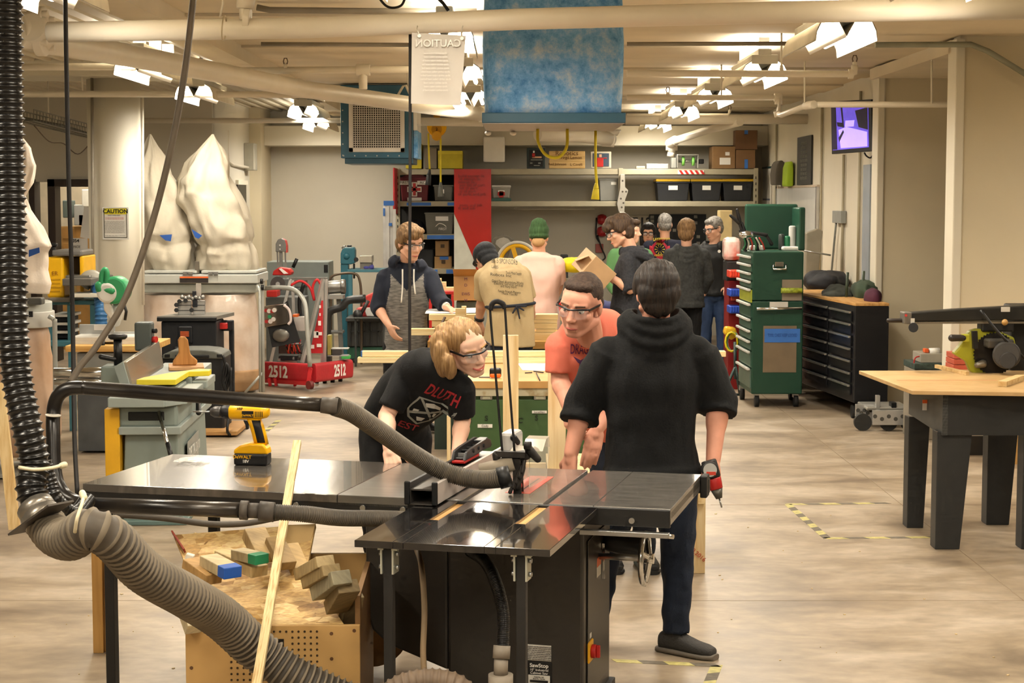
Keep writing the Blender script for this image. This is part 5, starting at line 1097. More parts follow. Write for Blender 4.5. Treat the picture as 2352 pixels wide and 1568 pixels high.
# aluminium frame
EX = mat('#d3d2cf', 0.3, 0.7)
for a, b, w_ in ((Q(742, 640), Q(694, 832, -.2), .035), (Q(668, 640), Q(622, 830), .03), (Q(750, 640, .1), Q(746, 834, .1), .045), (Q(741, 640, .1), Q(740, 834, .1), .03), (Q(672, 642, .4), Q(676, 760, .4), .03)): MB().bar(a, b, w_, .03).build('frame_bar', EX, rb, world=True)
MB().bar(Q(664, 640), Q(752, 640, .1), .035, .03).build('top_bar', mat('#6f6e6a', 0.4, 0.6), rb, world=True)
for p in ((672, 822), (700, 800), (640, 826)): MB().bar(Q(p[0], p[1], .1), Q(p[0] + 40, p[1] + 6, .3), .03, .03).build('chassis_bar', EX, rb, world=True)
pn = MB().prism([Q(738, 690, -.05), Q(742, 690, -.05), Q(741, 811, -.05), Q(713, 811, -.05), Q(717, 785, -.05)], (0, .01, 0)).build('side_panel', mat('#bb2229', 0.4), rb, world=True)
for (a, b, w_, h_) in ((735, 704, .02, .03), (735, 722, .015, .03), (734, 742, .03, .05), (726, 768, .05, .07), (733, 766, .06, .035), (733, 793, .05, .035), (718, 796, .035, .04)): MB().box(Q(a, b, -.06), (w_, .004, h_)).build('sponsor_decal', WN, pn, world=True)
bp_ = MB().prism([Q(612, 735, -.2), Q(660, 690, -.15), Q(690, 785, -.15), Q(625, 798, -.2)], (0, .02, 0)).build('black_panel', mat('#121214', 0.5), rb, world=True)
cbx = MB().prism([Q(606, 704, -.25), Q(658, 697, -.25), Q(664, 742, -.25), Q(608, 752, -.25)], (0, .12, 0)).build('control_box', mat('#8f887f', 0.15, 0.9, var=0.1), rb, 0.004, world=True)
for (a, b, cc) in ((611, 713, RED), (618, 714, WN), (625, 715, RED), (630, 712, WN), (619, 727, mat('#1f9a62', 0.4)), (612, 738, RED), (621, 738, WN), (628, 733, WN)): MB().cyl(Q(a, b, -.25), Q(a, b, -.28), .02 if cc is not WN else .024, n=12).build('control_button', cc, cbx, world=True)
MB().sph(Q(645, 770, -.24), (.09, .02, .07), 16).build('emblem', mat('#77756f', 0.3, 0.5), bp_, world=True)
MB().tube([Q(652, 700, -.3), Q(664, 712, -.3), Q(668, 735, -.3), Q(662, 745, -.3)], .014, 8, sub=5).build('striped_edge', mat('#d9c9c4', 0.5), rb, world=True)
for i in range(12): MB().tube([Q(650 + i*4, 770 + (i*13) % 40, -.02 + .02*i), Q(656 + i*3, 790 + (i*7) % 20, .1), Q(662 + i*3, 812, .1)], .008, 6, sub=4).build('wire', [mat('#c7461f', 0.5), mat('#c02026', 0.5), mat('#1a1a1a', 0.5)][i % 3], rb, world=True)
for (x0, x1, y0, y1, cc) in ((676, 700, 728, 760, '#b9b3ac'), (672, 684, 722, 728, '#d9641f'), (640, 690, 790, 812, '#4b3a33'), (640, 682, 818, 828, '#1b1b1c'), (755, 800, 800, 802, '#a8a8a4'), (752, 800, 816, 818, '#a8a8a4'), (764, 782, 802, 816, '#3a3a38'), (784, 803, 818, 824, '#39a34a'), (752, 760, 770, 815, '#a59a4e'), (690, 712, 815, 832, '#6c6761')): tray(x0, x1, y0, y1, YB + .1, .15, 'electronics_box', mat(cc, 0.45), rb, 0.003)
MB().tube([Q(698, 650, .3), Q(688, 690, .3), Q(692, 730, .3), Q(705, 750, .3)], .022, 8, sub=5).build('black_hose', BLACK, rb, world=True)
MB().tube([Q(668, 655), Q(690, 645), Q(712, 660), Q(722, 690)], .014, 8, sub=5).build('red_hose', RC, rb, world=True); MB().tube([Q(722, 690), Q(718, 660), Q(728, 642), Q(738, 655)], .014, 8, sub=5).build('red_hose', RC, rb, world=True)
# machines behind
YH = 21.5
gc = thing('metal_cabinet', 'low grey-green metal cabinet against the back wall behind the robot', 'cabinet', P(690, 820, 22.6))
tray(615, 755, 601, 820, 22.6, .6, 'cabinet_body', mat('#8b938f', 0.45, var=0.06), gc, .01); tray(744, 753, 608, 626, 22.59, .01, 'side_vent', BLACK, gc, 0)
hb_ = thing('horizontal_bandsaw', 'grey upright metal bandsaw arm with a red edge behind the robot', 'bandsaw', P(645, 640, YH))
mb = MB(); mb.prism([P(a, b, YH) for a, b in ((633, 578), (633, 560), (638, 550), (646, 547), (654, 551), (657, 562), (657, 578))], (0, .14, 0)); mb.build('wheel_housing', mat('#7d7c78', 0.4, 0.4), hb_, .006, world=True)
MB().prism([P(a, b, YH + .01) for a, b in ((649, 548), (656, 552), (659, 564), (659, 580), (656, 580), (655, 560))], (0, .13, 0)).build('red_edge', mat('#d4463f', 0.4), hb_, world=True)
MB().bar(P(645, 578, YH + .05), P(646, 640, YH + .05), .05, .04, X).build('arm', mat('#8d8c88', 0.35, 0.5), hb_, world=True)
for px in (637, 655): MB().bar(P(px, 578, YH + .05), P(px + 2, 640, YH + .05), .006, .02, X).build('blade', STEEL, hb_, world=True)
for y0 in (563, 572): MB().cyl(P(643, y0, YH - .01), P(643, y0, YH), .012, n=10).build('housing_bolt', CHROME, hb_, world=True)
tray(625, 700, 660, 827, YH, .3, 'saw_stand', mat('#5d605e', 0.5), hb_, .01); tray(625, 700, 640, 660, YH, .3, 'saw_bed', mat('#6d6f6c', 0.4, 0.3), hb_, .01); MB().cyl(P(673, 614, YH), P(682, 594, YH), .022, n=10).build('handle', BLACK, hb_, world=True)
cs_ = thing('chop_saw', 'red and grey metal chop saw with abrasive disc behind the robot cart', 'chop saw', P(640, 690, 20.6))
mb = MB(); mb.prism([P(a, b, 20.6) for a, b in ((625, 632), (628, 622), (640, 614), (664, 617), (671, 625), (668, 632))], (0, .2, 0)); mb.build('motor_hood', RED, cs_, .01, world=True)
MB().prism([P(a, b, 20.59) for a, b in ((640, 617), (646, 616), (662, 628), (652, 629))], (0, .01, 0)).build('white_stripe', WN, cs_, world=True)
MB().cyl(P(638, 652, 20.6), P(638, 652, 20.66), 17*20.6/F, n=28).build('cutting_disc', mat('#3e3b39', 0.6), cs_, world=True); MB().cyl(P(638, 652, 20.57), P(638, 652, 20.6), 5*20.6/F, n=16).build('disc_hub', STEEL, cs_, world=True)
tray(612, 636, 667, 682, 20.3, .3, 'red_toolbox', RED, cs_, .01); tray(612, 700, 682, 839, 20.8, .4, 'saw_stand', mat('#5d605e', 0.5, var=0.1), cs_, .01)
lm = thing('lathe_motor', 'grey steel motor cylinder on a stand to the right of the robot', 'motor', P(770, 820, 20.4))
MB().cyl(P(752, 660, 20.4), P(788, 658, 20.4), 15*20.4/F, n=28).build('motor_body', mat('#8b8883', 0.35, 0.7), lm, .01, world=True); MB().cyl(P(783, 658, 20.4), P(794, 658, 20.4), 17*20.4/F, n=28).build('end_bell', mat('#77746f', 0.35, 0.7), lm, .01, world=True)
MB().bar(P(755, 681, 20.4), P(790, 681, 20.4), .3, .04).build('motor_plate', mat('#9a9893', 0.4, 0.4), lm, world=True)
for a, b in ((752, 752), (778, 786)): MB().bar(P(a, 684, 20.4), P(b, 847, 20.4), .06, .05, X).build('stand_leg', mat('#6a6b69', 0.45), lm, world=True)
tray(752, 788, 760, 766, 20.35, .2, 'stand_shelf', mat('#6a6b69', 0.45), lm)
tb = thing('vertical_bandsaw', 'teal upright bandsaw behind the robot near the back wall', 'bandsaw', P(800, 800, 22.0))
TL = mat('#2f6c7c', 0.4, var=0.06)
MB().prism([P(a, b, 22.0) for a, b in ((782, 606), (782, 582), (786, 572), (792, 568), (812, 568), (815, 574), (815, 604), (806, 607), (788, 607))], (0, .22, 0)).build('wheel_housing', TL, tb, .012, world=True)
MB().sph(P(796, 588, 22.0), (.042, .03, .042), 16).build('hub_cap', TL, tb, world=True); tray(783, 800, 606, 690, 22.02, .15, 'column', TL, tb, .006); tray(811, 815, 605, 640, 22.05, .04, 'blade_guide', DARK, tb)
tray(797, 807, 563, 567, 22.05, .08, 'tension_knob', BLACK, tb, .005); MB().cyl(P(818, 596, 22.0), P(818, 596, 22.1), .03).build('side_knob', BLACK, tb, world=True); MB().tube([P(785, 570, 22), P(789, 566, 22), P(795, 565, 22)], .01, 8).build('lift_handle', STEEL, tb, world=True)
tray(778, 797, 690, 818.5, 22.0, .4, 'base_cabinet', TL, tb, .01)
tw = thing('teal_workbench', 'teal steel workbench holding a small metal box, left of the boy in the raglan hoodie', 'workbench', P(850, 800, 21.8))
tray(798, 905, 619, 625, 21.8, .6, 'bench_top', BTEAL, tw, .004); tray(800, 809, 625, 800, 21.8, .06, 'bench_leg', BTEAL, tw); tray(890, 899, 625, 800, 21.8, .06, 'bench_leg', BTEAL, tw); tray(805, 895, 690, 697, 21.85, .4, 'lower_shelf', BTEAL, tw)
mbx = thing('metal_box', 'small open-sided beige metal box on the teal workbench', 'box', P(840, 619, 21.9)); tray(826, 854, 587, 603, 21.9, .3, 'upper_box', mat('#b9b3a3', 0.3, 0.5), mbx, .004); tray(827, 853, 603, 619, 21.92, .25, 'lower_box', mat('#77746c', 0.4, 0.4), mbx, .004)
solo(MB().sph(P(842, 614, 21.95), (.06, .04, .03), 12).sph(P(852, 613, 21.95), (.04, .04, .04), 10), 'blue_rag', mat('#4a4a92', 0.8, bump=.4, bscale=20), 'crumpled blue rag at the edge of the teal workbench', 'rag')
solo(MB().tube([P(760, 835, 21), P(760, 690, 21), P(757, 655, 21), P(762, 635, 21), P(785, 628, 21), P(812, 628, 21), P(825, 640, 21), P(830, 690, 21), P(830, 835, 21)], .016, 10, sub=6), 'bent_tube', mat('#5b4e3f', 0.4, 0.4), 'bent brown metal tube arching behind the teal bandsaw', 'tube')
solo(MB().tube([P(752, 852, 19.8), P(752, 780, 19.8), P(755, 720, 19.8), P(785, 705, 19.8), P(800, 690, 19.8), P(840, 685, 19.8)], .045, 12, sub=6), 'black_duct', mat('#232323', 0.4), 'thick black flexible tube behind the robot', 'hose')
# grey crate full of metal parts and red tool cases
ct = thing('storage_crate', 'large dark grey plastic crate filled with metal parts on a green dolly', 'crate', P(840, 832, 21.1))
CR = mat('#3c3d3a', 0.5, var=0.08)
tray(798, 880, 733, 796, 21.1, .6, 'crate_body', CR, ct, .012); tray(794, 884, 730, 738, 21.07, .66, 'crate_rim', mat('#484946', 0.5), ct, .006)
for i in range(5): tray(803 + i*16, 806 + i*16, 740, 794, 21.08, .03, 'crate_rib', mat('#333432', 0.5), ct, .002)
tray(803, 878, 760, 763, 21.08, .03, 'crate_rib', mat('#333432', 0.5), ct, .002); tray(798, 880, 797, 824, 21.12, .55, 'dolly', mat('#2a5a45', 0.5), ct, .006)
for px in (806, 872): MB().cyl(P(px, 827, 21.15), P(px + 6, 827, 21.15), .038, n=14).build('dolly_wheel', RUBBER, ct, world=True)
for i in range(9):
    p = P(812 + i*7, 728 - (i*5) % 6 + 3, 21.3); solo(MB().box(p, (.05, .1, .035), Rz(i*1.1)), 'metal_bracket', mat('#b9b8b4', 0.3, 0.8), 'small silver metal bracket in the grey crate behind the raglan hoodie', 'metal part', 'metal brackets in the grey crate')
for (pts, nm, lab) in ((((838, 680), (856, 672), (882, 674), (882, 700), (832, 706)), 'red_tool_case', 'upper red plastic tool case behind the boy in the raglan hoodie'), (((814, 728), (818, 708), (840, 704), (872, 704), (866, 728)), 'red_tool_case', 'lower red tool case with a pale front behind the grey crate')):
    solo(MB().prism([P(a, b, 20.75) for a, b in pts], (0, .25, 0)), nm, mat('#c43b36', 0.45), lab, 'tool case', bevel=.02)
solo(MB().prism([P(a, b, 20.68) for a, b in ((842, 726), (838, 715), (842, 706), (862, 707), (868, 718), (866, 727))], (0, .05, 0)), 'grey_plate', mat('#c3c2be', 0.4), 'pale grey plate standing in front of the lower red tool case', 'plate', bevel=.01)
solo(MB().cyl(P(828, 722, 20.7), P(846, 690, 20.7), .022, n=10).sph(P(822, 722, 20.7), (.06, .06, .06), 12), 'angle_grinder', mat('#3a3938', 0.4, 0.3), 'small black-handled power tool left of the red tool case', 'power tool')
# silver stand of slotted profiles beside the shelving
pf = thing('profile_rack', 'upright silver aluminium profiles with blue tape beside the left end of the shelving', 'rack', P(895, 640, 23.4))
for px, y0 in ((884, 468), (891, 474), (899, 470), (906, 480)): tray(px - 2.6, px + 3.2, y0, 796, 23.4 + (px % 3)*.02, .04, 'profile', mat('#d5d3cf', 0.3, 0.5), pf, .002)
for (x0, x1, y0, y1) in ((881, 905, 461, 472), (880, 884, 478, 496), (893, 900, 512, 519)): tray(x0, x1, y0, y1, 23.36, .03, 'blue_tape', BLUETAPE, pf, .002)
tray(903, 907.5, 385, 492, 23.9, .5, 'red_profile', mat('#9c1f24', 0.5), pf)
lt = thing('low_table', 'low dark table carrying the red tool cases behind the grey crate', 'table', P(845, 800, 20.7)); tray(812, 886, 728.5, 733, 20.6, .45, 'table_top', mat('#3f4240', .5), lt); tray_g(814, 818, 733, 20.65, .06, 'leg', mat('#3f4240', .5), lt); tray_g(880, 884, 733, 20.65, .06, 'leg', mat('#3f4240', .5), lt)
# ================================================================ shelving along the back wall
SY = 24.4
SHG = mat('#a29a84', 0.45, var=0.06)
sh = thing('shelving', 'long beige steel shelving with two upper shelves along the back wall', 'shelving', (P(1320, 500, SY).x, SY, 0))
for (x0, x1, y0, y1) in ((910, 1738, 388, 401), (910, 1738, 462, 474), (910, 1120, 538, 550), (910, 1120, 617, 629)): tray(x0, x1, y0, y1, SY, .75, 'shelf', SHG, sh, .006)
for px in (908, 1421, 1732): tray_g(px, px + 10, 386, SY - .02, .06, 'post', SHG, sh); tray_g(px, px + 10, 390, SY + .7, .06, 'post', SHG, sh)
for px in (912, 1424, 1735):
    for i in range(14): tray(px, px + 2.5, 405 + i*14, 411 + i*14, SY - .025, .01, 'post_slot', mat('#3b382f', 0.7), sh, 0) if px != 1424 else None
tray(910, 1046, 401, 830, SY + .74, .02, 'back_panel', mat('#23211e', 0.8), sh, 0)  # dark sheet stands in for the unlit inside of the left bay
for (x0, x1, y0, y1) in ((934, 990, 465, 472), (1028, 1043, 465, 472), (981, 1043, 540, 549), (995, 1005, 619, 628), (1025, 1043, 619, 628)): tray(x0, x1, y0, y1, SY - .008, .01, 'blue_tape', BLUETAPE, sh, 0)
tray(1557, 1617, 391, 400, SY - .012, .012, 'tape_base', WHITE, sh, 0)
for i in range(5): MB().prism([P(1559 + i*12, 391, SY - .02), P(1565 + i*12, 391, SY - .02), P(1571 + i*12, 400, SY - .02), P(1565 + i*12, 400, SY - .02)], (0, .006, 0)).build('red_stripe', RED, sh, world=True)
# bins : x0,x1,y0,y1
def bin_(x0, x1, y0, y1, nm, m, lab, lid=None, grp=None, label=None, taper=.06, Yc=SY + .1, dep=.45):
    a, b = P(x0, y1, Yc), P(x1, y0, Yc); t = thing(nm, lab, 'bin', ((a.x + b.x)/2, Yc + dep/2, a.z + .002), 0, grp)
    w_, h = b.x - a.x, b.z - a.z; hl = h*.12 if lid else 0; q = taper*w_
    mb = MB(); mb.loft([[V((sx*(w_/2 - q*(1 - s)), sy*(dep/2 - q*(1 - s)), s*(h - hl))) for sx, sy in ((-1, -1), (1, -1), (1, 1), (-1, 1))] for s in (0, 1)], True, False); mb.build('tub', m, t, .012)
    MB().box((0, 0, h - hl - .012), (w_ + .015, dep + .015, .022)).build('rim', m, t, .005)
    if lid: MB().box((0, 0, h - hl/2), (w_ + .02, dep + .02, hl)).build('lid', lid, t, .01)
    if label: MB().box((label[0]*w_, -dep/2 - (0 if taper < .02 else -q*.45) - .004, h*label[1]), (w_*label[2], .006, h*label[3])).build('label', PAPER, t)
    return t, w_, h, dep
MAROON = mat('#6a1c26', 0.5); BIN = mat('#25272b', 0.45); BING = mat('#77766d', 0.5)
t, w_, h, d_ = bin_(919, 985, 408, 462, 'first_aid_crate', MAROON, 'maroon crate with a red cross and first aid labels on the second shelf')
yf = -d_/2 - .012
MB().prism([(-.2, -d_/2, h), (.2, -d_/2, h), (.06, -d_/2, h + .05), (-.06, -d_/2, h + .05)], (0, .3, 0)).build('hinged_lid', MAROON, t)
for (w1, h1, m, y1) in ((.2, .075, WHITE, 0), (.075, .2, WHITE, 0), (.17, .04, RED, -.006), (.04, .17, RED, -.006)): MB().box((0, yf + y1, h*.5), (w1, .005, h1)).build('cross', m, t)
for (x, s) in ((-.14, 'FIRST'), (.12, 'AID')): MB().box((x, yf + .003, h*.78), (.16, .004, .055)).build('label', PAPER, t); text(s, .055, (x, yf - .002, h*.78), X, Z, BLACK, t, 'label_text', False)
MB().box((0, yf + .012, h*.08), (.2, .004, .045)).build('label', PAPER, t)
bin_(996, 1040, 425, 462, 'clear_bin', mat('#6f6e66', 0.25, alpha=.75), 'dark clear bin with two small labels beside the first aid crate', label=(-.1, .6, .3, .25))
t, w_, h, d_ = bin_(976, 1041, 488, 539, 'grey_bin', mat('#6c6b62', 0.5), 'grey plastic bin with a paper label on the third shelf at left', label=(.1, .72, .45, .2))
text('FIRST', .05, (.05, -d_/2 + .005, h*.25), X, Z, WHITE, t, 'mark_text', False); MB().tube([V((-.05, -d_/2, h*.36)), V((.0, -d_/2 - .005, h*.5)), V((.06, -d_/2 - .005, h*.46)), V((.1, -d_/2, h*.36))], .006, 6, sub=4).build('mark', WHITE, t)
solo(MB().sph(P(955, 528, SY + .3), (.14, .18, .16), 16), 'dark_bag', mat('#17151f', 0.7, bump=.3, bscale=20), 'dark cloth bag beside the grey bin on the third shelf', 'bag')
for (x0, x1, y0, y1, lab) in ((1000, 1030, 553, 588, 'upper small cardboard box on the lowest left shelf'), (998, 1036, 589, 617, 'lower small cardboard box with blue tape on the lowest left shelf')):
    t = thing('cardboard_box', lab, 'box', P((x0 + x1)/2, y1, SY + .2)); tray(x0, x1, y0, y1 - .5, SY + .15, .4, 'carton', mat('#a98455', 0.6), t, .003)
    if y0 > 580: tray(1010, 1030, 589, 596, SY + .145, .01, 'blue_tape', BLUETAPE, t, 0)
    tray((x0 + x1)/2 - 3, (x0 + x1)/2 + 6, y0 + 8, y0 + 16, SY + .145, .01, 'print', mat('#4e3a24', 0.6), t, 0)
tray_s(960, 996, 572, 617, SY + .2, .35, 'dark_case', mat('#1b1c20', 0.6), 'dark case at the left of the small cardboard boxes on the lowest left shelf', 'case', .02)
t, w_, h, d_ = bin_(1131, 1172, 426, 455, 'clear_container', mat('#b7b4ab', 0.2, alpha=.7), 'clear container with white lid and a red heart mark on the second shelf', lid=WHITE)
MB().box((0, -d_/2, h*.3), (.06, .01, .09), None).box((0, -d_/2, h*.33), (.1, .01, .05)).build('red_mark', RED, t); MB().box((0, -d_/2, h*.55), (.09, .01, .02)).build('label', PAPER, t)
tray_s(1129, 1174, 455, 462, SY + .08, .5, 'green_tray', mat('#3b5f55', 0.5), 'flat dark green tray under the clear container', 'tray')
bin_(1376, 1424, 410, 462, 'grey_bin', mat('#84847f', 0.45), 'light grey plastic bin left of the middle shelf post', label=(.2, .78, .25, .12))
for i, (x0, nm) in enumerate(((1508, 'left'), (1588, 'middle'), (1660, 'right'))):
    bin_(x0, x0 + (76 if i == 0 else 70), 411, 462, 'storage_bin', BIN, 'black storage bin with yellow lid, %s of the three on the second shelf' % nm, lid=mat('#e0b51f', 0.45), grp='black bins with yellow lids', label=(0, .6, .28, .2))
# top of shelving
YB2 = mat('#c9b832', 0.6, var=.1, bump=.2, bscale=12)
for (x0, x1, y0, y1, nm, m, lab) in ((1006, 1062, 346, 387, 'yellow_box', YB2, 'square yellow wrapped box on top of the shelving left of the red panel'), (932, 968, 330, 387, 'yellow_box', YB2, 'yellow wrapped box on top of the shelving partly behind the teal air cleaner'), (976, 1003, 340, 387, 'brown_case', mat('#837a69', 0.6), 'brown case between the two yellow boxes on top of the shelving'),
        (1637, 1689, 336, 387, 'cardboard_box', mat('#8a6a45', 0.6), 'cardboard box with white label on top of the shelving'), (1690, 1735, 344, 387, 'cardboard_box', mat('#7d5d3c', 0.6), 'lower of two stacked brown boxes at the right end on top of the shelving'), (1689, 1740, 299, 343, 'cardboard_box', mat('#6e4f36', 0.6), 'upper of two stacked brown boxes at the right end on top of the shelving')):
    t = thing(nm, lab, 'box', P((x0 + x1)/2, y1, SY + .2)); tray(x0, x1, y0, y1, SY + .1, .5, 'carton', m, t, .004)
    if x0 == 1637: tray(1653, 1678, 362, 378, SY + .095, .01, 'label', PAPER, t, 0); tray(1666, 1676, 349, 357, SY + .095, .01, 'label', PAPER, t, .002)
    if y0 in (344, 299): tray(1710, 1718, y0 + (22 if y0 == 344 else 0), y0 + (43 if y0 == 344 else 9), SY + .095, .01, 'blue_tape', BLUETAPE, t, 0)
    if x0 == 1006: tray(1006, 1062, 347, 354, SY + .095, .01, 'fold', mat('#e0d03c', 0.5), t, 0)
def framed(x0, x1, y0, y1, nm, lab, fm, pm, figs=()):
    t = thing(nm, lab, 'picture', P((x0 + x1)/2, y1, SY + .1)); tray(x0, x1, y0, y1, SY + .1, .04, 'frame', fm, t, .006); tray(x0 + 5, x1 - 5, y0 + 4, y1 - 4, SY + .09, .012, 'print', pm, t, 0)
    for (a, b, c, d, m) in figs: tray(a, b, c, d, SY + .082, .01, 'printed_figure', m, t, .004)
    return t
SKIN0 = mat('#d9a98a', 0.6)
t = framed(1210, 1252, 340, 387, 'picture_frame', 'dark framed picture of a seated figure in red on top of the shelving', mat('#2c3a3c', 0.4), mat('#15191b', 0.4), ((1222, 1229, 352, 362, RED), (1224, 1228, 346, 351, WHITE), (1222, 1244, 359, 363, SKIN0), (1219, 1246, 366, 368, GREY), (1217, 1223, 373, 376, GREY), (1236, 1242, 373, 376, GREY), (1226, 1240, 379, 381, GREY)))
tray_s(1261, 1344, 347, 387, SY + .1, .03, 'wooden_plaque', wood(0, '#d6b57c', '#b58f52'), 'pale engraved wooden plaque between the two framed pictures', 'plaque')
pq = [o for o in COL.objects if o.name == 'wooden_plaque'][0]
for (s, sz, px, py) in (('Robotics', .09, 1302, 352), ('to Virgil Lemon', .06, 1306, 362), ('Red Johnson', .05, 1280, 377), ('L Cavelli', .05, 1324, 378)): text(s, sz, P(px, py, SY + .095), X, Z, mat('#6b4a22', .6), pq, 'plaque_text')
t = framed(1357, 1404, 348, 386, 'picture_frame', 'silver framed picture of a person in a red shirt on top of the shelving', mat('#c9c0ae', 0.4), mat('#3c4a5c', 0.4), ((1371, 1386, 362, 383, RED), (1376, 1382, 354, 361, SKIN0), (1383, 1394, 362, 364, RED)))
al = thing('aluminium_channel', 'silver aluminium channel piece lying on top of the shelving', 'metal part', P(1508, 387, SY + .2)); tray(1485, 1535, 376, 387, SY + .1, .1, 'channel', ALU, al, .003); tray(1461, 1482, 381, 388, SY + .1, .1, 'bracket', mat('#a8a08e', .4), al)
gr = thing('gearbox_frame', 'clear framed roller unit with two green wheels on top of the shelving', 'mechanism', P(1585, 387, SY + .2))
for px in (1555, 1602): tray(px, px + 3, 355, 386, SY + .1, .25, 'side_plate', mat('#b9b7b0', .3, alpha=.6), gr)
tray(1555, 1605, 354, 357, SY + .1, .25, 'top_bar', ALU, gr); MB().cyl(P(1556, 370, SY + .2), P(1604, 370, SY + .2), .02).build('shaft', STEEL, gr, world=True)
for px in (1566, 1589): MB().cyl(P(px, 370, SY + .2), P(px + 6, 370, SY + .2), .065, n=24).build('green_wheel', mat('#7cc05a', .5), gr, world=True)
tray(1606, 1617, 365, 376, SY + .12, .12, 'motor', BLACK, gr); tray(1542, 1554, 362, 386, SY + .12, .2, 'rear_bracket', GREY, gr)
# red and white panel leaning in front of the shelving
rp = thing('sign_panel', 'tall glossy red panel with white lower corner and handwriting standing before the shelving', 'panel', P(1085, 640, 24.0))
RGL = mat('#c02218', 0.22, var=.06, scale=2)
MB().prism([P(a, b, 24.1) for a, b in ((1043, 388), (1128, 388), (1129, 640), (1100, 640), (1086, 590), (1043, 490))], (0, .02, 0)).build('red_sheet', RGL, rp, world=True)
MB().prism([P(a, b, 24.1) for a, b in ((1043, 491), (1086, 591), (1099, 640), (1043, 640))], (0, .02, 0)).build('white_sheet', mat('#e2e2d4', .4), rp, world=True)
for i in range(9): text('build season list of parts and jobs to finish before the match'[i*3:i*3 + 16 - (i % 3)*3], .06, P(1052 + (i % 2)*3, 404 + i*7 + (18 if i > 6 else 0), 24.08), X, Z, mat('#7c1511', .4), rp, 'handwriting', align='LEFT')
MB().b2((P(1043, 640, 24.12).x, 24.12, 0), (P(1128, 640, 24.12).x, 24.14, P(1043, 640, 24.12).z)).build('lower_sheet', mat('#cfcfc4', .4), rp, world=True)
# things on the wall under the shelves
tray_s(1180, 1366, 478, 481, SY + .3, .03, 'strip_lamp', mat('#c9c4b4', .4), 'thin lamp strip under the second shelf', 'strip lamp')
bs = thing('blackboard', 'black poster board with small pictures on the back wall behind the fire shirt', 'board', P(1556, 590, BY - .05)); tray(1491, 1622, 492, 592, BY - .04, .03, 'board_sheet', mat('#15181a', .5), bs, .002)
for (a, b) in ((1494, 495), (1494, 504), (1494, 515), (1594, 494), (1594, 508), (1600, 540), (1600, 555), (1545, 525)): tray(a, a + 8, b, b + 7, BY - .05, .012, 'small_picture', mat('#8f8d86', .5, var=.3), bs, .002)
t = thing('number_sign', 'pale sign with stencilled 2512 on the back wall', 'sign', P(1466, 540, BY - .03)); tray(1443, 1490, 494, 535, BY - .03, .02, 'sign_board', mat('#c3bba8', .6), t); text('2512', .2, P(1467, 512, BY - .04), X, Z, BLACK, t, 'sign_number', bold=.004)
for (y0, lab) in ((492, 'upper red outlet reel on the back wall beside the teen in dark hoodie'), (520, 'lower red outlet reel on the back wall beside the teen in dark hoodie')): tray_s(1371, 1395, y0, y0 + 24, BY - .12, .11, 'red_reel', mat('#a3191d', .4), lab, 'reel', .06)
t = thing('wall_outlet', 'red and grey wall outlet with hanging black cords on the back wall', 'outlet', P(1376, 585, BY - .05)); tray(1368, 1386, 560, 580, BY - .06, .05, 'outlet_box', mat('#a8584f', .5), t, .004)
for pts in ([P(1370, 500, BY - .1), P(1369, 540, BY - .1), P(1376, 556, BY - .1)], [P(1372, 540, BY - .12), P(1382, 570, BY - .12), P(1390, 590, BY - .12), P(1384, 598, BY - .12)]): MB().tube(pts, .012, 6, sub=5).build('cord', BLACK, t, world=True)
# fan-shaped hand scale and big wheel on the counter
YCn = 23.6
cn = thing('wall_counter', 'dark counter below the shelves along the back wall', 'counter', (P(1300, 620, YCn).x, YCn, 0))
a, b = P(1132, 640, YCn), P(1735, 640, YCn); MB().b2((a.x, YCn, a.z - .05), (b.x, YCn + .8, a.z)).build('counter_top', mat('#8a7f6b', .5), cn, .004, world=True)
for px in (1140, 1330, 1530, 1725): tray_g(px, px + 10, 648, YCn + .05, .6, 'counter_leg', mat('#3a3833', .6), cn)
zc = a.z
fs = thing('dial_scale', 'grey fan-shaped dial scale standing on the counter beside the red panel', 'scale', P(1155, 638, 23.7))
pr = [(1148, 638), (1140, 600), (1131, 560), (1133, 548), (1145, 541), (1156, 539), (1168, 542), (1180, 550), (1176, 562), (1164, 600), (1160, 638)]
MB().prism([P(a_, b_, 23.75) for a_, b_ in pr], (0, .12, 0)).build('scale_body', mat('#6f6a5e', .5), fs, .01, world=True)
pr = [(1138, 560), (1140, 552), (1148, 547), (1157, 545), (1167, 548), (1173, 555), (1168, 564), (1156, 577)]
MB().prism([P(a_, b_, 23.74) for a_, b_ in pr], (0, .01, 0)).build('dial_face', mat('#b1aca0', .4), fs, world=True)
wh = thing('spoked_wheel', 'large wheel with pale rim and yellow spokes standing on the counter behind the pink shirt', 'wheel', P(1188, 640, 23.68))
c = P(1188, 602, 23.7); MB().tube([c + V((.27*math.cos(i*PI/20), 0, .27*math.sin(i*PI/20))) for i in range(40)], .022, 10, closed=True).build('rim', mat('#d7d3c8', .5), wh, world=True)
MB().tube([c + V((.225*math.cos(i*PI/20), 0, .225*math.sin(i*PI/20))) for i in range(40)], .028, 8, closed=True).build('inner_ring', YEL, wh, world=True)
for i in range(5): MB().bar(c, c + V((.23*math.cos(i*1.257 + .6), 0, .23*math.sin(i*1.257 + .6))), .06, .05, Y).build('spoke', YEL, wh, world=True)
MB().cyl(c - Y*.05, c + Y*.05, .06).build('hub', BLACK, wh, world=True)
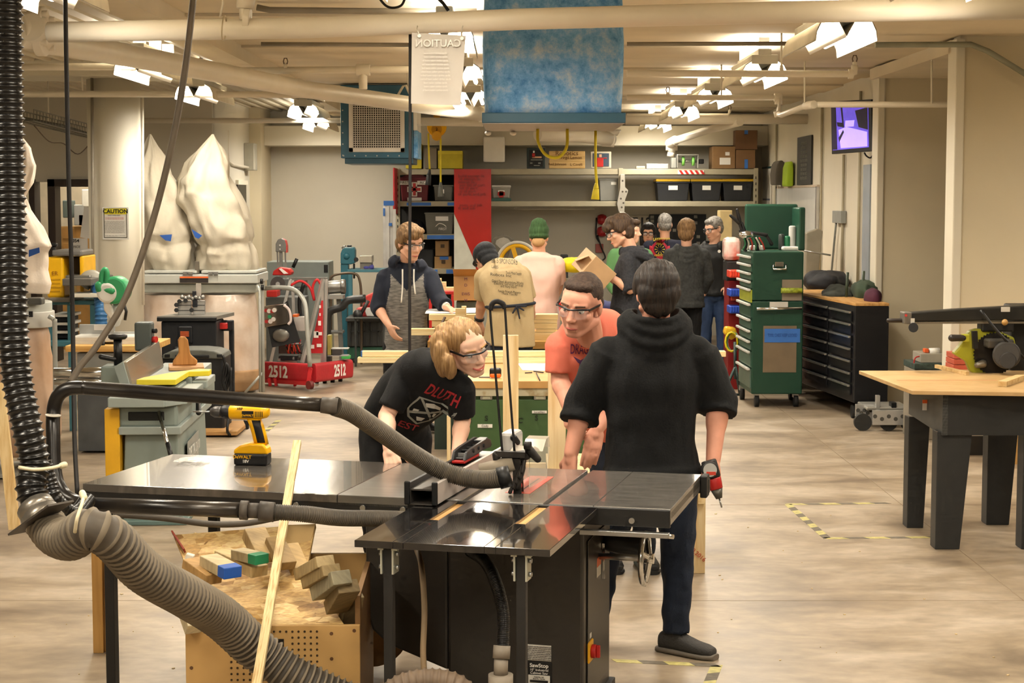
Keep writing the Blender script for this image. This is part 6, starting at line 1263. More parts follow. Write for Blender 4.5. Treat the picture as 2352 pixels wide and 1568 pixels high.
for (x0, x1, y0, y1, cc, nm, lab) in ((1288, 1305, 585, 640, '#2b2b2c', 'black_case', 'black case on the counter right of the pink shirt'), (1345, 1372, 610, 640, '#7b8790', 'grey_case', 'grey case on the counter under the cardboard box'), (1255, 1285, 612, 640, '#3d4650', 'dark_tool_box', 'dark tool box on the counter behind the pink shirt'), (1395, 1410, 600, 640, '#9a9184', 'spray_can', 'pale can on the counter near the wall outlet')): tray_s(x0, x1, y0, y1, 23.8, .25, nm, mat(cc, .5), lab, 'case', .01)
hp = thing('perforated_plate', 'grey perforated metal plate with a white tag hanging on the middle shelf post', 'metal plate', P(1432, 488, SY - .06))
MB().prism([P(a_, b_, SY - .06) for a_, b_ in ((1425, 400), (1435, 400), (1436, 430), (1443, 437), (1440, 448), (1436, 458), (1434, 488), (1421, 486), (1417, 468), (1424, 432))], (0, .03, 0)).build('plate', mat('#a9a499', .4, .4), hp, .003, world=True)
for (a_, b_) in ((1430, 440), (1426, 456), (1432, 466), (1428, 476), (1438, 440), (1430, 415)): MB().cyl(P(a_, b_, SY - .062), P(a_, b_, SY - .06), .014, n=10).build('plate_hole', mat('#4b463c', .7), hp, world=True)
MB().prism([P(a_, b_, SY - .08) for a_, b_ in ((1424, 486), (1437, 488), (1433, 498), (1423, 494))], (0, .01, 0)).build('white_tag', WHITE, hp, world=True)
# ================================================================ right side
tv = thing('television', 'wall-mounted flat television showing a violet picture on the right wall', 'television', P(1955, 350, 17.2))
qs = [P(1908, 233, 17.6), P(2001, 228, 16.9), P(2003, 347, 16.9), P(1910, 354, 17.6)]
n_ = (qs[1]-qs[0]).cross(qs[3]-qs[0]).normalized(); n_ = -n_ if n_.y < 0 else n_
MB().prism(qs, n_*.06).build('tv_case', BLACK, tv, .006, world=True)
def tvp(u, v): return qs[0].lerp(qs[1], u).lerp(qs[3].lerp(qs[2], u), v) - n_*.004
MB().prism([tvp(.04, .06), tvp(.93, .05), tvp(.93, .92), tvp(.04, .93)], n_*.003).build('screen', mat('#5a49b8', .2, var=.35, scale=4, emit=.55), tv, world=True)
SD = mat('#241c48', .3, var=.3); SLt = mat('#9a86f0', .3, var=.1, emit=.75)
for m, pl in ((SLt, ((.2, .55), (.4, .5), (.9, .62), (.9, .9), (.25, .9))), (SLt, ((.38, .38), (.6, .38), (.58, .5), (.36, .5))), (SD, ((.62, .2), (.92, .15), (.92, .58), (.7, .52))), (SD, ((.04, .06), (.14, .06), (.16, .92), (.04, .92))), (SD, ((.26, .1), (.3, .1), (.34, .5), (.31, .52))), (SD, ((.16, .4), (.32, .42), (.3, .5), (.18, .48))), (SD, ((.2, .7), (.32, .55), (.34, .6), (.22, .78)))):
    MB().prism([tvp(u, v) - n_*.003 for u, v in pl], n_*.002).build('screen_image', m, tv, world=True)
MB().b2((3.56, 17.2, 2.62), (3.62, 17.6, 2.82)).build('wall_bracket', BLACK, tv, world=True); MB().bar(V((3.58, 17.4, 2.72)), qs[0].lerp(qs[2], .5) + n_*.05, .08, .06).build('bracket_arm', BLACK, tv, world=True)
MB().tube([qs[2] + n_*.03, P(2000, 362, 17.0), P(1990, 358, 17.0), P(1985, 350, 17.0)], .008, 6, sub=4).build('cable', BLACK, tv, world=True)
RWX = 3.615
def wallq(px0, px1, z0, z1, dx=0.0):     # rectangle lying on the right wall, from pixel columns
    y0, y1 = RWX*F/(px0-1176), RWX*F/(px1-1176); return V((RWX - dx, y1, z0)), V((RWX, y0, z1))
def onwall(px0, px1, py0, py1, nm, m, par, dx=.02, bev=0):
    Yc = RWX*F/((px0+px1)/2 - 1176); a, b = wallq(px0, px1, P(0, py1, Yc).z, P(0, py0, Yc).z, dx); return MB().b2(a, b).build(nm, m, par, bev, world=True)
def wthing(nm, lab, cat, px, py): Yc = RWX*F/(px-1176); return thing(nm, lab, cat, (RWX - .02, Yc, P(px, py, Yc).z))
t = wthing('chalkboard', 'narrow black notice board with faint white writing on the right wall', 'board', 1847, 424); onwall(1831, 1863, 313, 424, 'board_sheet', mat('#2c2d2b', .6), t, .02)
for i in range(9):
    Yc = RWX*F/(1847-1176); text('shop hours and tasks'[:14 + i % 5], .07, V((RWX - .024, Yc, P(1847, 328 + i*10, Yc).z)), -Y, Z, mat('#77776f', .7), t, 'chalk_text')
t = wthing('whiteboard', 'white dry-erase board on the right wall above the green tool chest', 'whiteboard', 1832, 560); onwall(1786, 1878, 430, 562, 'board_sheet', mat('#e7e8e4', .15, var=.02), t, .02); onwall(1784, 1880, 426, 431, 'board_frame', mat('#c9b9a4', .4), t, .03); onwall(1784, 1787, 428, 562, 'board_frame', ALU, t, .03); onwall(1876, 1879, 428, 562, 'board_frame', ALU, t, .03)
t = wthing('grey_jacket', 'grey jacket hanging on the right wall above the whiteboard', 'jacket', 1795, 425)
Yc = RWX*F/(1796-1176); MB().loft([[P(px + dx_, py, Yc) + V((0, sy*.25, 0)) - X*.05 for dx_, sy in ((-w_, -1), (w_, -1), (w_, 1), (-w_, 1))] for py, px, w_ in ((369, 1797, 4), (378, 1796, 9), (400, 1794, 11), (425, 1793, 9))]).build('cloth', mat('#5f5950', .9, bump=.4, bscale=15), t, .03, world=True)
t = wthing('green_vest', 'lime green safety vest hanging on the right wall', 'vest', 1818, 425); Yc = RWX*F/(1818-1176); MB().loft([[P(px + dx_, py, Yc) + V((0, sy*.2, 0)) - X*.05 for dx_, sy in ((-w_, -1), (w_, -1), (w_, 1), (-w_, 1))] for py, px, w_ in ((371, 1821, 4), (385, 1819, 7), (428, 1818, 8))]).build('cloth', mat('#a8c832', .8, bump=.3, bscale=15), t, .03, world=True)
t = wthing('wall_calendar', 'long narrow paper calendar hanging at the corner of the right wall', 'calendar', 1760, 530); onwall(1752, 1770, 385, 532, 'paper_sheet', mat('#d9d5cb', .7, var=.06, scale=20), t, .015); onwall(1752, 1770, 383, 387, 'clip', mat('#2a4a4a', .4), t, .03); onwall(1753, 1769, 456, 460, 'month_strip', mat('#5f6170', .6), t, .018)
t = wthing('wall_socket', 'grey socket box with a cable on the right wall', 'socket', 1932, 515); onwall(1922, 1942, 484, 512, 'socket_box', GREY, t, .06, .004); Yc = RWX*F/(1925-1176); MB().tube([V((RWX - .03, Yc, P(0, 512, Yc).z)), V((RWX - .03, Yc + .1, P(0, 560, Yc).z)), V((RWX - .04, Yc + .2, P(0, 640, Yc).z))], .012, 6, sub=4).build('cable', GREY, t, world=True)
for px, lab in ((1783, 'first'), (1887, 'second'), (1938, 'third'), (1975, 'fourth')):
    Yc = RWX*F/(px-1176); pipe([V((RWX - .02, Yc, P(0, 650, Yc).z)), V((RWX - .02, Yc, 3.1 if px != 1938 else P(0, 355, Yc).z))], .016, 'thin vertical conduit on the right wall, %s counted from the back corner' % lab, 'wall_conduit', 'conduit', m=mat('#a9a089', .5), n=10)
t = wthing('electrical_panel', 'blue-grey electrical panel on the right wall beside the tan return', 'panel', 1998, 640); onwall(1990, 2006, 378, 660, 'panel_door', mat('#8f97a0', .4), t, .05)
# ---- green roller tool chest
YG_ = 16.6
tc_ = thing('tool_chest', 'tall dark green roller tool chest with open lid and white drawer pulls', 'tool chest', G(1775, 935))
GRN = mat('#1d4534', .38, var=.08, scale=3); GRN2 = mat('#3a5d4e', .35, var=.15)
fx0, fx1 = P(1728, 700, YG_).x, P(1845, 700, YG_).x; dpth = .62
# the chest is turned: side (facing the camera) spans px 1728-1845, drawers on its left face
zt, zm, zb = P(0, 578, YG_).z, P(0, 690, YG_).z, P(0, 905, YG_).z
lx = P(1700, 700, YG_ + .75).x
def chest(z0, z1, nm): return MB().prism([V((fx0, YG_, z0)), V((fx1, YG_, z0)), V((fx1, YG_ + .70, z0)), V((lx, YG_ + .75, z0))], (0, 0, z1 - z0)).build(nm, GRN, tc_, .012, world=True)
chest(zm, zt, 'upper_case'); chest(zb, zm - .005, 'lower_case')
def left_face(s, z, off=.012): p = V((fx0, YG_, z)).lerp(V((lx, YG_ + .75, z)), s); return p - V((.97, .12, 0)).normalized()*off
lz = [(594, '#3a5d4e'), (613, '#3a5d4e'), (632, '#3a5d4e'), (651, '#3a5d4e'), (669, '#a8b03a'), (703, '#2a5040'), (738, '#3a5d4e'), (764, '#3a5d4e'), (788, '#3a5d4e'), (812, '#4a6a5c'), (851, '#566f63')]
for i, (py, cc) in enumerate(lz):
    nxt = lz[i+1][0] if i + 1 < len(lz) else 900; z1_, z0_ = P(0, py - 3, YG_).z, P(0, nxt - 8, YG_).z
    d_ = MB().prism([left_face(.03, z0_), left_face(.97, z0_), left_face(.97, z1_), left_face(.03, z1_)], (.012, 0, 0)).build('drawer', mat(cc, .35, var=.1), tc_, world=True)
    MB().bar(left_face(.02, z1_, .03), left_face(.98, z1_, .03), .03, .022).build('drawer_pull', mat('#d9d9d3', .3), d_, .004, world=True)
MB().b2((fx0 + .02, YG_ + .74, zt), (fx1 + .06, YG_ + .78, zt + .45)).build('open_lid', GRN, tc_, .02, world=True)
MB().b2((fx1 + .0, YG_ + .3, zt), (fx1 + .06, YG_ + .75, zt + .42)).build('lid_side', GRN, tc_, .015, world=True)
a = P(1790, 607, YG_ - .01); MB().box(a, (.085, .015, .05)).build('handle_plate', CHROME, tc_, .006, world=True); MB().tube([a + V((-.06, -.01, .0)), a + V((-.06, -.03, -.045)), a + V((.06, -.03, -.045)), a + V((.06, -.01, 0))], .01, 8).build('side_handle', CHROME, tc_, world=True)
def fr_(x0, x1, y0, y1, nm, m, o=.006, par=tc_): return tray(x0, x1, y0, y1, YG_ - o, o, nm, m, par, 0)
fr_(1796, 1842, 642, 690, 'upper_plate', mat('#8d7f6c', .5)); fr_(1752, 1830, 748, 855, 'lower_plate', mat('#7a6a54', .5)); fr_(1756, 1838, 755, 786, 'blue_tape', BLUETAPE, .012); fr_(1768, 1810, 693, 706, 'paper_label', mat('#d8d2c8', .6), .012)
text('TOOL CHEST KEEP LOCKED', .045, P(1797, 770, YG_ - .014), X, Z, mat('#1f4a94', .6), tc_, 'tape_text', width=.28)
MB().cyl(P(1738, 709, YG_ - .05), P(1842, 708, YG_ - .05), .014).build('push_rail', CHROME, tc_, world=True)
MB().cyl(P(1794, 667, YG_ - .05), P(1842, 667, YG_ - .05), .025).build('tape_rolls', mat('#a3b03a', .5, var=.4, scale=40), tc_, world=True)
for (x, y) in ((fx0 + .06, YG_ + .06), (fx1 - .05, YG_ + .06), (fx0, YG_ + .66), (fx1, YG_ + .66)):
    cw = MB().cyl((x - .02, y, .055), (x + .02, y, .055), .055, n=20).build('caster_wheel', RUBBER, tc_, world=True); MB().box((x, y + .03, .115), (.05, .07, .05)).build('caster_fork', STEEL, cw, world=True)
for i, (px, py, sx, sz, cc, nm, lab) in enumerate(((1738, 560, .14, .05, '#e8e4de', 'plastic_bag', 'white plastic bag lying on top of the green tool chest'), (1815, 566, .16, .04, '#e9e6e0', 'plastic_bag', 'white bag with red print on top right of the green tool chest'), (1808, 550, .035, .14, '#1f6b47', 'green_bottle', 'small green bottle standing on the green tool chest'), (1820, 520, .035, .24, '#c9c8c4', 'white_tube', 'white tube standing inside the open tool chest lid'), (1795, 535, .03, .16, '#3b3f3d', 'grey_can', 'dark can standing on the green tool chest'))):
    o = solo(MB().box(P(px, py, YG_ + .4), (sx, .12, sz)) if 'bag' in nm else MB().cyl(V((P(px, py, YG_ + .5).x, YG_ + .5, zt)), V((P(px, py, YG_ + .5).x, YG_ + .5, zt + sz)), sx, n=14), nm, mat(cc, .4, bump=.3 if 'bag' in nm else 0, bscale=20), lab, 'supplies', bevel=.015)
    if 'bag' in nm: o.location.z = zt
cl = thing('spring_clamp', 'black spring clamps, wires and a silver meter piled on the tool chest', 'clamp', P(1722, 570, YG_ + .5))
for a, b in (((1678, 495), (1698, 512)), ((1693, 482), (1700, 512)), ((1698, 512), (1710, 545)), ((1704, 512), (1716, 548)), ((1700, 530), (1760, 540)), ((1760, 540), (1772, 560)), ((1712, 545), (1712, 574)), ((1735, 548), (1740, 574))): MB().caps(P(*a, YG_ + .35), .014, P(*b, YG_ + .35), .02).build('clamp_arm', mat('#1e1d1d', .5), cl, world=True)
MB().sph(P(1714, 539, YG_ + .3), (.075, .05, .038), 18).build('silver_meter', CHROME, cl, world=True)
for i in range(6): MB().tube([P(1708 + i*7, 545, YG_ + .3), P(1712 + i*8, 560, YG_ + .3), P(1706 + i*10, 574, YG_ + .3)], .008, 6, sub=4).build('lead', [mat('#2a7a4a', .5), mat('#c9c2b4', .5), mat('#b3332a', .5)][i % 3], cl, world=True)
# ---- red shelf with coloured bins behind the chest, tripod stool, reel
rs = thing('red_cabinet', 'red cabinet with small coloured bins half hidden behind the green tool chest', 'cabinet', P(1688, 830, 18.2))
tray_g(1674, 1702, 645, 18.2, .4, 'cabinet_body', mat('#8e1a1c', .5), rs); tray(1668, 1704, 600, 645, 18.25, .3, 'dark_upper', mat('#1d1b1b', .6), rs); tray(1680, 1702, 668, 690, 18.15, .05, 'orange_print', mat('#d9552a', .5), rs, 0)
for (y0, cc, nm) in ((621, '#e2452f', 'red'), (664, '#2f4fb5', 'upper blue'), (703, '#2f4fb5', 'lower blue')):
    t = thing('parts_bin', '%s plastic parts bin hanging on the red cabinet' % nm, 'bin', P(1688, y0 + 16, 18.0)); tray(1676, 1703, y0, y0 + 17, 17.95, .26, 'bin_body', mat(cc, .45), t, .01)
    for i in range(4): tray(1679 + i*6, 1682 + i*6, y0 + 1, y0 + 13, 17.94, .02, 'bin_rib', mat(cc, .3), t, .003)
tray_s(1664, 1702, 545, 600, 18.3, .25, 'parts_bags', mat('#e3d9d0', .3, col2='#d4553f', scale=6), 'clear bags with white and red parts on the red cabinet', 'bags', .05)
yr = thing('extension_reel', 'yellow extension cord reel on a folding stand left of the green tool chest', 'reel', G(1680, 850))
MB().prism([P(a, b, 18.0) for a, b in ((1662, 765), (1666, 750), (1690, 752), (1695, 772), (1680, 782))], (0, .12, 0)).build('reel_case', mat('#e6b526', .4), yr, .02, world=True)
for i in range(3): MB().tube([P(1680 + 14*math.cos(a) + i*2, 785 + 22*math.sin(a), 17.95 + i*.03) for a in [k*PI/6 for k in range(12)]], .012, 6, closed=True).build('cord_turn', [YC, mat('#3a8a55', .5), mat('#b8b2a4', .5)][i], yr, world=True)
for a, b in (((1688, 785), (1689, 870)), ((1690, 840), (1661, 905)), ((1689, 840), (1700, 905)), ((1660, 905), (1700, 907))): MB().cyl(P(*a, 17.6), P(*b, 17.6), .016, n=8).build('stand_leg', mat('#3a4a48', .4, .3), yr, world=True)
tray_s(1652, 1682, 483, 639.5, 23.75, .3, 'wooden_stand', mat('#dcc48e', .55, var=.08), 'pale wooden box-like seat part standing behind the older man', 'wood part', .01)
# ---- black tool chests along the wall
def bchest(pts, z0, z1, lab, nrow, sd):
    q = [V((p.x, p.y, 0)) for p in pts]; t = thing('black_tool_chest', lab, 'tool chest', q[0], 0)
    BK = mat('#17171a', .35, var=.1)
    MB().prism([p + Z*z0 for p in q], (0, 0, z1 - z0)).build('chest_body', BK, t, .008, world=True)
    MB().prism([p + Z*(z1 + .001) for p in q], (0, 0, .025)).build('wooden_top', wood(1, '#c79a5e', '#a67a42'), t, .003, world=True)
    n_ = (q[1]-q[0]).cross(Z).normalized(); n_ = n_ if n_.x < 0 else -n_
    for i in range(nrow):
        za, zb_ = z1 - .05 - (z1 - z0 - .1)*i/nrow, z1 - .05 - (z1 - z0 - .1)*(i + .85)/nrow
        for s0, s1 in ((.04, .66), (.70, .97)):
            a, b = q[0].lerp(q[1], s0) + n_*.004, q[0].lerp(q[1], s1) + n_*.004
            dw = MB().prism([a + Z*zb_, b + Z*zb_, b + Z*za, a + Z*za], n_*.012).build('drawer', BK, t, world=True)
            MB().bar(a + Z*(za - .012) + n_*.02, b + Z*(za - .012) + n_*.02, .022, .018).build('drawer_pull', mat('#b9b7b0', .22, .8), dw, .003, world=True)
    for s in (.08, .92):
        p = q[0].lerp(q[1], s) - n_*.06; MB().cyl(p + V((-.02, 0, .06)), p + V((.025, 0, .06)), .06, n=18).build('caster_wheel', RUBBER, t, world=True)
    return t
b1 = [V((2.82, 17.95, 0)), V((3.08, 15.6, 0)), V((3.39, 15.62, 0)), V((3.39, 18.0, 0))]
bchest(b1, .16, P(0, 703, 15.6).z, 'nearer black tool chest with wooden top and silver drawer pulls by the right wall', 7, 1)
b2_ = [V((2.86, 20.6, 0)), V((2.90, 18.1, 0)), V((3.5, 18.1, 0)), V((3.5, 20.6, 0))]
bchest(b2_, .16, P(0, 690, 18.1).z, 'farther black tool chest between the green chest and the nearer black chest', 7, 2)
def lump(c, r, seed, m, nm, lab, cat, fl=.25):
    mb = MB(); mb.sph(c, r, 28)
    for i, p in enumerate(mb.v):
        d = p - V(c); mb.v[i] = V(c) + d*(1 + fl*mnoise.noise(d*6 + V((seed, 0, 0))) + fl*.4*mnoise.noise(d*14 + V((0, seed, 0))))
    return solo(mb, nm, m, lab, cat)
ztop = P(0, 703, 15.6).z + .026
lump(P(1895, 646, 18.6) , (.24, .3, .13), 1, mat('#17181e', .75, bump=.3, bscale=12), 'backpack', 'dark navy backpack lying on the farther black tool chest', 'bag')
lump(P(1925, 677, 16.9), (.17, .3, .085), 2, mat('#33362f', .9, bump=.5, bscale=12), 'grey_coat', 'crumpled dark grey coat on the nearer black tool chest', 'coat', .4)
lump(P(1985, 668, 16.6), (.1, .3, .11), 3, mat('#3b4a3a', .9, bump=.5, bscale=12), 'green_coat', 'crumpled olive green coat on the nearer black tool chest', 'coat', .4)
lump(P(2005, 682, 16.0), (.075, .2, .09), 4, mat('#4a1f33', .9, bump=.4, bscale=12), 'maroon_coat', 'maroon cloth bundle at the near end of the black tool chest', 'coat', .3)
for px, y0 in ((1949, 625), (1986, 622)): solo(MB().cyl(P(px - 6, 690, 16.6), P(px - 2, y0, 16.6), .014, n=8), 'metal_rod', mat('#3d4a3a', .4), 'thin dark rod standing among the coats, %s one' % ('left' if px < 1960 else 'right'), 'rod')
t = thing('fan_heater', 'beige leaning metal case behind the green tool chest', 'case', P(1865, 600, 19.2)); MB().prism([P(a, b, 19.2) for a, b in ((1853, 535), (1880, 525), (1890, 530), (1876, 672), (1850, 672))], (0, .15, 0)).build('case_body', mat('#8d8676', .5, var=.1), t, .01, world=True); MB().cyl(P(1845, 575, 19.0), P(1908, 586, 19.0), .01).build('steel_rod', STEEL, t, world=True)
# ---- radial arm saw on its table
rt_ = thing('radial_arm_saw', 'radial arm saw with black arm, yellow-green blade guard and tan table top at right', 'radial arm saw', G(2190, 1216))
TZ = .92
k2 = [(1973, 851), (2095, 897), (2420, 902), (2420, 850)]
q = [G(a, b, TZ) for a, b in k2]
TT = mat('#c9a777', .5, 0, 0, 3, col2='#b5935f', stretch=(2, 2, 2))
MB().prism([V((p.x, p.y, TZ - .022)) for p in q], (0, 0, .022)).build('table_top', TT, rt_, .002, world=True)
mb = MB().bar(G(2060, 873, TZ) + Z*.0006, G(2290, 873, TZ) + Z*.0006, .012, .001); mb.build('pencil_line', mat('#c4866a', .6), rt_, world=True)
BG = mat('#2a2a29', .5, var=.1); BG2 = mat('#4c4c49', .5, var=.1)
lf = G(2095, 897, TZ)
y0, y1 = lf.y + .05, lf.y + .72; xl = P(2093, 1000, y1).x; xr = 3.6
xn = G(2158, 1216).x
MB().b2((P(2165, 950, y0).x, y0, TZ - .26), (xr, y0 + .03, TZ - .03)).build('front_apron', BG, rt_, world=True)
MB().prism([V((P(2165, 950, y0).x, y0, TZ - .03)), V((P(2087, 950, y1).x, y1, TZ - .03)), V((P(2087, 950, y1).x, y1, TZ - .22)), V((P(2165, 950, y0).x, y0, TZ - .26))], (.03, 0, 0)).build('side_apron', BG2, rt_, world=True)
for (px, Yl, xw, tw_) in ((2153, y0 + .02, .20, .14), (2087, y1, .13, .1), (2270, y1 + .1, .19, .14), (2352, y0 + .02, .2, .14)):
    x = P(px, 1000, Yl).x
    MB().loft([[V((x, Yl, z)), V((x + w_, Yl, z)), V((x + w_, Yl + .03, z)), V((x + .02, Yl + .03, z)), V((x, Yl + .12, z))] for z, w_ in ((0, tw_), (TZ - .24, xw))], True, False).build('leg', BG, rt_, .004, world=True)
tray(2119, 2134, 918, 942, y0 + .3, .005, 'warning_sticker', [WL], rt_, 0); tray(2119, 2134, 918, 926, y0 + .295, .005, 'sticker_header', ORANGE, rt_, 0)
YA = 10.75
ARM = mat('#24231f', .45, var=.2)
mb = MB().prism([P(a, b, YA) for a, b in ((2092, 718), (2200, 710), (2420, 698), (2420, 735), (2092, 738))], (0, .10, 0)); mb.build('arm', ARM, rt_, .008, world=True)
MB().bar(P(2092, 740, YA + .05), P(2420, 739, YA + .05), .11, .012).build('arm_track', mat('#8d8473', .35, .6), rt_, world=True)
tray(2076, 2095, 717, 744, YA - .01, .12, 'arm_end', mat('#77736b', .4, .4), rt_, .006); MB().caps(P(2041, 736, YA + .05), .014, P(2070, 736, YA + .05), .014).build('front_handle', mat('#2b241f', .4), rt_, world=True); MB().cyl(P(2098, 752, YA - .03), P(2098, 752, YA + .03), .03, n=20).build('lock_knob', BLACK, rt_, world=True); MB().cyl(P(2081, 724, YA - .02), P(2081, 724, YA), .008).build('red_dot', RED, rt_, world=True); tray(2092, 2101, 731, 743, YA - .015, .006, 'white_tag', WL, rt_, 0); tray(2300, 2320, 705, 716, YA - .008, .008, 'brand_tag', WL, rt_, 0)
LIME = mat('#a8a82a', .45, var=.1)
cb_ = P(2280, 815, YA)
pr = [(2190, 812), (2205, 795), (2228, 760), (2245, 755), (2290, 757), (2330, 775), (2336, 800), (2300, 838), (2262, 858), (2240, 862), (2228, 850), (2220, 830)]
MB().prism([P(a, b, YA + .02) for a, b in pr], (0, .07, 0)).build('blade_guard', LIME, rt_, .01, world=True)
mb = MB(); n = 80; R = .135; c = P(2285, 812, YA)
mb.prism([c + V((((R if i % 2 else R - .009))*math.cos(2*PI*i/n), 0, ((R if i % 2 else R - .009))*math.sin(2*PI*i/n))) for i in range(n)], (0, .003, 0)); mb.build('saw_blade', mat('#2f2c29', .4, .6), rt_, world=True)
MB().cyl(P(2312, 815, YA - .16), P(2312, 815, YA + .0), .085, n=32).build('motor', mat('#33312e', .45, var=.15), rt_, .012, world=True); MB().cyl(P(2315, 828, YA - .17), P(2315, 828, YA - .16), .05, n=24).build('motor_end', mat('#2a2826', .5), rt_, .004, world=True); tray(2270, 2330, 780, 800, YA - .12, .12, 'motor_mount', mat('#3a3732', .5), rt_, .01)
MB().caps(P(2186, 776, YA - .05), .022, P(2212, 776, YA - .05), .02).build('saw_handle', mat('#2b2622', .4), rt_, world=True); tray(2212, 2228, 768, 785, YA - .06, .06, 'handle_bracket', LIME, rt_, .006); MB().bar(P(2238, 760, YA - .05), P(2240, 800, YA - .05), .035, .03, X).build('guard_lever', BLACK, rt_, world=True)
tray(2255, 2330, 740, 762, YA, .12, 'carriage', mat('#22211f', .5), rt_, .01); tray(2320, 2420, 700, 870, YA + .15, .2, 'yoke', mat('#1f1e1c', .5), rt_, .015)
MB().sph(P(2308, 740, YA - .06), .02, 12).build('wooden_knob', mat('#b98f52', .4), rt_, world=True); MB().tube([P(2252, 712, YA - .1), P(2290, 760, YA - .14), P(2330, 800, YA - .14), P(2360, 830, YA - .1)], .009, 8, sub=5).build('power_cord', BLACK, rt_, world=True)
MB().caps(P(2245, 838, YA - .03), .02, P(2258, 835, YA - .03), .026).build('guard_bolt', mat('#7d786d', .3, .6), rt_, world=True)
MB().bar(G(2150, 845, TZ) + Z*.012, G(2222, 862, TZ) + Z*.012, .02, .022).build('fence_strip', wood(0, '#d6b884', '#b8935b'), rt_, world=True)
solo(MB().bar(G(2302, 888, TZ) + Z*.016, G(2345, 872, TZ) + Z*.016, .05, .03), 'wood_block', wood(0, '#d9c08e', '#bf9a62'), 'small pale wood block on the radial arm saw table', 'wood block')
# ---- things by the tan wall
t = thing('electronics_tray', 'small electronics box with orange-white device on a stand behind the saw table', 'electronics', G(2140, 985))
YE = 14.4
tray(2115, 2168, 812, 833, YE, .3, 'clear_case', mat('#b5aea0', .3, alpha=.8), t, .004); tray(2100, 2170, 835, 848, YE - .05, .4, 'circuit_board', mat('#3c4a44', .5, var=.4, scale=30), t, .003); tray(2124, 2134, 801, 810, YE + .05, .08, 'orange_cap', mat('#e2612c', .4), t, .006); MB().cyl(P(2134, 807, YE + .08), P(2158, 806, YE + .08), .028).build('white_cell', WHITE, t, world=True)
a, b = P(2098, 848, YE), P(2172, 848, YE); MB().b2((a.x, YE - .05, 0.0), (b.x, YE + .35, a.z)).build('stand', mat('#8b8375', .5), t, .006, world=True)
MB().tube([P(2098, 840, YE), P(2102, 822, YE), P(2112, 818, YE)], .006, 6, sub=4).build('wire', RED, t, world=True)
t = thing('drive_chassis', 'low silver perforated robot chassis on the floor beside the nearer black tool chest', 'robot chassis', G(2030, 990))
YCh = 14.95
for (x0, x1, y0, y1, dy) in ((1965, 2008, 928, 962, .2), (2004, 2085, 942, 976, -.1)):
    a, b = P(x0, y1, YCh + dy), P(x1, y0, YCh + dy); pl_ = MB().b2((a.x, YCh + dy, max(a.z, .03)), (b.x, YCh + dy + .03, b.z)).build('side_plate', ALU, t, .003, world=True)
    for i in range(5): p = P(x0 + 6 + i*(x1 - x0 - 10)/4.5, (y0 + y1)/2 + (i % 2)*6 - 3, YCh + dy); MB().cyl(p - Y*.002, p, .018, n=10).build('plate_hole', mat('#4a4843', .7), pl_, world=True)
for (px, py) in ((1975, 940), (2033, 960), (2080, 962), (2145, 962)):
    MB().cyl((P(px, py, YCh + .1).x, YCh - .05, .075), (P(px, py, YCh + .1).x, YCh + .0, .075), .075, n=24).build('wheel', mat('#2a2927', .6), t, world=True)
tray(2012, 2022, 908, 944, YCh + .1, .05, 'upright', ALU, t, .003); tray(2047, 2060, 924, 938, YCh + .1, .1, 'motor', BLACK, t, .006); tray(1990, 2090, 934, 942, YCh + .1, .4, 'cross_plate', mat('#bcbab2', .35, .6), t)
for i in range(3): tray_s(2192 - i*1, 2230, 812 + i*13, 824 + i*13, 13.1, .25, 'red_case', mat('#b5533c', .5), 'brick red parts case, %s of the stack of three behind the saw guard' % ('top', 'middle', 'bottom')[i], 'case', .004, 'red cases behind the saw guard')
a, b = P(2188, 851, 13.0), P(2300, 851, 13.0)
t = thing('side_counter', 'tan low counter at the right wall behind the radial arm saw', 'counter', (a.x, 13.0, 0)); MB().b2((a.x, 13.0, a.z - .03), (b.x + 1, 13.42, a.z - .001)).build('counter_top', mat('#c9a56a', .5), t, .003, world=True); MB().b2((b.x, 13.02, 0), (b.x + 1, 13.4, a.z - .031)).build('counter_body', mat('#b98f50', .5), t, world=True)
# ================================================================ workbenches and lumber in the middle
PINE = wood(0, '#e8d3a4', '#d3b377'); PINEY = wood(1, '#e8d3a4', '#d3b377'); PINEZ = wood(2, '#e6d2a6', '#d0b07a')
TB_ = .87
GRB = mat('#3f5c35', .45, var=.12, scale=2)
wb1 = thing('green_workbench', 'green two-door workbench with worn wooden top in the middle of the room', 'workbench', (P(1240, 885, 10.74).x, 10.74, 0))
xa, xb = P(1072, 880, 10.74).x, P(1420, 880, 10.74).x
MB().b2((xa, 10.74, TB_ - .045), (xb, 12.4, TB_)).build('bench_top', mat('#c99f62', .5, 0, 0, 3, col2='#b0834a'), wb1, .003, world=True)
MB().b2((xa + .01, 10.76, TB_ - .095), (xb - .01, 12.3, TB_ - .046)).build('metal_band', mat('#b9b49a', .5, 0, 0, 14, col2='#8e7448', lo=.5, hi=.7), wb1, world=True)
MB().b2((xa + .02, 10.8, .02), (xb - .02, 12.2, TB_ - .096)).build('cabinet', GRB, wb1, .004, world=True)
for x0, x1 in ((1075, 1158), (1164, 1262), (1268, 1410)):
    a, b = P(x0, 900, 10.79).x, P(x1, 900, 10.79).x; d_ = MB().b2((a, 10.785, .1), (b, 10.8, TB_ - .12)).build('door', GRB, wb1, .004, world=True)
for px in (1117, 1240):
    tray(px - 14, px + 14, 907, 918, 10.775, .01, 'label_holder', STEEL, wb1, .004); tray(px - 9, px + 9, 909, 916, 10.77, .006, 'card', mat('#a9a88f', .6), wb1, 0)
for (x0, x1, y0, y1, s) in ((1097, 1131, 974, 982, 'Cody'), (1222, 1256, 943, 949, 'Jonathan')): tray(x0, x1, y0, y1, 10.775, .006, 'name_label', PAPER, wb1, 0); text(s, .02, P((x0 + x1)/2, (y0 + y1)/2, 10.768), X, Z, BLACK, wb1, 'label_text')
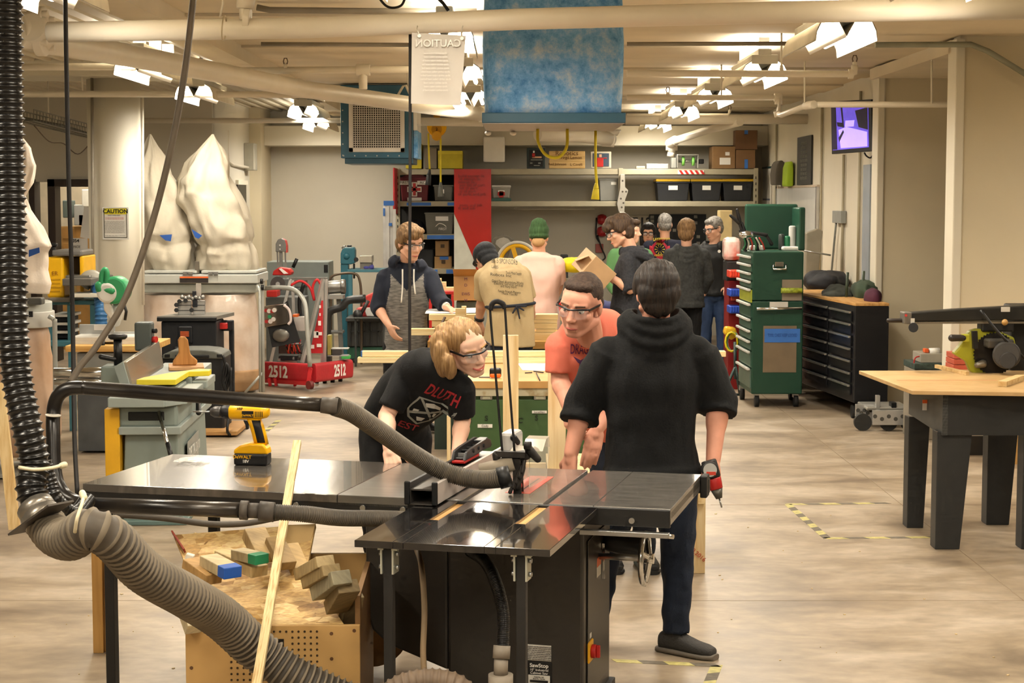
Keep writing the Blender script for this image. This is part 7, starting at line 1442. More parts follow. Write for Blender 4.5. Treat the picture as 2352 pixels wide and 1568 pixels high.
for s, px, py in (('S', 1117, 961), ('U', 1078, 968), ('C', 1195, 966), ('S', 1232, 960)): text(s, .045, P(px, py, 10.78), X, Z, mat('#1d2a18', .6), wb1, 'stencil', bold=.001)
tm = thing('tape_measure', 'black and orange tape measure on the green workbench', 'tape measure', G(1138, 868, TB_))
MB().box((0, 0, .034), (.075, .045, .062)).build('case', BLACK, tm, .014, seg=3); MB().box((0, -.012, .018), (.07, .03, .028)).build('orange_grip', mat('#e86a1c', .4), tm, .01); MB().box((-.07, 0, .006), (.07, .02, .005)).build('tape_end', DARK, tm)
for i, (q, lab) in enumerate(((((1188, 833), (1258, 830), (1262, 852), (1200, 850)), 'white paper sheet on the green workbench beside the upright post'), (((1262, 838), (1330, 836), (1330, 856), (1262, 858)), 'white paper sheet on the green workbench under the arm of the red shirt'))):
    solo(MB().prism([G(a, b, TB_ + .001 + i*.002) for a, b in q], (0, 0, .001)), 'paper_sheet', PAPER, lab, 'paper')
for (a, b) in (((1206, 858), (1222, 857)), ((1226, 854), (1248, 857)), ((1232, 858), (1240, 875))): solo(MB().cyl(G(*a, TB_) + Z*.005, G(*b, TB_) + Z*.005, .004, n=6), 'loose_screw', DARK, 'small dark screw lying on the green workbench near the paper', 'screw', 'screws on the green workbench')
def board(a, b, w_, h_, lab, m=None, end=None, nm='timber_board', grp=None, cat='board'):
    mb = MB().bar(a, b, w_, h_); ms = [m or PINE]
    if end is not None:
        mb.k = 1; d = (b - a).normalized(); mb.bar(a - d*.001, a + d*.012, w_ + .001, h_ + .001); ms.append(end)
    return solo(mb, nm, ms, lab, cat, grp, bevel=.003)
yy = 11.95
z1, z2 = TB_ + .021, TB_ + .061
xx = lambda px, Y0: P(px, 800, Y0).x
board(V((xx(822, yy), yy, z1)), V((xx(1657, yy), yy, z1)), .09, .038, 'lower of two long pine boards lying across the green workbench')
board(V((xx(829, yy), yy + .03, z2)), V((xx(1667, yy), yy + .03, z2)), .09, .038, 'upper of two long pine boards across the green workbench, blue painted left end', end=mat('#2a5f9a', .5))
# pine frame being assembled behind the saw
pf_ = thing('unfinished_table', 'half assembled pine table frame with tall posts standing behind the saw', 'wooden frame', (P(1420, 1100, 9.3).x, 9.3, 0))
def post(px0, px1, ytop, Y0, nm='post', th=.04, z0=0.0): a, b = P(px0, ytop, Y0), P(px1, ytop, Y0); return MB().b2((a.x, Y0, z0), (b.x, Y0 + th, a.z)).build(nm, PINEZ, pf_, .003, world=True)
post(1155, 1191, 770, 9.75); post(1259, 1300, 826, 9.3); rl_ = post(1588, 1621, 1142, 9.18); post(1026, 1034, 955, 9.9, th=.09)
text('80.2016', .034, P(1602, 1272, 9.175), V((.75, 0, -.66)), V((.66, 0, .75)), mat('#b8432c', .6), rl_, 'red_writing')
xl_, xr_ = P(1259, 900, 9.3).x, P(1621, 900, 9.18).x
MB().b2((xl_, 9.24, .50), (xr_ - .02, 9.95, .535)).build('top_panel', PINE, pf_, .003, world=True)
MB().b2((xl_, 9.2, .40), (xr_ - .06, 9.238, .498)).build('front_rail', PINE, pf_, .003, world=True)
MB().b2((xr_ - .04, 9.15, .38), (xr_, 10.0, .52)).build('side_rail', PINEY, pf_, .003, world=True)
MB().b2((P(1155, 900, 9.75).x, 9.8, .40), (xl_, 9.84, .5)).build('left_rail', PINE, pf_, .003, world=True)
for px in (1594,):
    for py in (1172, 1196): MB().cyl(P(px, py, 9.175), P(px, py, 9.19), .006, n=8).build('screw_head', BLACK, pf_, world=True)
# second bench with stacked lumber
wb2 = thing('wooden_workbench', 'wooden workbench loaded with stacked pine boards behind the bending person', 'workbench', (P(1180, 783, 13.75).x, 13.75, 0))
xa, xb = P(982, 790, 13.75).x, P(1290, 790, 13.75).x
MB().b2((xa, 13.75, TB_ - .06), (xb, 15.0, TB_)).build('bench_top', wood(0, '#c79a58', '#a67a3c'), wb2, .003, world=True); MB().b2((xa + .05, 13.8, 0), (xb - .05, 14.9, TB_ - .061)).build('cabinet', mat('#2c3a30', .5), wb2, world=True)
def stk(x0, x1, y0, y1, Y0, dep, lab, end=None, grp=None):
    a, b = P(x0, y1, Y0), P(x1, y0, Y0); mb = MB().b2((a.x, Y0, a.z), (b.x, Y0 + dep, b.z)); ms = [PINE]
    if end is not None: mb.k = 1; mb.b2((a.x - .001, Y0 - .001, a.z), (a.x + .03, Y0 + dep, b.z)); ms.append(end)
    return solo(mb, 'pine_board', ms, lab, 'board', None, bevel=.003)
stk(985, 1092, 722, 735.5, 13.82, .14, 'top pine board of the left stack on the wooden workbench'); stk(992, 1088, 736, 750.5, 13.84, .14, 'middle pine board of the left stack on the wooden workbench'); stk(996, 1095, 751, 767, 13.86, .14, 'third pine board of the left stack on the wooden workbench'); stk(1000, 1090, 767.5, 783, 13.9, .14, 'lowest pine board of the left stack on the wooden workbench')
stk(939, 1040, 755, 770, 13.62, .09, 'pine board sticking out to the left in front of the raglan hoodie')
stk(1046, 1068, 708, 760, 13.70, .04, 'short upright pine offcut standing against the left lumber stack'); stk(1060, 1071, 703, 728, 13.75, .05, 'small notched pine piece on top of the left lumber stack')
for (x0, x1, y0, y1, e, n) in ((1216, 1282, 722, 734, None, 'top'), (1218, 1280, 734.5, 742, None, 'second'), (1220, 1280, 742.5, 755, None, 'third'), (1232, 1276, 755.5, 763, None, 'short fourth'), (1219, 1280, 763.5, 783, mat('#3f8a62', .5), 'green-ended bottom')): stk(x0, x1, y0, y1, 13.85, .14, '%s pine board of the right stack on the wooden workbench' % n, e)
t = thing('cardboard_box', 'open cardboard box with purple print standing on the wooden workbench', 'box', P(1070, 693, 14.9)); tray(1042, 1098, 634, 690, 14.75, .4, 'carton', mat('#b68d5c', .6), t, .003); MB().prism([P(1042, 634, 14.75), P(1098, 634, 14.75), P(1096, 618, 14.6), P(1040, 618, 14.6)], (0, .006, 0)).build('flap', mat('#a67d4d', .6), t, world=True)
for s, py in (('M', 641), ('D', 655), ('EWS', 675), ('M', 690)): text(s, .035, P(1070, py, 14.74), X, Z, mat('#5a2a55', .6), t, 'print')
a, b = P(1048, 701, 14.8), P(1096, 690.5, 14.8); solo(MB().b2((a.x, 14.8, TB_ + .0), (b.x, 15.0, b.z - .002)), 'grey_crate', mat('#4b554f', .5), 'grey crate under the cardboard box on the wooden workbench', 'crate', bevel=.01)
solo(MB().prism([P(978, 715, 14.0), P(1092, 712, 14.0), P(1092, 718, 13.9), P(976, 720, 13.9)], (0, .25, .004)), 'white_sheet', mat('#dcdcda', .4), 'thin white panel lying on the left lumber stack under the hand of the boy', 'panel')
rk = thing('red_trolley', 'red tool trolley behind the wooden workbench left of the cardboard box', 'trolley', (P(1015, 700, 16.2).x, 16.2, 0)); tray(985, 1044, 668, 676, 16.2, .5, 'tray', RED, rk, .006); tray_g(985, 992, 676, 16.2, .05, 'leg', RED, rk); tray_g(1036, 1043, 676, 16.2, .05, 'leg', RED, rk); tray(985, 1043, 770, 790, 16.2, .4, 'lower_tray', RED, rk, .01)
for (x0, x1, y0, y1, lab) in ((1000, 1013, 640, 668, 'small pine block on the red trolley'), (1012, 1024, 648, 668, 'second small pine block on the red trolley'), (1024, 1042, 660, 668, 'flat pine offcut on the red trolley')): solo(MB().b2((P(x0, y1, 16.3).x, 16.3, P(x0, y1, 16.3).z), (P(x1, y0, 16.3).x, 16.45, P(x0, y0, 16.3).z)), 'pine_block', PINE, lab, 'wood block', bevel=.003)
solo(MB().bar(P(1022, 728, 12.1), P(986, 805, 11.98), .016, .01), 'steel_strip', mat('#4b3a30', .4, .4), 'dark thin steel strip rising behind the hair of the bending girl', 'strip')
# big counter in the background right with boxes
bt_ = thing('assembly_table', 'pale table in the background behind the teen in the dark hoodie', 'table', (P(1340, 700, 16.8).x, 16.8, 0)); a, b = P(1260, 690, 16.8), P(1480, 690, 16.8); MB().b2((a.x, 16.8, .82), (b.x, 17.8, .87)).build('table_top', wood(0, '#d9bd85', '#bb9656'), bt_, .003, world=True)
for x in (a.x + .05, b.x - .08):
    for y in (16.85, 17.7): MB().b2((x, y, 0), (x + .05, y + .05, .82)).build('leg', mat('#4a4d46', .5), bt_, world=True)
bx_ = thing('cardboard_box', 'tilted cardboard box held by the teen in the dark hoodie', 'box', P(1362, 640, 15.2))
Rb = Ry(.72) @ Rz(.35); MB().box(P(1364, 618, 15.25), (.26, .3, .20), Rb).build('carton', mat('#c2a079', .6), bx_, .004, world=True); MB().box(P(1336, 592, 15.2) , (.006, .28, .12), Ry(1.2)).build('flap', mat('#cfae84', .6), bx_, world=True)
lump(P(1316, 606, 15.6), (.13, .1, .075), 8, mat('#e3d416', .6, bump=.3, bscale=15), 'yellow_bag', 'bright yellow cloth bag beside the tilted cardboard box', 'bag', .3)
solo(MB().b2((P(1262, 700, 17).x, 17.0, .871), (P(1290, 690, 17).x, 17.3, .98)), 'red_bin', RED, 'red bin on the pale background table right of the pink shirt', 'bin', bevel=.01)
lump(V((P(1385, 678, 16.9).x, 16.95, .935)), (.14, .12, .07), 9, mat('#2f3566', .7, bump=.4, bscale=15), 'wire_bundle', 'blue and black wire bundle on the background table', 'wires', .4)
# ================================================================ people
SK = mat('#ddab90', .5, var=.05, scale=14, bump=.04, bscale=90, spec=.35); SK2 = mat('#d79a82', .5, var=.07, scale=12, bump=.04, bscale=90, spec=.35); SK3 = mat('#cd9a7c', .5, var=.05, scale=14, spec=.35)
LIP = mat('#b05a50', .45); EYEW = mat('#e9e3da', .25, var=0); IRIS = mat('#3a2c20', .2, var=0); LENS = mat('#dfe6ea', .05, var=0, alpha=.18, spec=.9); GFR = mat('#16181d', .3)
DENIM = mat('#1c2638', .85, var=.2, scale=10, bump=.2, bscale=150); BLKC = mat('#0b0b0c', .88, var=.15, bump=.15, bscale=120)
class Head:
    def __init__(s, c, f, u, sc_=1.0, jaw=1.0):
        s.jaw = jaw; s.c = V(c); s.u = V(u).normalized(); f = V(f); s.f = (f - s.u*f.dot(s.u)).normalized(); s.r = s.f.cross(s.u); s.s = sc_
        s.R = Matrix((s.r, s.f, s.u)).transposed()
    def p(s, x, y, z): return s.c + (s.r*x + s.f*y + s.u*z)*s.s
    def skin(s, mb):
        k = s.s; jaw = s.jaw; S = lambda x, y, z, r, n=18: mb.sph(s.p(x, y, z), [q*k for q in r] if hasattr(r, '__len__') else r*k, n, s.R)
        S(0, -.012, .036, (.073, .093, .082), 24); S(0, .03, -.025, (.061, .06, .082), 24); S(0, .062, -.096, (.024*jaw, .02, .018))
        S(0, .055, .03, (.058, .034, .045)); S(0, .055, -.06, (.036, .032, .035))
        for q in (-1, 1):
            mb.caps(s.p(q*.054*jaw, .0, -.055), .018*k, s.p(q*.014, .062, -.096), .018*k)
            mb.caps(s.p(q*.044, .070, .024), .012*k, s.p(q*.012, .083, .022), .011*k)
            S(q*.042, .055, -.022, (.022, .026, .02)); S(q*.0115, .096, -.034, (.009, .010, .008)); S(q*.074, -.012, -.006, (.009, .019, .031))
        mb.caps(s.p(0, .085, .008), .009*k, s.p(0, .107, -.03), .0125*k)
        mb.caps(s.p(-.017, .083, -.064), .007*k, s.p(.017, .083, -.064), .007*k); mb.caps(s.p(-.014, .082, -.075), .008*k, s.p(.014, .082, -.075), .008*k)
    def face(s, par, glasses=None, smile=False, brow='#3a2a1c', rect=False):
        k = s.s
        for q in (-1, 1):
            MB().sph(s.p(q*.031, .074, .003), .0125*k, 14).build('eye', EYEW, par, world=True); MB().sph(s.p(q*.031, .0795, .001), .0075*k, 10).build('iris', IRIS, par, world=True)
            MB().caps(s.p(q*.017, .094, .023), .0042*k, s.p(q*.047, .080, .024), .003*k, 8).build('eyebrow', mat(brow, .8), par, world=True)
        z = -.0685
        sx = 1.2 if smile else 1
        MB().tube([s.p(-.024*sx, .083 - (.006 if smile else 0), z + (.009 if smile else 0)), s.p(-.012, .0905, z), s.p(0, .0925, z - .001), s.p(.012, .0905, z), s.p(.024*sx, .083 - (.006 if smile else 0), z + (.009 if smile else 0))], lambda t: (.0062 if smile else .004)*k*(.45 + .55*math.sin(PI*max(.05, min(.95, t)))), 8, sub=3).build('lips', LIP, par, world=True)
        if smile: MB().tube([s.p(-.016, .089, z + .002), s.p(0, .096, z - .001), s.p(.016, .089, z + .002)], .0034*k, 6, sub=3).build('teeth', EYEW, par, world=True)
        if glasses:
            g = MB(); g.tube([s.p(-.066, .082, .016), s.p(-.03, .107, .017), s.p(0, .113, .014), s.p(.03, .107, .017), s.p(.066, .082, .016)], .0036*k, 8, sub=4)
            for q in (-1, 1):
                g.bar(s.p(q*.066, .083, .014), s.p(q*.078, -.012, .012), .004*k, .008*k, s.u)
                if glasses == 'full': g.tube([s.p(q*.06, .088, .014), s.p(q*.058, .09, -.012), s.p(q*.03, .104, -.020), s.p(q*.009, .111, -.008), s.p(q*.009, .112, .012)], .0022*k, 6, sub=4)
            fr = g.build('glasses_frame', GFR, par, world=True)
            for q in (-1, 1): MB().add([s.p(q*.064, .085, .016), s.p(q*.034, .107, .018), s.p(q*.006, .1125, .014), s.p(q*.009, .1115, -.012), s.p(q*.03, .104, -.024), s.p(q*.058, .089, -.018)], [range(6)]).build('lens', LENS, fr, world=True)
    def hair(s, par, m, pieces, vox=.005, disp=.004, nm='hair', smooth=3, st=16):
        mb = MB()
        for (x, y, z, rx, ry, rz_) in pieces: mb.sph(P(x, y, z) if abs(x) > 9 else s.p(x, y, z), [q*s.s for q in (rx, ry, rz_)], 20, s.R)
        me = remesh(mb, vox, smooth)
        T_ = s.R.transposed()
        def strand(c): l = T_ @ (c - s.c); return disp*(mnoise.noise(V((l.x*90, l.y*st, l.z*st))) + .7*mnoise.noise(V((l.x*30, l.y*10, l.z*10 + 5))))
        push(me, strand)
        return put(me, nm, m, par)
def rot(v, ax, a): return Matrix.Rotation(a, 3, ax) @ v
def hand(mb, w_, d, n, th, s=1.0, curl=.35, spread=1.0, thumb=.5):
    """w wrist, d along hand, n palm normal, th towards thumb; fingers curl towards n"""
    w_ = V(w_); d = V(d).normalized(); n = V(n); n = (n - d*n.dot(d)).normalized(); th = V(th); th = (th - d*th.dot(d) - n*th.dot(n)).normalized(); ax = d.cross(n).normalized()
    mb.caps(w_ - d*.02*s, .024*s, w_ + d*.03*s, .024*s)
    for i, (off, L) in enumerate(((.03, .92), (.0105, 1.0), (-.009, .95), (-.028, .78))):
        k = w_ + d*(.088 - .004*abs(i - 1))*s + th*off*s; mb.caps(w_ + d*.02*s + th*off*.7*s, .0155*s, k, .0118*s)
        p = k; dd = d; rr = .0100
        for j, (ln, a) in enumerate(((.042, .55), (.027, .9), (.022, .7))):
            dd = rot(dd, ax, curl*a*1.6 + .02*i); q = p + dd*ln*L*s; mb.caps(p, rr*s, q, (rr - .0010)*s, 10); p = q; rr -= .0010
    tb = w_ + d*.03*s + th*.026*s; t1 = tb + (d*.55 + th*.75 + n*thumb*.5).normalized()*.042*s; t2 = t1 + (d*.85 + th*.2 + n*thumb).normalized()*.032*s
    mb.caps(w_ + d*.012*s + th*.014*s, .018*s, tb, .0145*s); mb.caps(tb, .0140*s, t1, .0115*s); mb.caps(t1, .0112*s, t2, .0088*s)
def torso_rings(J, w, infl=0.0, hem=None):
    """rings from hips to neck: J has hip,waist,chest,shl(mid shoulder),neck centres, lateral lh, ls; w = widths"""
    pts = [J['hip'], J['waist'], J['chest'], J['shm'], J['neck']]
    ax = catmull(pts, 5); n = len(ax); rs = []
    prof = [(.170, .122), (.155, .112), (.176, .122), (.150, .088), (.062, .060)]
    for i, p in enumerate(ax):
        t = i/(n-1)*4; k = min(3, int(t)); f = t - k; f = f*f*(3 - 2*f)
        rx, ry = [lerp(prof[k][j], prof[k+1][j], f) for j in (0, 1)]
        a = (ax[min(i+1, n-1)] - ax[max(i-1, 0)]).normalized(); lat = J['lh'].lerp(J['ls'], min(1, t/3)); lat = (lat - a*lat.dot(a)).normalized(); dep = a.cross(lat)
        sag = J.get('belly', 0)*math.exp(-((t - 1.0)/.9)**2)
        rs.append((p + dep*sag*.0, lat, dep, rx*w[0] + infl, ry*w[1] + infl + sag))
    return rs
def person(label, Y0, j, top, topmat, pants, head, sl=(.5, .5), w=(1, 1), s=1.0, vox=.008, skin=SK, hands=(), shoes=None, belly=0, hood=None, tvox=.010, loc=None, extra_skin=None, pants_r=1.0, hemdrop=.0, arm_r=1.0, wr=.006, bodyvox=None, thick=None, hz=0.0):
    """j: joints (px,py,dY) ; L/R are the picture's left and right"""
    q = {k: P(v[0], v[1], Y0 + v[2]) for k, v in j.items()}
    base = (q['hL'] + q['hR'])/2; t = thing('person', label, 'person', (base.x, base.y, 0))
    shm = (q['sL'] + q['sR'])/2; hip = base + (q['waist'] - base)*.05
    J = dict(hip=hip, waist=q['waist'], chest=q['chest'], shm=shm.lerp(q['neck'], .35), neck=q['neck'], lh=(q['hR'] - q['hL']).normalized(), ls=(q['sR'] - q['sL']).normalized(), belly=belly)
    # skin: one continuous body
    mb = MB(); rs = torso_rings(J, (w[0]*.88, w[1]*.85))
    mb.loft([mb.ring(c, x, y, rx, ry, 20) for c, x, y, rx, ry in rs])
    head.skin(mb); mb.caps(head.p(0, -.03, -.03), .052*s*head.s, q['neck'] - (head.c - q['neck']).normalized()*.02, .060*s)
    for S_ in 'LR':
        mb.caps(q['s'+S_], .046*s, q['e'+S_], .040*s*arm_r); mb.caps(q['e'+S_], .042*s*arm_r, q['w'+S_], .028*s*arm_r)
        mb.caps(q['e'+S_].lerp(q['w'+S_], .25), .044*s*arm_r, q['e'+S_].lerp(q['w'+S_], .4), .040*s*arm_r)
        mb.caps(q['s'+S_].lerp(shm, .35), .05*s, q['s'+S_], .048*s)
        mb.caps(q['h'+S_], .075*s, q['k'+S_], .048*s); mb.caps(q['k'+S_], .048*s, q['a'+S_], .034*s); mb.caps(q['a'+S_], .034*s, V((q['a'+S_].x, q['a'+S_].y, .06)), .03*s)
    for (S_, d, n, th, cu) in hands: hand(mb, q['w'+S_], d, n, th, s*1.02, cu)
    body = put(remesh(mb, bodyvox or vox, 3), 'body', skin, t)
    # top
    tm_ = MB(); rs = torso_rings(J, w, .012); n0 = len(rs)
    if hemdrop: c, x, y, rx, ry = rs[0]; a = (rs[1][0] - rs[0][0]).normalized(); rs = [(c - a*hemdrop, x, y, rx + .004, ry + .004)] + rs
    rs[-1] = (rs[-1][0], rs[-1][1], rs[-1][2], .072*s, .070*s)
    tm_.loft([tm_.ring(c, x, y, rx, ry, 24, 2.3) for c, x, y, rx, ry in rs])
    thick = thick or {'tee': .016, 'hoodie': .022}[top]
    for S_, f in zip('LR', sl):
        a, b, c = q['s'+S_], q['e'+S_], q['w'+S_]; tm_.caps(a.lerp(shm, .45), (.062 + thick*.3)*s, a, (.054 + thick*.5)*s)
        pts = [a, b] if f <= .5 else [a, b, b.lerp(c, (f - .5)*2)]
        if f <= .5: pts[1] = a.lerp(b, f*2)
        path = []
        for u, v in zip(pts, pts[1:]): path += [u.lerp(v, i/6) for i in range(6)]
        path.append(pts[-1]); r0, r1 = (.052 + thick)*s, (.050 + thick)*s*arm_r if f <= .5 else (.040 + thick*.9)*s*arm_r
        tm_.tube(path, lambda tt: lerp(r0, r1, tt) , 16)
        if top == 'hoodie' and f > .5: tm_.tube([path[-3], path[-1]], r1*1.10, 16)
    if top == 'hoodie':
        c, x, y, rx, ry = rs[0]; a = (rs[1][0] - rs[0][0]).normalized(); tm_.loft([tm_.ring(c + a*h, x, y, rx + .006, ry + .006, 24, 2.3) for h in (0, .05)])
        if hood: hd = V(hood).normalized(); up_ = (head.c - q['neck']).normalized(); nk = q['neck'] + up_*hz; sd = up_.cross(hd).normalized(); nq = 20; aa = [-.9 + i*(PI + 1.8)/nq for i in range(nq + 1)]
        for r_, z_, tk, dr_ in ((.100, .030, .016, .02), (.114, .012, .020, .045), (.126, -.012, .024, .075), (.128, -.036, .024, .105)):
            tm_.tube([nk + (sd*(r_*1.08*math.cos(a)) + hd*((r_ + .012*max(0, math.sin(a)))*math.sin(a)))*s + up_*(z_ - dr_*max(0, math.sin(a)) - .02*max(0, -math.sin(a)))*s for a in aa], tk*s, 10)
        tm_.sph(nk + hd*.10*s - up_*.085*s, (.085*s, .04*s, .06*s), 18, Matrix((sd, hd, up_)).transposed())
    me = remesh(tm_, tvox, 5, disp=wr, dscale=.09); topo = put(me, {'tee': 't_shirt', 'hoodie': 'hoodie'}[top], topmat, t)
    # trousers
    pm = MB(); pm.loft([pm.ring(c, x, y, rx*.97, ry*.97, 20) for c, x, y, rx, ry in torso_rings(J, w, .004)[:4]])
    pm.sph(base - Z*.03, (.165*w[0], .125*w[1], .11), 18)
    for S_ in 'LR':
        kn, an = q['k'+S_], V((q['a'+S_].x, q['a'+S_].y, .09)); pr_ = pants_r*s
        pm.caps(q['h'+S_], .098*pr_, kn, .068*pr_); path = [kn.lerp(an, i/8) for i in range(9)]; pm.tube(path, lambda tt: lerp(.068, .056, tt)*pr_, 14)
    put(remesh(pm, tvox, 4, disp=wr*1.1, dscale=.07), 'trousers', pants, t)
    # shoes
    sm_ = shoes or mat('#1c1b1a', .6)
    for S_ in 'LR':
        an, to = q['a'+S_], q['t'+S_]; d = V((to.x - an.x, to.y - an.y, 0)); d = d.normalized() if d.length > 1e-4 else V((0, -1, 0)); sd = d.cross(Z); g = V((an.x, an.y, 0))
        shm_ = MB(); up = [(-.075, .034, .045, .075), (-.05, .038, .05, .09), (0, .040, .05, .10), (.05, .043, .042, .075), (.10, .047, .032, .058), (.15, .045, .026, .05), (.185, .03, .02, .04)]
        shm_.loft([shm_.ring(g + d*x*s + Z*(.018 + (h - .018)/2)*s, sd, Z, wd*s, (h - .018)/2*s + .008, 16, 2.6) for x, wd, _, h in up])
        so = put(remesh(shm_, .008, 3), 'shoe', sm_, t); so_ = MB(); so_.loft([so_.ring(g + d*x*s + Z*.012, sd, Z, (wd + .004)*s, .012, 16, 4) for x, wd, _, h in [(-.085, .03, 0, 0)] + up + [(.195, .02, 0, 0)]]); so_.build('sole', mat('#6f675c', .6) if shoes else BLACK, so, world=True)
    return t, q, body, topo, J
def stick(me, target, d, off=.003):
    """lay a flat lettering/print mesh onto a garment along direction d"""
    bm = bmesh.new(); bm.from_mesh(me); bmesh.ops.triangulate(bm, faces=bm.faces)
    for _ in range(2): bmesh.ops.subdivide_edges(bm, edges=[e for e in bm.edges if e.calc_length() > .02], cuts=1)
    tm = target.data; par = target.parent; M = MW[par.name] if par else Matrix.Identity(4)
    bv = BVHTree.FromPolygons([M @ v.co for v in tm.vertices], [list(p.vertices) for p in tm.polygons]); d = V(d).normalized()
    for v in bm.verts:
        h = bv.ray_cast(v.co - d*.5, d)
        if h[0] is not None: v.co = h[0] - d*off
    bm.to_mesh(me); bm.free(); return me
def shirt_text(body_, size, o, r, u, m, t, topo, d, width=None, nm='print', bold=.0008): return put(stick(text_mesh(body_, size, V(o), r, u, extrude=0.0, width=width, bold=bold), topo, d), nm, m, t)
def shirt_poly(polys, m, t, topo, d, nm='print'):
    mb = MB()
    for pl in polys: mb.add(pl, [list(range(len(pl)))])
    me = mb.mesh(nm); return put(stick(me, topo, d), nm, m, t)
def watch(w0, e0, par, m=BLACK, r=.034, nm='watch'): d = (w0 - e0).normalized(); a = w0 - d*.03; return MB().cyl(a - d*.012, a + d*.012, r, n=20).build(nm, m, par, .003, world=True)
HB_ = mat('#8a6a44', .7, 0, 0, 40, col2='#5e452a', stretch=(3, 1, .4), bump=.4, bscale=60); HDK = mat('#15100d', .6, 0, 0, 40, col2='#2a1d14', stretch=(3, 1, .4), bump=.4, bscale=60)
HBR = mat('#33241a', .65, 0, 0, 40, col2='#54402d', stretch=(3, 1, .4), bump=.4, bscale=60); HBL = mat('#b98f52', .6, 0, 0, 40, col2='#8d6638', stretch=(3, 1, .4), bump=.4, bscale=60); HGR = mat('#8b8781', .7, 0, 0, 50, col2='#5c5852', bump=.4, bscale=70)
SHORT = [(0, -.014, .045, .079, .098, .085), (0, -.045, .0, .074, .062, .075), (0, .05, .085, .06, .035, .03)]
FULL = [(0, -.018, .05, .087, .103, .092), (0, -.05, -.01, .082, .066, .085), (0, .05, .095, .07, .05, .035), (-.07, -.005, .04, .022, .05, .05), (.07, -.005, .04, .022, .05, .05)]
# --- girl leaning on the saw
Hd = Head(P(1070, 797, 7.6), V((.62, -.78, -.30)), V((-.12, -.42, 1)), 1.07)
jg = dict(hL=(868, 985, .3), hR=(948, 1000, .3), waist=(912, 945, .22), chest=(975, 880, .08), neck=(1030, 828, -.08), sL=(940, 850, .04), sR=(1060, 888, -.08), eL=(888, 955, 0), wL=(893, 1030, -.27), eR=(1062, 965, -.02), wR=(1050, 1045, -.2), kL=(862, 1190, .2), kR=(960, 1200, .25), aL=(868, 1410, .4), aR=(965, 1400, .45), tL=(880, 1425, .2), tR=(985, 1415, .25))
BT = mat('#0b0b0c', .9, var=.12, scale=8, bump=.12, bscale=150)
t, q, body, topo, J = person('girl in black printed t-shirt and safety glasses leaning over the far edge of the saw', 7.7, jg, 'tee', BT, BLKC, Hd, sl=(.42, .42), w=(.86, .86), s=.93, vox=.0065, tvox=.009, skin=mat('#e4b79d', .5, var=.04, scale=14, spec=.35), bodyvox=.0048, hemdrop=.06,
    hands=(('L', V((.25, -.55, -.7)), V((.2, .6, -.6)), V((.8, -.3, 0)), 1.15), ('R', V((.2, -.5, -.8)), V((.1, .7, -.5)), V((-.9, -.3, 0)), .6)))
Hd.face(body, 'half', True, '#a07a4c')
HGD = mat('#a98558', .55, 0, 0, 30, col2='#7a5a34', stretch=(4, 1, .5), bump=.4, bscale=60)
Hd.hair(t, HGD, [(0, -.018, .044, .079, .095, .082), (0, -.055, .0, .078, .062, .08), (-.055, -.05, -.03, .03, .04, .06), (.060, -.045, -.02, .028, .036, .06), (.066, -.035, -.085, .026, .034, .055), (.060, -.05, -.13, .032, .04, .055), (.05, -.065, -.175, .03, .038, .04), (.01, -.085, -.10, .062, .045, .08), (1024, 778, 7.63, .052, .052, .075), (1013, 806, 7.58, .044, .045, .095), (1016, 826, 7.55, .036, .038, .085), (1032, 842, 7.52, .03, .03, .06)], .0048, .0035, smooth=14)
d = V((-.35, 1, .25)).normalized()
rr, uu = V((.93, .33, -.32)).normalized(), V((.28, -.1, .95)).normalized()
GP = mat('#8f9189', .7)
shirt_text('DLUTH', .085, P(1042, 938, 7.45), rr, uu, mat('#a3242b', .7), t, topo, d, width=.125, bold=.002)
c = P(1022, 995, 7.45)
def sp(x, y): return c + rr*x*1.1 + uu*y*1.1
out = [(-.055, .055), (.075, .06), (.07, 0), (.045, -.05), (.0, -.085), (-.05, -.06), (-.07, -.02)]
def ringpoly(o, k): return [[sp(*o[i]), sp(*o[(i+1) % len(o)]), sp(o[(i+1) % len(o)][0]*k, o[(i+1) % len(o)][1]*k), sp(o[i][0]*k, o[i][1]*k)] for i in range(len(o))]
shirt_poly(ringpoly(out, .88) + [[sp(-.05, .05), sp(-.038, .05), sp(.05, -.04), sp(.04, -.046)], [sp(.07, .01), sp(.066, .02), sp(-.06, -.03), sp(-.055, -.042)]], GP, t, topo, d, 'shield_print')
shirt_poly([[sp(-.02, .035), sp(.01, .044), sp(.05, .032), sp(.055, .018), (sp(.03, .022)), sp(-.01, .018)], [sp(-.045, -.012), sp(-.025, -.008), sp(-.028, -.03), sp(-.045, -.034)], [sp(-.02, -.045), sp(.015, -.04), sp(.01, -.06), sp(-.01, -.064)], [sp(.035, -.005), sp(.05, -.005), sp(.045, -.025), sp(.035, -.02)]], mat('#c7c6bd', .7), t, topo, d, 'shield_animals')
shirt_text('EST', .05, P(985, 1040, 7.5), rr, uu, mat('#8f2228', .7), t, topo, d, width=.09)
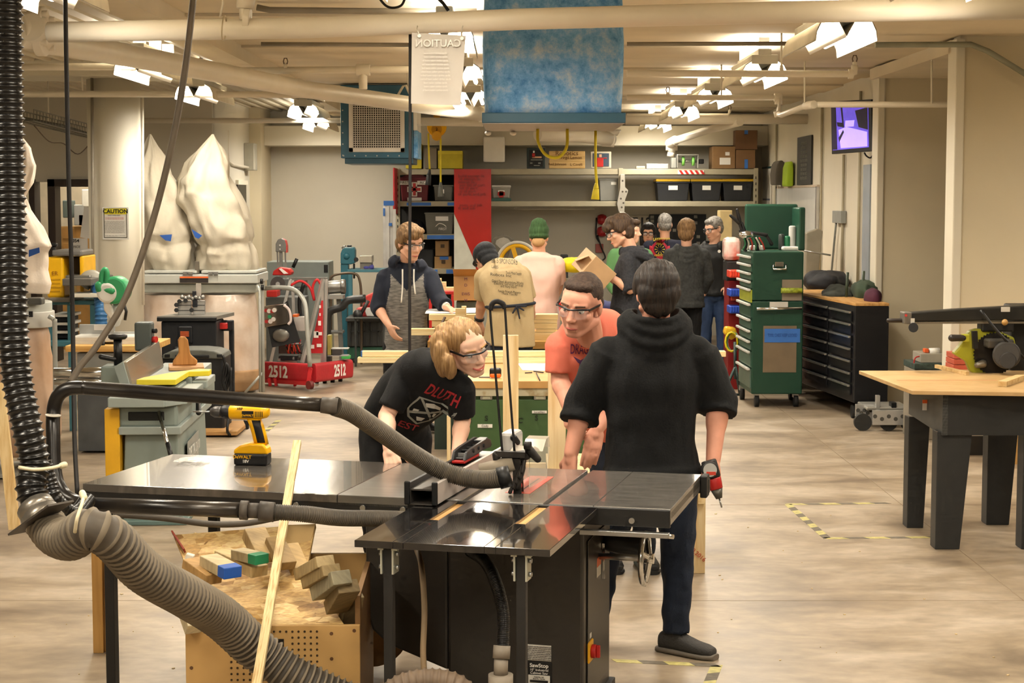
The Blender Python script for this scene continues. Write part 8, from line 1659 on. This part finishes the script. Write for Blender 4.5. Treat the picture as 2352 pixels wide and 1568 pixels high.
# --- man in the red shirt
Hd = Head(P(1334, 700, 8.05), V((-.40, -.85, -.28)), V((.04, -.28, 1)), 1.22, 1.16)
jr = dict(hL=(1385, 965, 1.05), hR=(1475, 960, 1.05), waist=(1385, 905, .8), chest=(1362, 830, .45), neck=(1352, 762, .16), sL=(1287, 790, .3), sR=(1425, 752, .45), eL=(1286, 872, .3), wL=(1303, 930, .2), eR=(1432, 900, .35), wR=(1372, 985, .2), kL=(1392, 1120, .95), kR=(1480, 1130, 1.05), aL=(1400, 1270, 1.35), aR=(1480, 1270, 1.35), tL=(1420, 1290, 1.1), tR=(1500, 1290, 1.15))
t, q, body, topo, J = person('man in glasses and salmon red t-shirt bending forward beside the saw', 8.0, jr, 'tee', mat('#e07660', .85, var=.06, scale=6, bump=.1, bscale=120), mat('#1e2634', .85, var=.15), Hd, sl=(.40, .42), w=(1.12, 1.12), s=1.1, skin=SK2, bodyvox=.0055, belly=.03, hemdrop=.05,
    hands=(('L', V((.1, -.4, -.9)), V((.6, .3, 0)), V((.3, -.9, 0)), .5), ('R', V((-.25, -.3, -.9)), V((0, .9, -.3)), V((-.95, -.1, .2)), .16)))
Hd.face(body, 'half', False, '#5a3f2e')
Hd.hair(t, mat('#2f2119', .75, 0, 0, 60, col2='#46352a', bump=.5, bscale=90), [(0, -.020, .045, .0755, .093, .078), (0, -.05, .0, .0735, .055, .05), (0, .035, .086, .058, .038, .026)], .0055, .0018)
shirt_text('DRAGONS', .07, P(1352, 802, 7.95), V((1, .1, -.05)), V((0, -.3, 1)), mat('#6b2f5c', .8), t, topo, V((0, 1, -.1)), width=.15)
shirt_poly([[P(a, b, 7.9) for a, b in pl] for pl in (((1322, 816), (1340, 826), (1352, 820), (1372, 822), (1362, 842), (1346, 838), (1334, 832)), ((1338, 834), (1352, 840), (1346, 858), (1336, 846)))], mat('#54305a', .8), t, topo, V((0, 1, -.1)), 'dragon_print')
# --- black hoodie seen from behind, drill in hand
Hd = Head(P(1507, 674, 7.5), V((-.12, 1, -.05)), V((0, .05, 1)), 1.08)
jb_ = dict(hL=(1440, 1085, 0), hR=(1552, 1085, 0), waist=(1495, 985, 0), chest=(1497, 870, 0), neck=(1504, 752, 0), sL=(1402, 808, 0), sR=(1603, 808, 0), eL=(1338, 930, .05), wL=(1312, 1040, -.02), eR=(1650, 925, .03), wR=(1638, 1058, -.08), kL=(1388, 1275, 0.05), kR=(1556, 1270, .02), aL=(1362, 1450, .08), aR=(1553, 1462, .0), tL=(1350, 1460, .25), tR=(1622, 1478, -.09))
HOODB = mat('#0b0c0d', .92, var=.15, scale=5, bump=.15, bscale=120)
t, q, body, topo, J = person('person in black hoodie and dark jeans seen from behind right of the saw', 7.55, jb_, 'hoodie', HOODB, DENIM, Hd, sl=(.68, .60), thick=.034, w=(1.16, 1.12), s=1.04, skin=SK2, bodyvox=.006, hood=V((.05, -1, -.15)), hz=.045, arm_r=1.12, pants_r=1.02, hemdrop=.03, shoes=mat('#3c3a38', .8, bump=.3, bscale=120), wr=.008,
    hands=(('L', V((-.1, -.1, -1)), V((.6, .6, 0)), V((.4, .8, 0)), .5), ('R', V((.05, -.15, -1)), V((-.75, -.5, 0)), V((-.4, .9, 0)), .95)))
Hd.hair(t, HDK, [(0, -.012, .046, .094, .108, .088), (0, -.052, .005, .089, .064, .075), (0, -.055, -.04, .07, .05, .055), (0, -.02, .085, .078, .085, .055), (-.076, .0, .03, .018, .05, .04), (.076, .0, .03, .018, .05, .04)], .0055, .005)
dh_ = P(1634, 1085, 7.44)
td = thing('red_drill', 'red and black cordless drill held pointing down in the right hand of the black hoodie', 'drill', dh_)
RD = mat('#a5211f', .4); ax = V((.28, -.15, -1)).normalized()
MB().cyl(dh_ - ax*.06 - Y*.03, dh_ + ax*.02 - Y*.03, .034, n=24).build('motor_housing', mat('#1c1b1b', .5), td, .008, world=True); MB().cyl(dh_ + ax*.02 - Y*.03, dh_ + ax*.07 - Y*.03, .033, .028, n=24).build('gear_housing', RD, td, .004, world=True); MB().cyl(dh_ + ax*.07 - Y*.03, dh_ + ax*.11 - Y*.03, .026, .014, n=20).build('chuck', mat('#55534c', .4, .4), td, world=True); MB().cyl(dh_ + ax*.11 - Y*.03, dh_ + ax*.15 - Y*.03, .004, n=8).build('drill_bit', STEEL, td, world=True)
bc = P(1631, 1079, 7.36); MB().cyl(bc, bc + Y*.05, .036, n=24).build('battery_base', DARK, td, .006, world=True); MB().cyl(bc - Y*.003, bc + Y*.001, .029, n=24).build('battery_label', mat('#b5b7b4', .4), td, world=True); MB().box(bc + V((.004, -.004, -.014)), (.04, .003, .014)).build('label_mark', mat('#c8412f', .5), td, world=True)
MB().caps(bc + Y*.04, .02, dh_ - Y*.02, .02).build('grip', DARK, td, world=True)
# --- boy in raglan hoodie
RAG = mat('#8b8883', .9, 0, 0, 1.2, col2='#5f5d5a', stretch=(14, 14, 90), bump=.2, bscale=2, lo=.35, hi=.65); NAVY = mat('#1d2230', .9, var=.15)
Hd = Head(P(942, 558, 14.1), V((.52, -.8, -.30)), V((.10, -.22, 1)), 1.18)
jy = dict(hL=(905, 800, .05), hR=(963, 800, .05), waist=(934, 735, .02), chest=(934, 665, 0), neck=(937, 600, .0), sL=(886, 634, .02), sR=(985, 632, .02), eL=(868, 706, -.02), wL=(892, 745, -.2), eR=(1008, 688, -.1), wR=(1028, 707, -.22), kL=(902, 895, .0), kR=(968, 895, .3), aL=(898, 1000, .05), aR=(978, 975, .65), tL=(905, 1010, -.15), tR=(1000, 985, .6))
t, q, body, topo, J = person('boy in grey and navy raglan hoodie and safety glasses behind the long boards', 14.2, jy, 'hoodie', RAG, BLKC, Hd, sl=(.62, .88), w=(1.02, 1.0), s=1.02, hood=V((0, .95, .05)), hemdrop=.06, shoes=mat('#22201f', .6),
    hands=(('L', V((.45, -.3, -.85)), V((.5, .5, .3)), V((.3, -.8, .2)), .25), ('R', V((.9, -.2, -.35)), V((-.1, .1, -1)), V((.1, -.95, 0)), .15)))
topo.data.materials.append(NAVY)
for p in topo.data.polygons:
    c = MW[t.name] @ p.center; u = (c - J['shm']); lat = u.dot(J['ls']); zz = u.dot(Z)
    if abs(lat) > .135 + max(0, -zz - .12)*.25 or zz > -.02 - (.135 - abs(lat))*1.0: p.material_index = 1
Hd.face(body, 'half', False, '#5e452a'); Hd.hair(t, HB_, FULL + [(0.02, .06, .075, .06, .045, .035)], .007, .006)
for sx, dz in ((-.05, .27), (.055, .2)):
    a = P(937 + sx*250, 618, 14.02); MB().tube([a, a + V((0, -.015, -dz*.5)), a + V((sx*.2, -.02, -dz))], .006, 8, sub=4).build('drawstring', WHITE, t, world=True)
watch(q['wR'], q['eR'], t, WHITE, .036, 'wrist_band')
for i in range(3): MB().sph(P(943 + i, 630 + i*8, 14.045), .008, 8).build('button', DARK, t, world=True)
# --- bending person in khaki shirt and black cap
KH = mat('#b7a179', .88, var=.06, scale=5, bump=.12, bscale=100)
Hd = Head(P(1116, 596, 13.5), V((-.35, .8, -.5)), V((-.30, .55, .8)), 1.0)
jk = dict(hL=(1143, 790, -.1), hR=(1196, 790, -.1), waist=(1172, 715, -.1), chest=(1160, 655, -.02), neck=(1136, 611, .17), sL=(1110, 632, .05), sR=(1198, 628, .05), eL=(1107, 690, .15), wL=(1100, 738, .25), eR=(1215, 690, .1), wR=(1222, 722, .3), kL=(1140, 900, -.1), kR=(1195, 900, -.1), aL=(1138, 1010, 0), aR=(1196, 1010, 0), tL=(1135, 1005, .2), tR=(1200, 1005, .2))
t, q, body, topo, J = person('person in khaki printed shirt and black cap bending over the lumber, seen from behind', 13.3, jk, 'tee', KH, mat('#1b202b', .9, var=.15), Hd, sl=(.46, .46), w=(1.08, 1.0), s=1.02, hemdrop=.02, skin=SK3,
    hands=(('L', V((.2, .3, -.9)), V((.4, .6, 0)), V((.2, .8, 0)), .5), ('R', V((-.2, .6, -.7)), V((-.4, .5, 0)), V((-.3, .8, 0)), .5)))
Hd.hair(t, mat('#1f2126', .8, bump=.2, bscale=80), [(0, -.014, .05, .092, .11, .085), (0, .08, .04, .075, .075, .016), (0, -.045, .0, .088, .075, .06), (0, -.06, -.05, .075, .06, .06)], .007, .001, 'cap')
watch(q['wL'], q['eL'], t, BLACK, .04)
mb = MB(); c_ = J['waist']; lat = J['lh']; mb.tube([c_ + lat*(.185*math.cos(a)) + Y*(.155*math.sin(a)) + Z*(.05 + .015*math.cos(a)) for a in [i*PI/12 for i in range(24)]], .012, 8, closed=True); at_ = mb.build('apron_tie', mat('#1c222f', .8), t, world=True)
for dx, dz in ((.05, -.03), (-.03, -.05), (.07, .0), (.02, -.09)): MB().caps(c_ - Y*.16 + Z*.05 + X*.05, .008, c_ - Y*.17 + Z*(.05 + dz) + X*(.05 + dx), .006).build('tie_end', mat('#1c222f', .8), t, world=True)
KT = mat('#4a4638', .8)
for s_, sz, px, py, w_ in (('2015 SPONSORS', .05, 1158, 604, .2), ('LABS', .03, 1136, 616, .05), ('Robots Inc', .03, 1150, 634, .16), ('Tools Metal Supply', .03, 1180, 630, .12), ('Grand Steel Aluminium Works', .03, 1166, 650, .24), ('Electric Service Group', .03, 1168, 655, .22), ('and many more', .03, 1168, 660, .12), ('Family Friends Parents', .025, 1170, 672, .17), ('Thank You All', .025, 1170, 677, .12)):
    shirt_text(s_, sz, P(px, py, 13.0), V((1, 0, -.08)), Z, KT, t, topo, Y, width=w_, bold=0)
# --- pink shirt and green beanie
Hd = Head(P(1238, 545, 15.5), V((.1, 1, -.05)), V((0, .1, 1)), 1.02)
jp = dict(hL=(1213, 745, 0), hR=(1262, 745, 0), waist=(1238, 690, 0), chest=(1238, 635, 0), neck=(1238, 578, 0), sL=(1194, 602, 0), sR=(1280, 602, 0), eL=(1186, 655, .05), wL=(1190, 700, .15), eR=(1284, 655, .05), wR=(1274, 690, .2), kL=(1212, 850, 0), kR=(1264, 850, 0), aL=(1212, 955, 0), aR=(1266, 955, 0), tL=(1212, 945, .2), tR=(1266, 945, .2))
PK = mat('#e6bfb2', .88, var=.04, bump=.1, bscale=100)
t, q, body, topo, J = person('person in pale pink t-shirt and green beanie seen from behind', 15.5, jp, 'tee', PK, mat('#6e6040', .85), Hd, sl=(.48, .48), w=(1.06, 1.0), s=1.0, hemdrop=.06)
Hd.hair(t, mat('#3b5a34', .9, 0, 0, 3, col2='#2f4a2a', stretch=(40, 40, 2), bump=.5, bscale=3), [(0, -.012, .055, .09, .108, .085), (0, -.03, .1, .075, .085, .07), (0, -.012, .01, .09, .106, .04)], .007, .003, 'beanie')
Hd.hair(t, mat('#b08a5c', .7), [(0, -.07, -.045, .06, .035, .045)], .007, .003)
# --- teen in dark hoodie holding the box
CHAR = mat('#33343a', .92, 0, 0, 60, col2='#26272b', bump=.15, bscale=100)
Hd = Head(P(1424, 532, 15.4), V((-.95, -.15, -.42)), V((-.30, 0, 1)), 1.12)
jt_ = dict(hL=(1424, 725, -.09), hR=(1458, 725, .09), waist=(1444, 670, 0), chest=(1450, 620, 0), neck=(1448, 573, 0), sL=(1440, 596, -.15), sR=(1462, 596, .16), eL=(1447, 665, -.2), wL=(1398, 632, -.18), eR=(1432, 660, .2), wR=(1392, 630, .1), kL=(1420, 830, -.08), kR=(1455, 830, .1), aL=(1424, 960, -.08), aR=(1462, 960, .1), tL=(1400, 960, -.08), tR=(1440, 960, .1))
t, q, body, topo, J = person('dark-haired teen in charcoal hoodie and glasses looking down at a cardboard box', 15.4, jt_, 'hoodie', CHAR, BLKC, Hd, sl=(.6, .6), w=(.98, 1.05), s=1.02, hood=V((1, 0, .1)), hemdrop=.05, hands=(('L', V((-1, 0, .1)), V((0, .5, .5)), V((0, .2, 1)), .55), ('R', V((-1, 0, .1)), V((0, -.5, .5)), V((0, .2, 1)), .55)))
Hd.face(body, 'full', False, '#2a1d14'); Hd.hair(t, HBR, FULL + [(0, .085, .06, .06, .045, .045), (0, .04, .09, .07, .06, .05)], .007, .008); watch(q['wL'], q['eL'], t)
# --- fire department shirt
NV = mat('#191b2b', .9, var=.1)
def plain(lab, Y0, cx, ytop, hem, shw, top, tm_, pm_, hair_m, hair_p, fdir, hs=1.0, u=(0, 0, 1), sl=(.95, .95), foot=None, hood=None, skin=SK, arms=0.0, w=1.0):
    k = Y0/F; hz = (ytop - 455); ny = ytop + .27/k*hs; sy = ny + .055/k; Hh = Head(P(cx, ytop + .118/k*hs, Y0), V(fdir), V(u), hs)
    fl = 455 + 8000/Y0; fw = V(fdir).y; fd = 1 if fw > 0 else -1
    hy = sy + .50/k; ky = (hy + fl)/2 - .02/k
    jj = dict(hL=(cx - .085/k, hy, 0), hR=(cx + .085/k, hy, 0), waist=(cx, sy + .36/k, 0), chest=(cx, sy + .13/k, 0), neck=(cx, ny, 0), sL=(cx - shw/k, sy + .02/k, 0), sR=(cx + shw/k, sy + .02/k, 0), eL=(cx - (shw + .05)/k, sy + .30/k, .04*fd), eR=(cx + (shw + .05)/k, sy + .30/k, .04*fd), wL=(cx - (shw - .03)/k, sy + .44/k, (.12 + arms)*fd), wR=(cx + (shw - .03)/k, sy + .44/k, (.12 + arms)*fd), kL=(cx - .09/k, ky, 0), kR=(cx + .09/k, ky, 0), aL=(cx - .09/k, fl - .09/k, 0), aR=(cx + .09/k, fl - .09/k, 0), tL=(cx - .1/k, fl - .05/k, .2*fd), tR=(cx + .1/k, fl - .05/k, .2*fd))
    r = person(lab, Y0, jj, top, tm_, pm_, Hh, sl=sl, w=(w, w), s=1.0, hood=hood, hemdrop=hem, skin=skin, vox=.010, tvox=.012, hands=(('L', V((.3, fd, -.5)), V((0, 0, -1)), V((1, 0, 0)), .5), ('R', V((-.3, fd, -.5)), V((0, 0, -1)), V((-1, 0, 0)), .5)))
    Hh.hair(r[0], hair_m, hair_p, .008, .004); return r, Hh
(r, Hh) = plain('grey-haired man in navy fire department shirt seen from behind', 21.0, 1527, 491, .08, .2, 'tee', NV, mat('#1b1d26', .9), HGR, SHORT, (0.05, 1, 0), 1.12, w=1.12)
FY_, FR_ = mat('#c9b23a', .7), mat('#a81f34', .7)
sh_ = lambda s_, sz, px, py, m, w_=None: shirt_text(s_, sz, P(px, py, 20.6), X, Z, m, r[0], r[3], Y, width=w_, bold=.002)
c = P(1520, 574, 20.6)
shirt_poly([[c + X*(a1*math.cos(i*PI/12)) + Z*(a1*math.sin(i*PI/12)), c + X*(a1*math.cos((i+1)*PI/12)) + Z*(a1*math.sin((i+1)*PI/12)), c + X*(a0*math.cos((i+1)*PI/12)) + Z*(a0*math.sin((i+1)*PI/12)), c + X*(a0*math.cos(i*PI/12)) + Z*(a0*math.sin(i*PI/12))] for i in range(24) for a0, a1 in ((.07, .098),)], FR_, r[0], r[3], Y, 'emblem_ring')
shirt_poly([[c + V((sx*.045, 0, sz*.12)), c + V((-sx*.045, 0, sz*.12)), c + V((-sx*.03, 0, sz*.07)), c + V((sx*.03, 0, sz*.07))] for sx, sz in ((1, 1), (-1, -1))] + [[c + V((sz*.12, 0, .045)), c + V((sz*.12, 0, -.045)), c + V((sz*.07, 0, -.03)), c + V((sz*.07, 0, .03))] for sz in (1, -1)], FR_, r[0], r[3], Y, 'emblem_cross')
shirt_poly([[c + V((.02*math.cos(a), 0, .02*math.sin(a))), c + V((.06*math.cos(a + .12), 0, .06*math.sin(a + .12))), c + V((.06*math.cos(a - .12), 0, .06*math.sin(a - .12)))] for a in [i*PI/5 for i in range(10)]], FY_, r[0], r[3], Y, 'emblem_star')
sh_('LAKEWOOD', .05, 1520, 550, FY_, .2); sh_('FIRE', .04, 1520, 561, FY_, .08); sh_('DEPARTMENT', .03, 1520, 588, FY_, .13)
# --- grey hoodie seen from behind
plain('light brown haired teen in dark grey hoodie seen from behind', 19.3, 1577, 505, .12, .19, 'hoodie', mat('#3b3c3b', .92, 0, 0, 40, col2='#2f302f', bump=.15, bscale=100), BLKC, HB_, FULL, (.25, 1, -.15), 1.12, hood=V((0, -1, -.1)), w=1.08)
# --- older man in black jacket
(r, Hh) = plain('older man in black jacket, glasses and blue jeans looking down on the right', 20.4, 1640, 499, .06, .19, 'hoodie', mat('#0f1011', .7, var=.1), mat('#33486e', .85, var=.2, scale=8, bump=.2, bscale=100), HGR, SHORT, (-.75, -.5, -.45), 1.15, u=(-.2, -.1, 1), hood=V((.4, .9, .1)), w=1.12)
Hh.face(r[2], 'full', False, '#55504a'); MB().cyl(P(1652, 577, 20.1), P(1652, 577, 20.12), .018, n=16).build('jacket_badge', WHITE, r[0], world=True)
# --- people partly hidden behind
(r, Hh) = plain('dark-haired woman with glasses peeking out beside the fire shirt', 22.8, 1489, 514, .05, .16, 'tee', mat('#3a2f3a', .9), BLKC, mat('#19120f', .6, bump=.4, bscale=50), FULL + [(-.07, -.02, -.08, .035, .05, .1), (.07, -.02, -.08, .035, .05, .1)], (-.1, -1, -.1), 1.1, skin=SK3); Hh.face(r[2], 'full', False, '#1b1410')
plain('brown-haired person in green shirt mostly hidden behind the charcoal hoodie', 18.2, 1448, 505, .05, .17, 'tee', mat('#4f7a4c', .9), BLKC, HBR, FULL, (.9, -.4, -.2), 1.05)
bpy.data.scenes.remove(TMP)
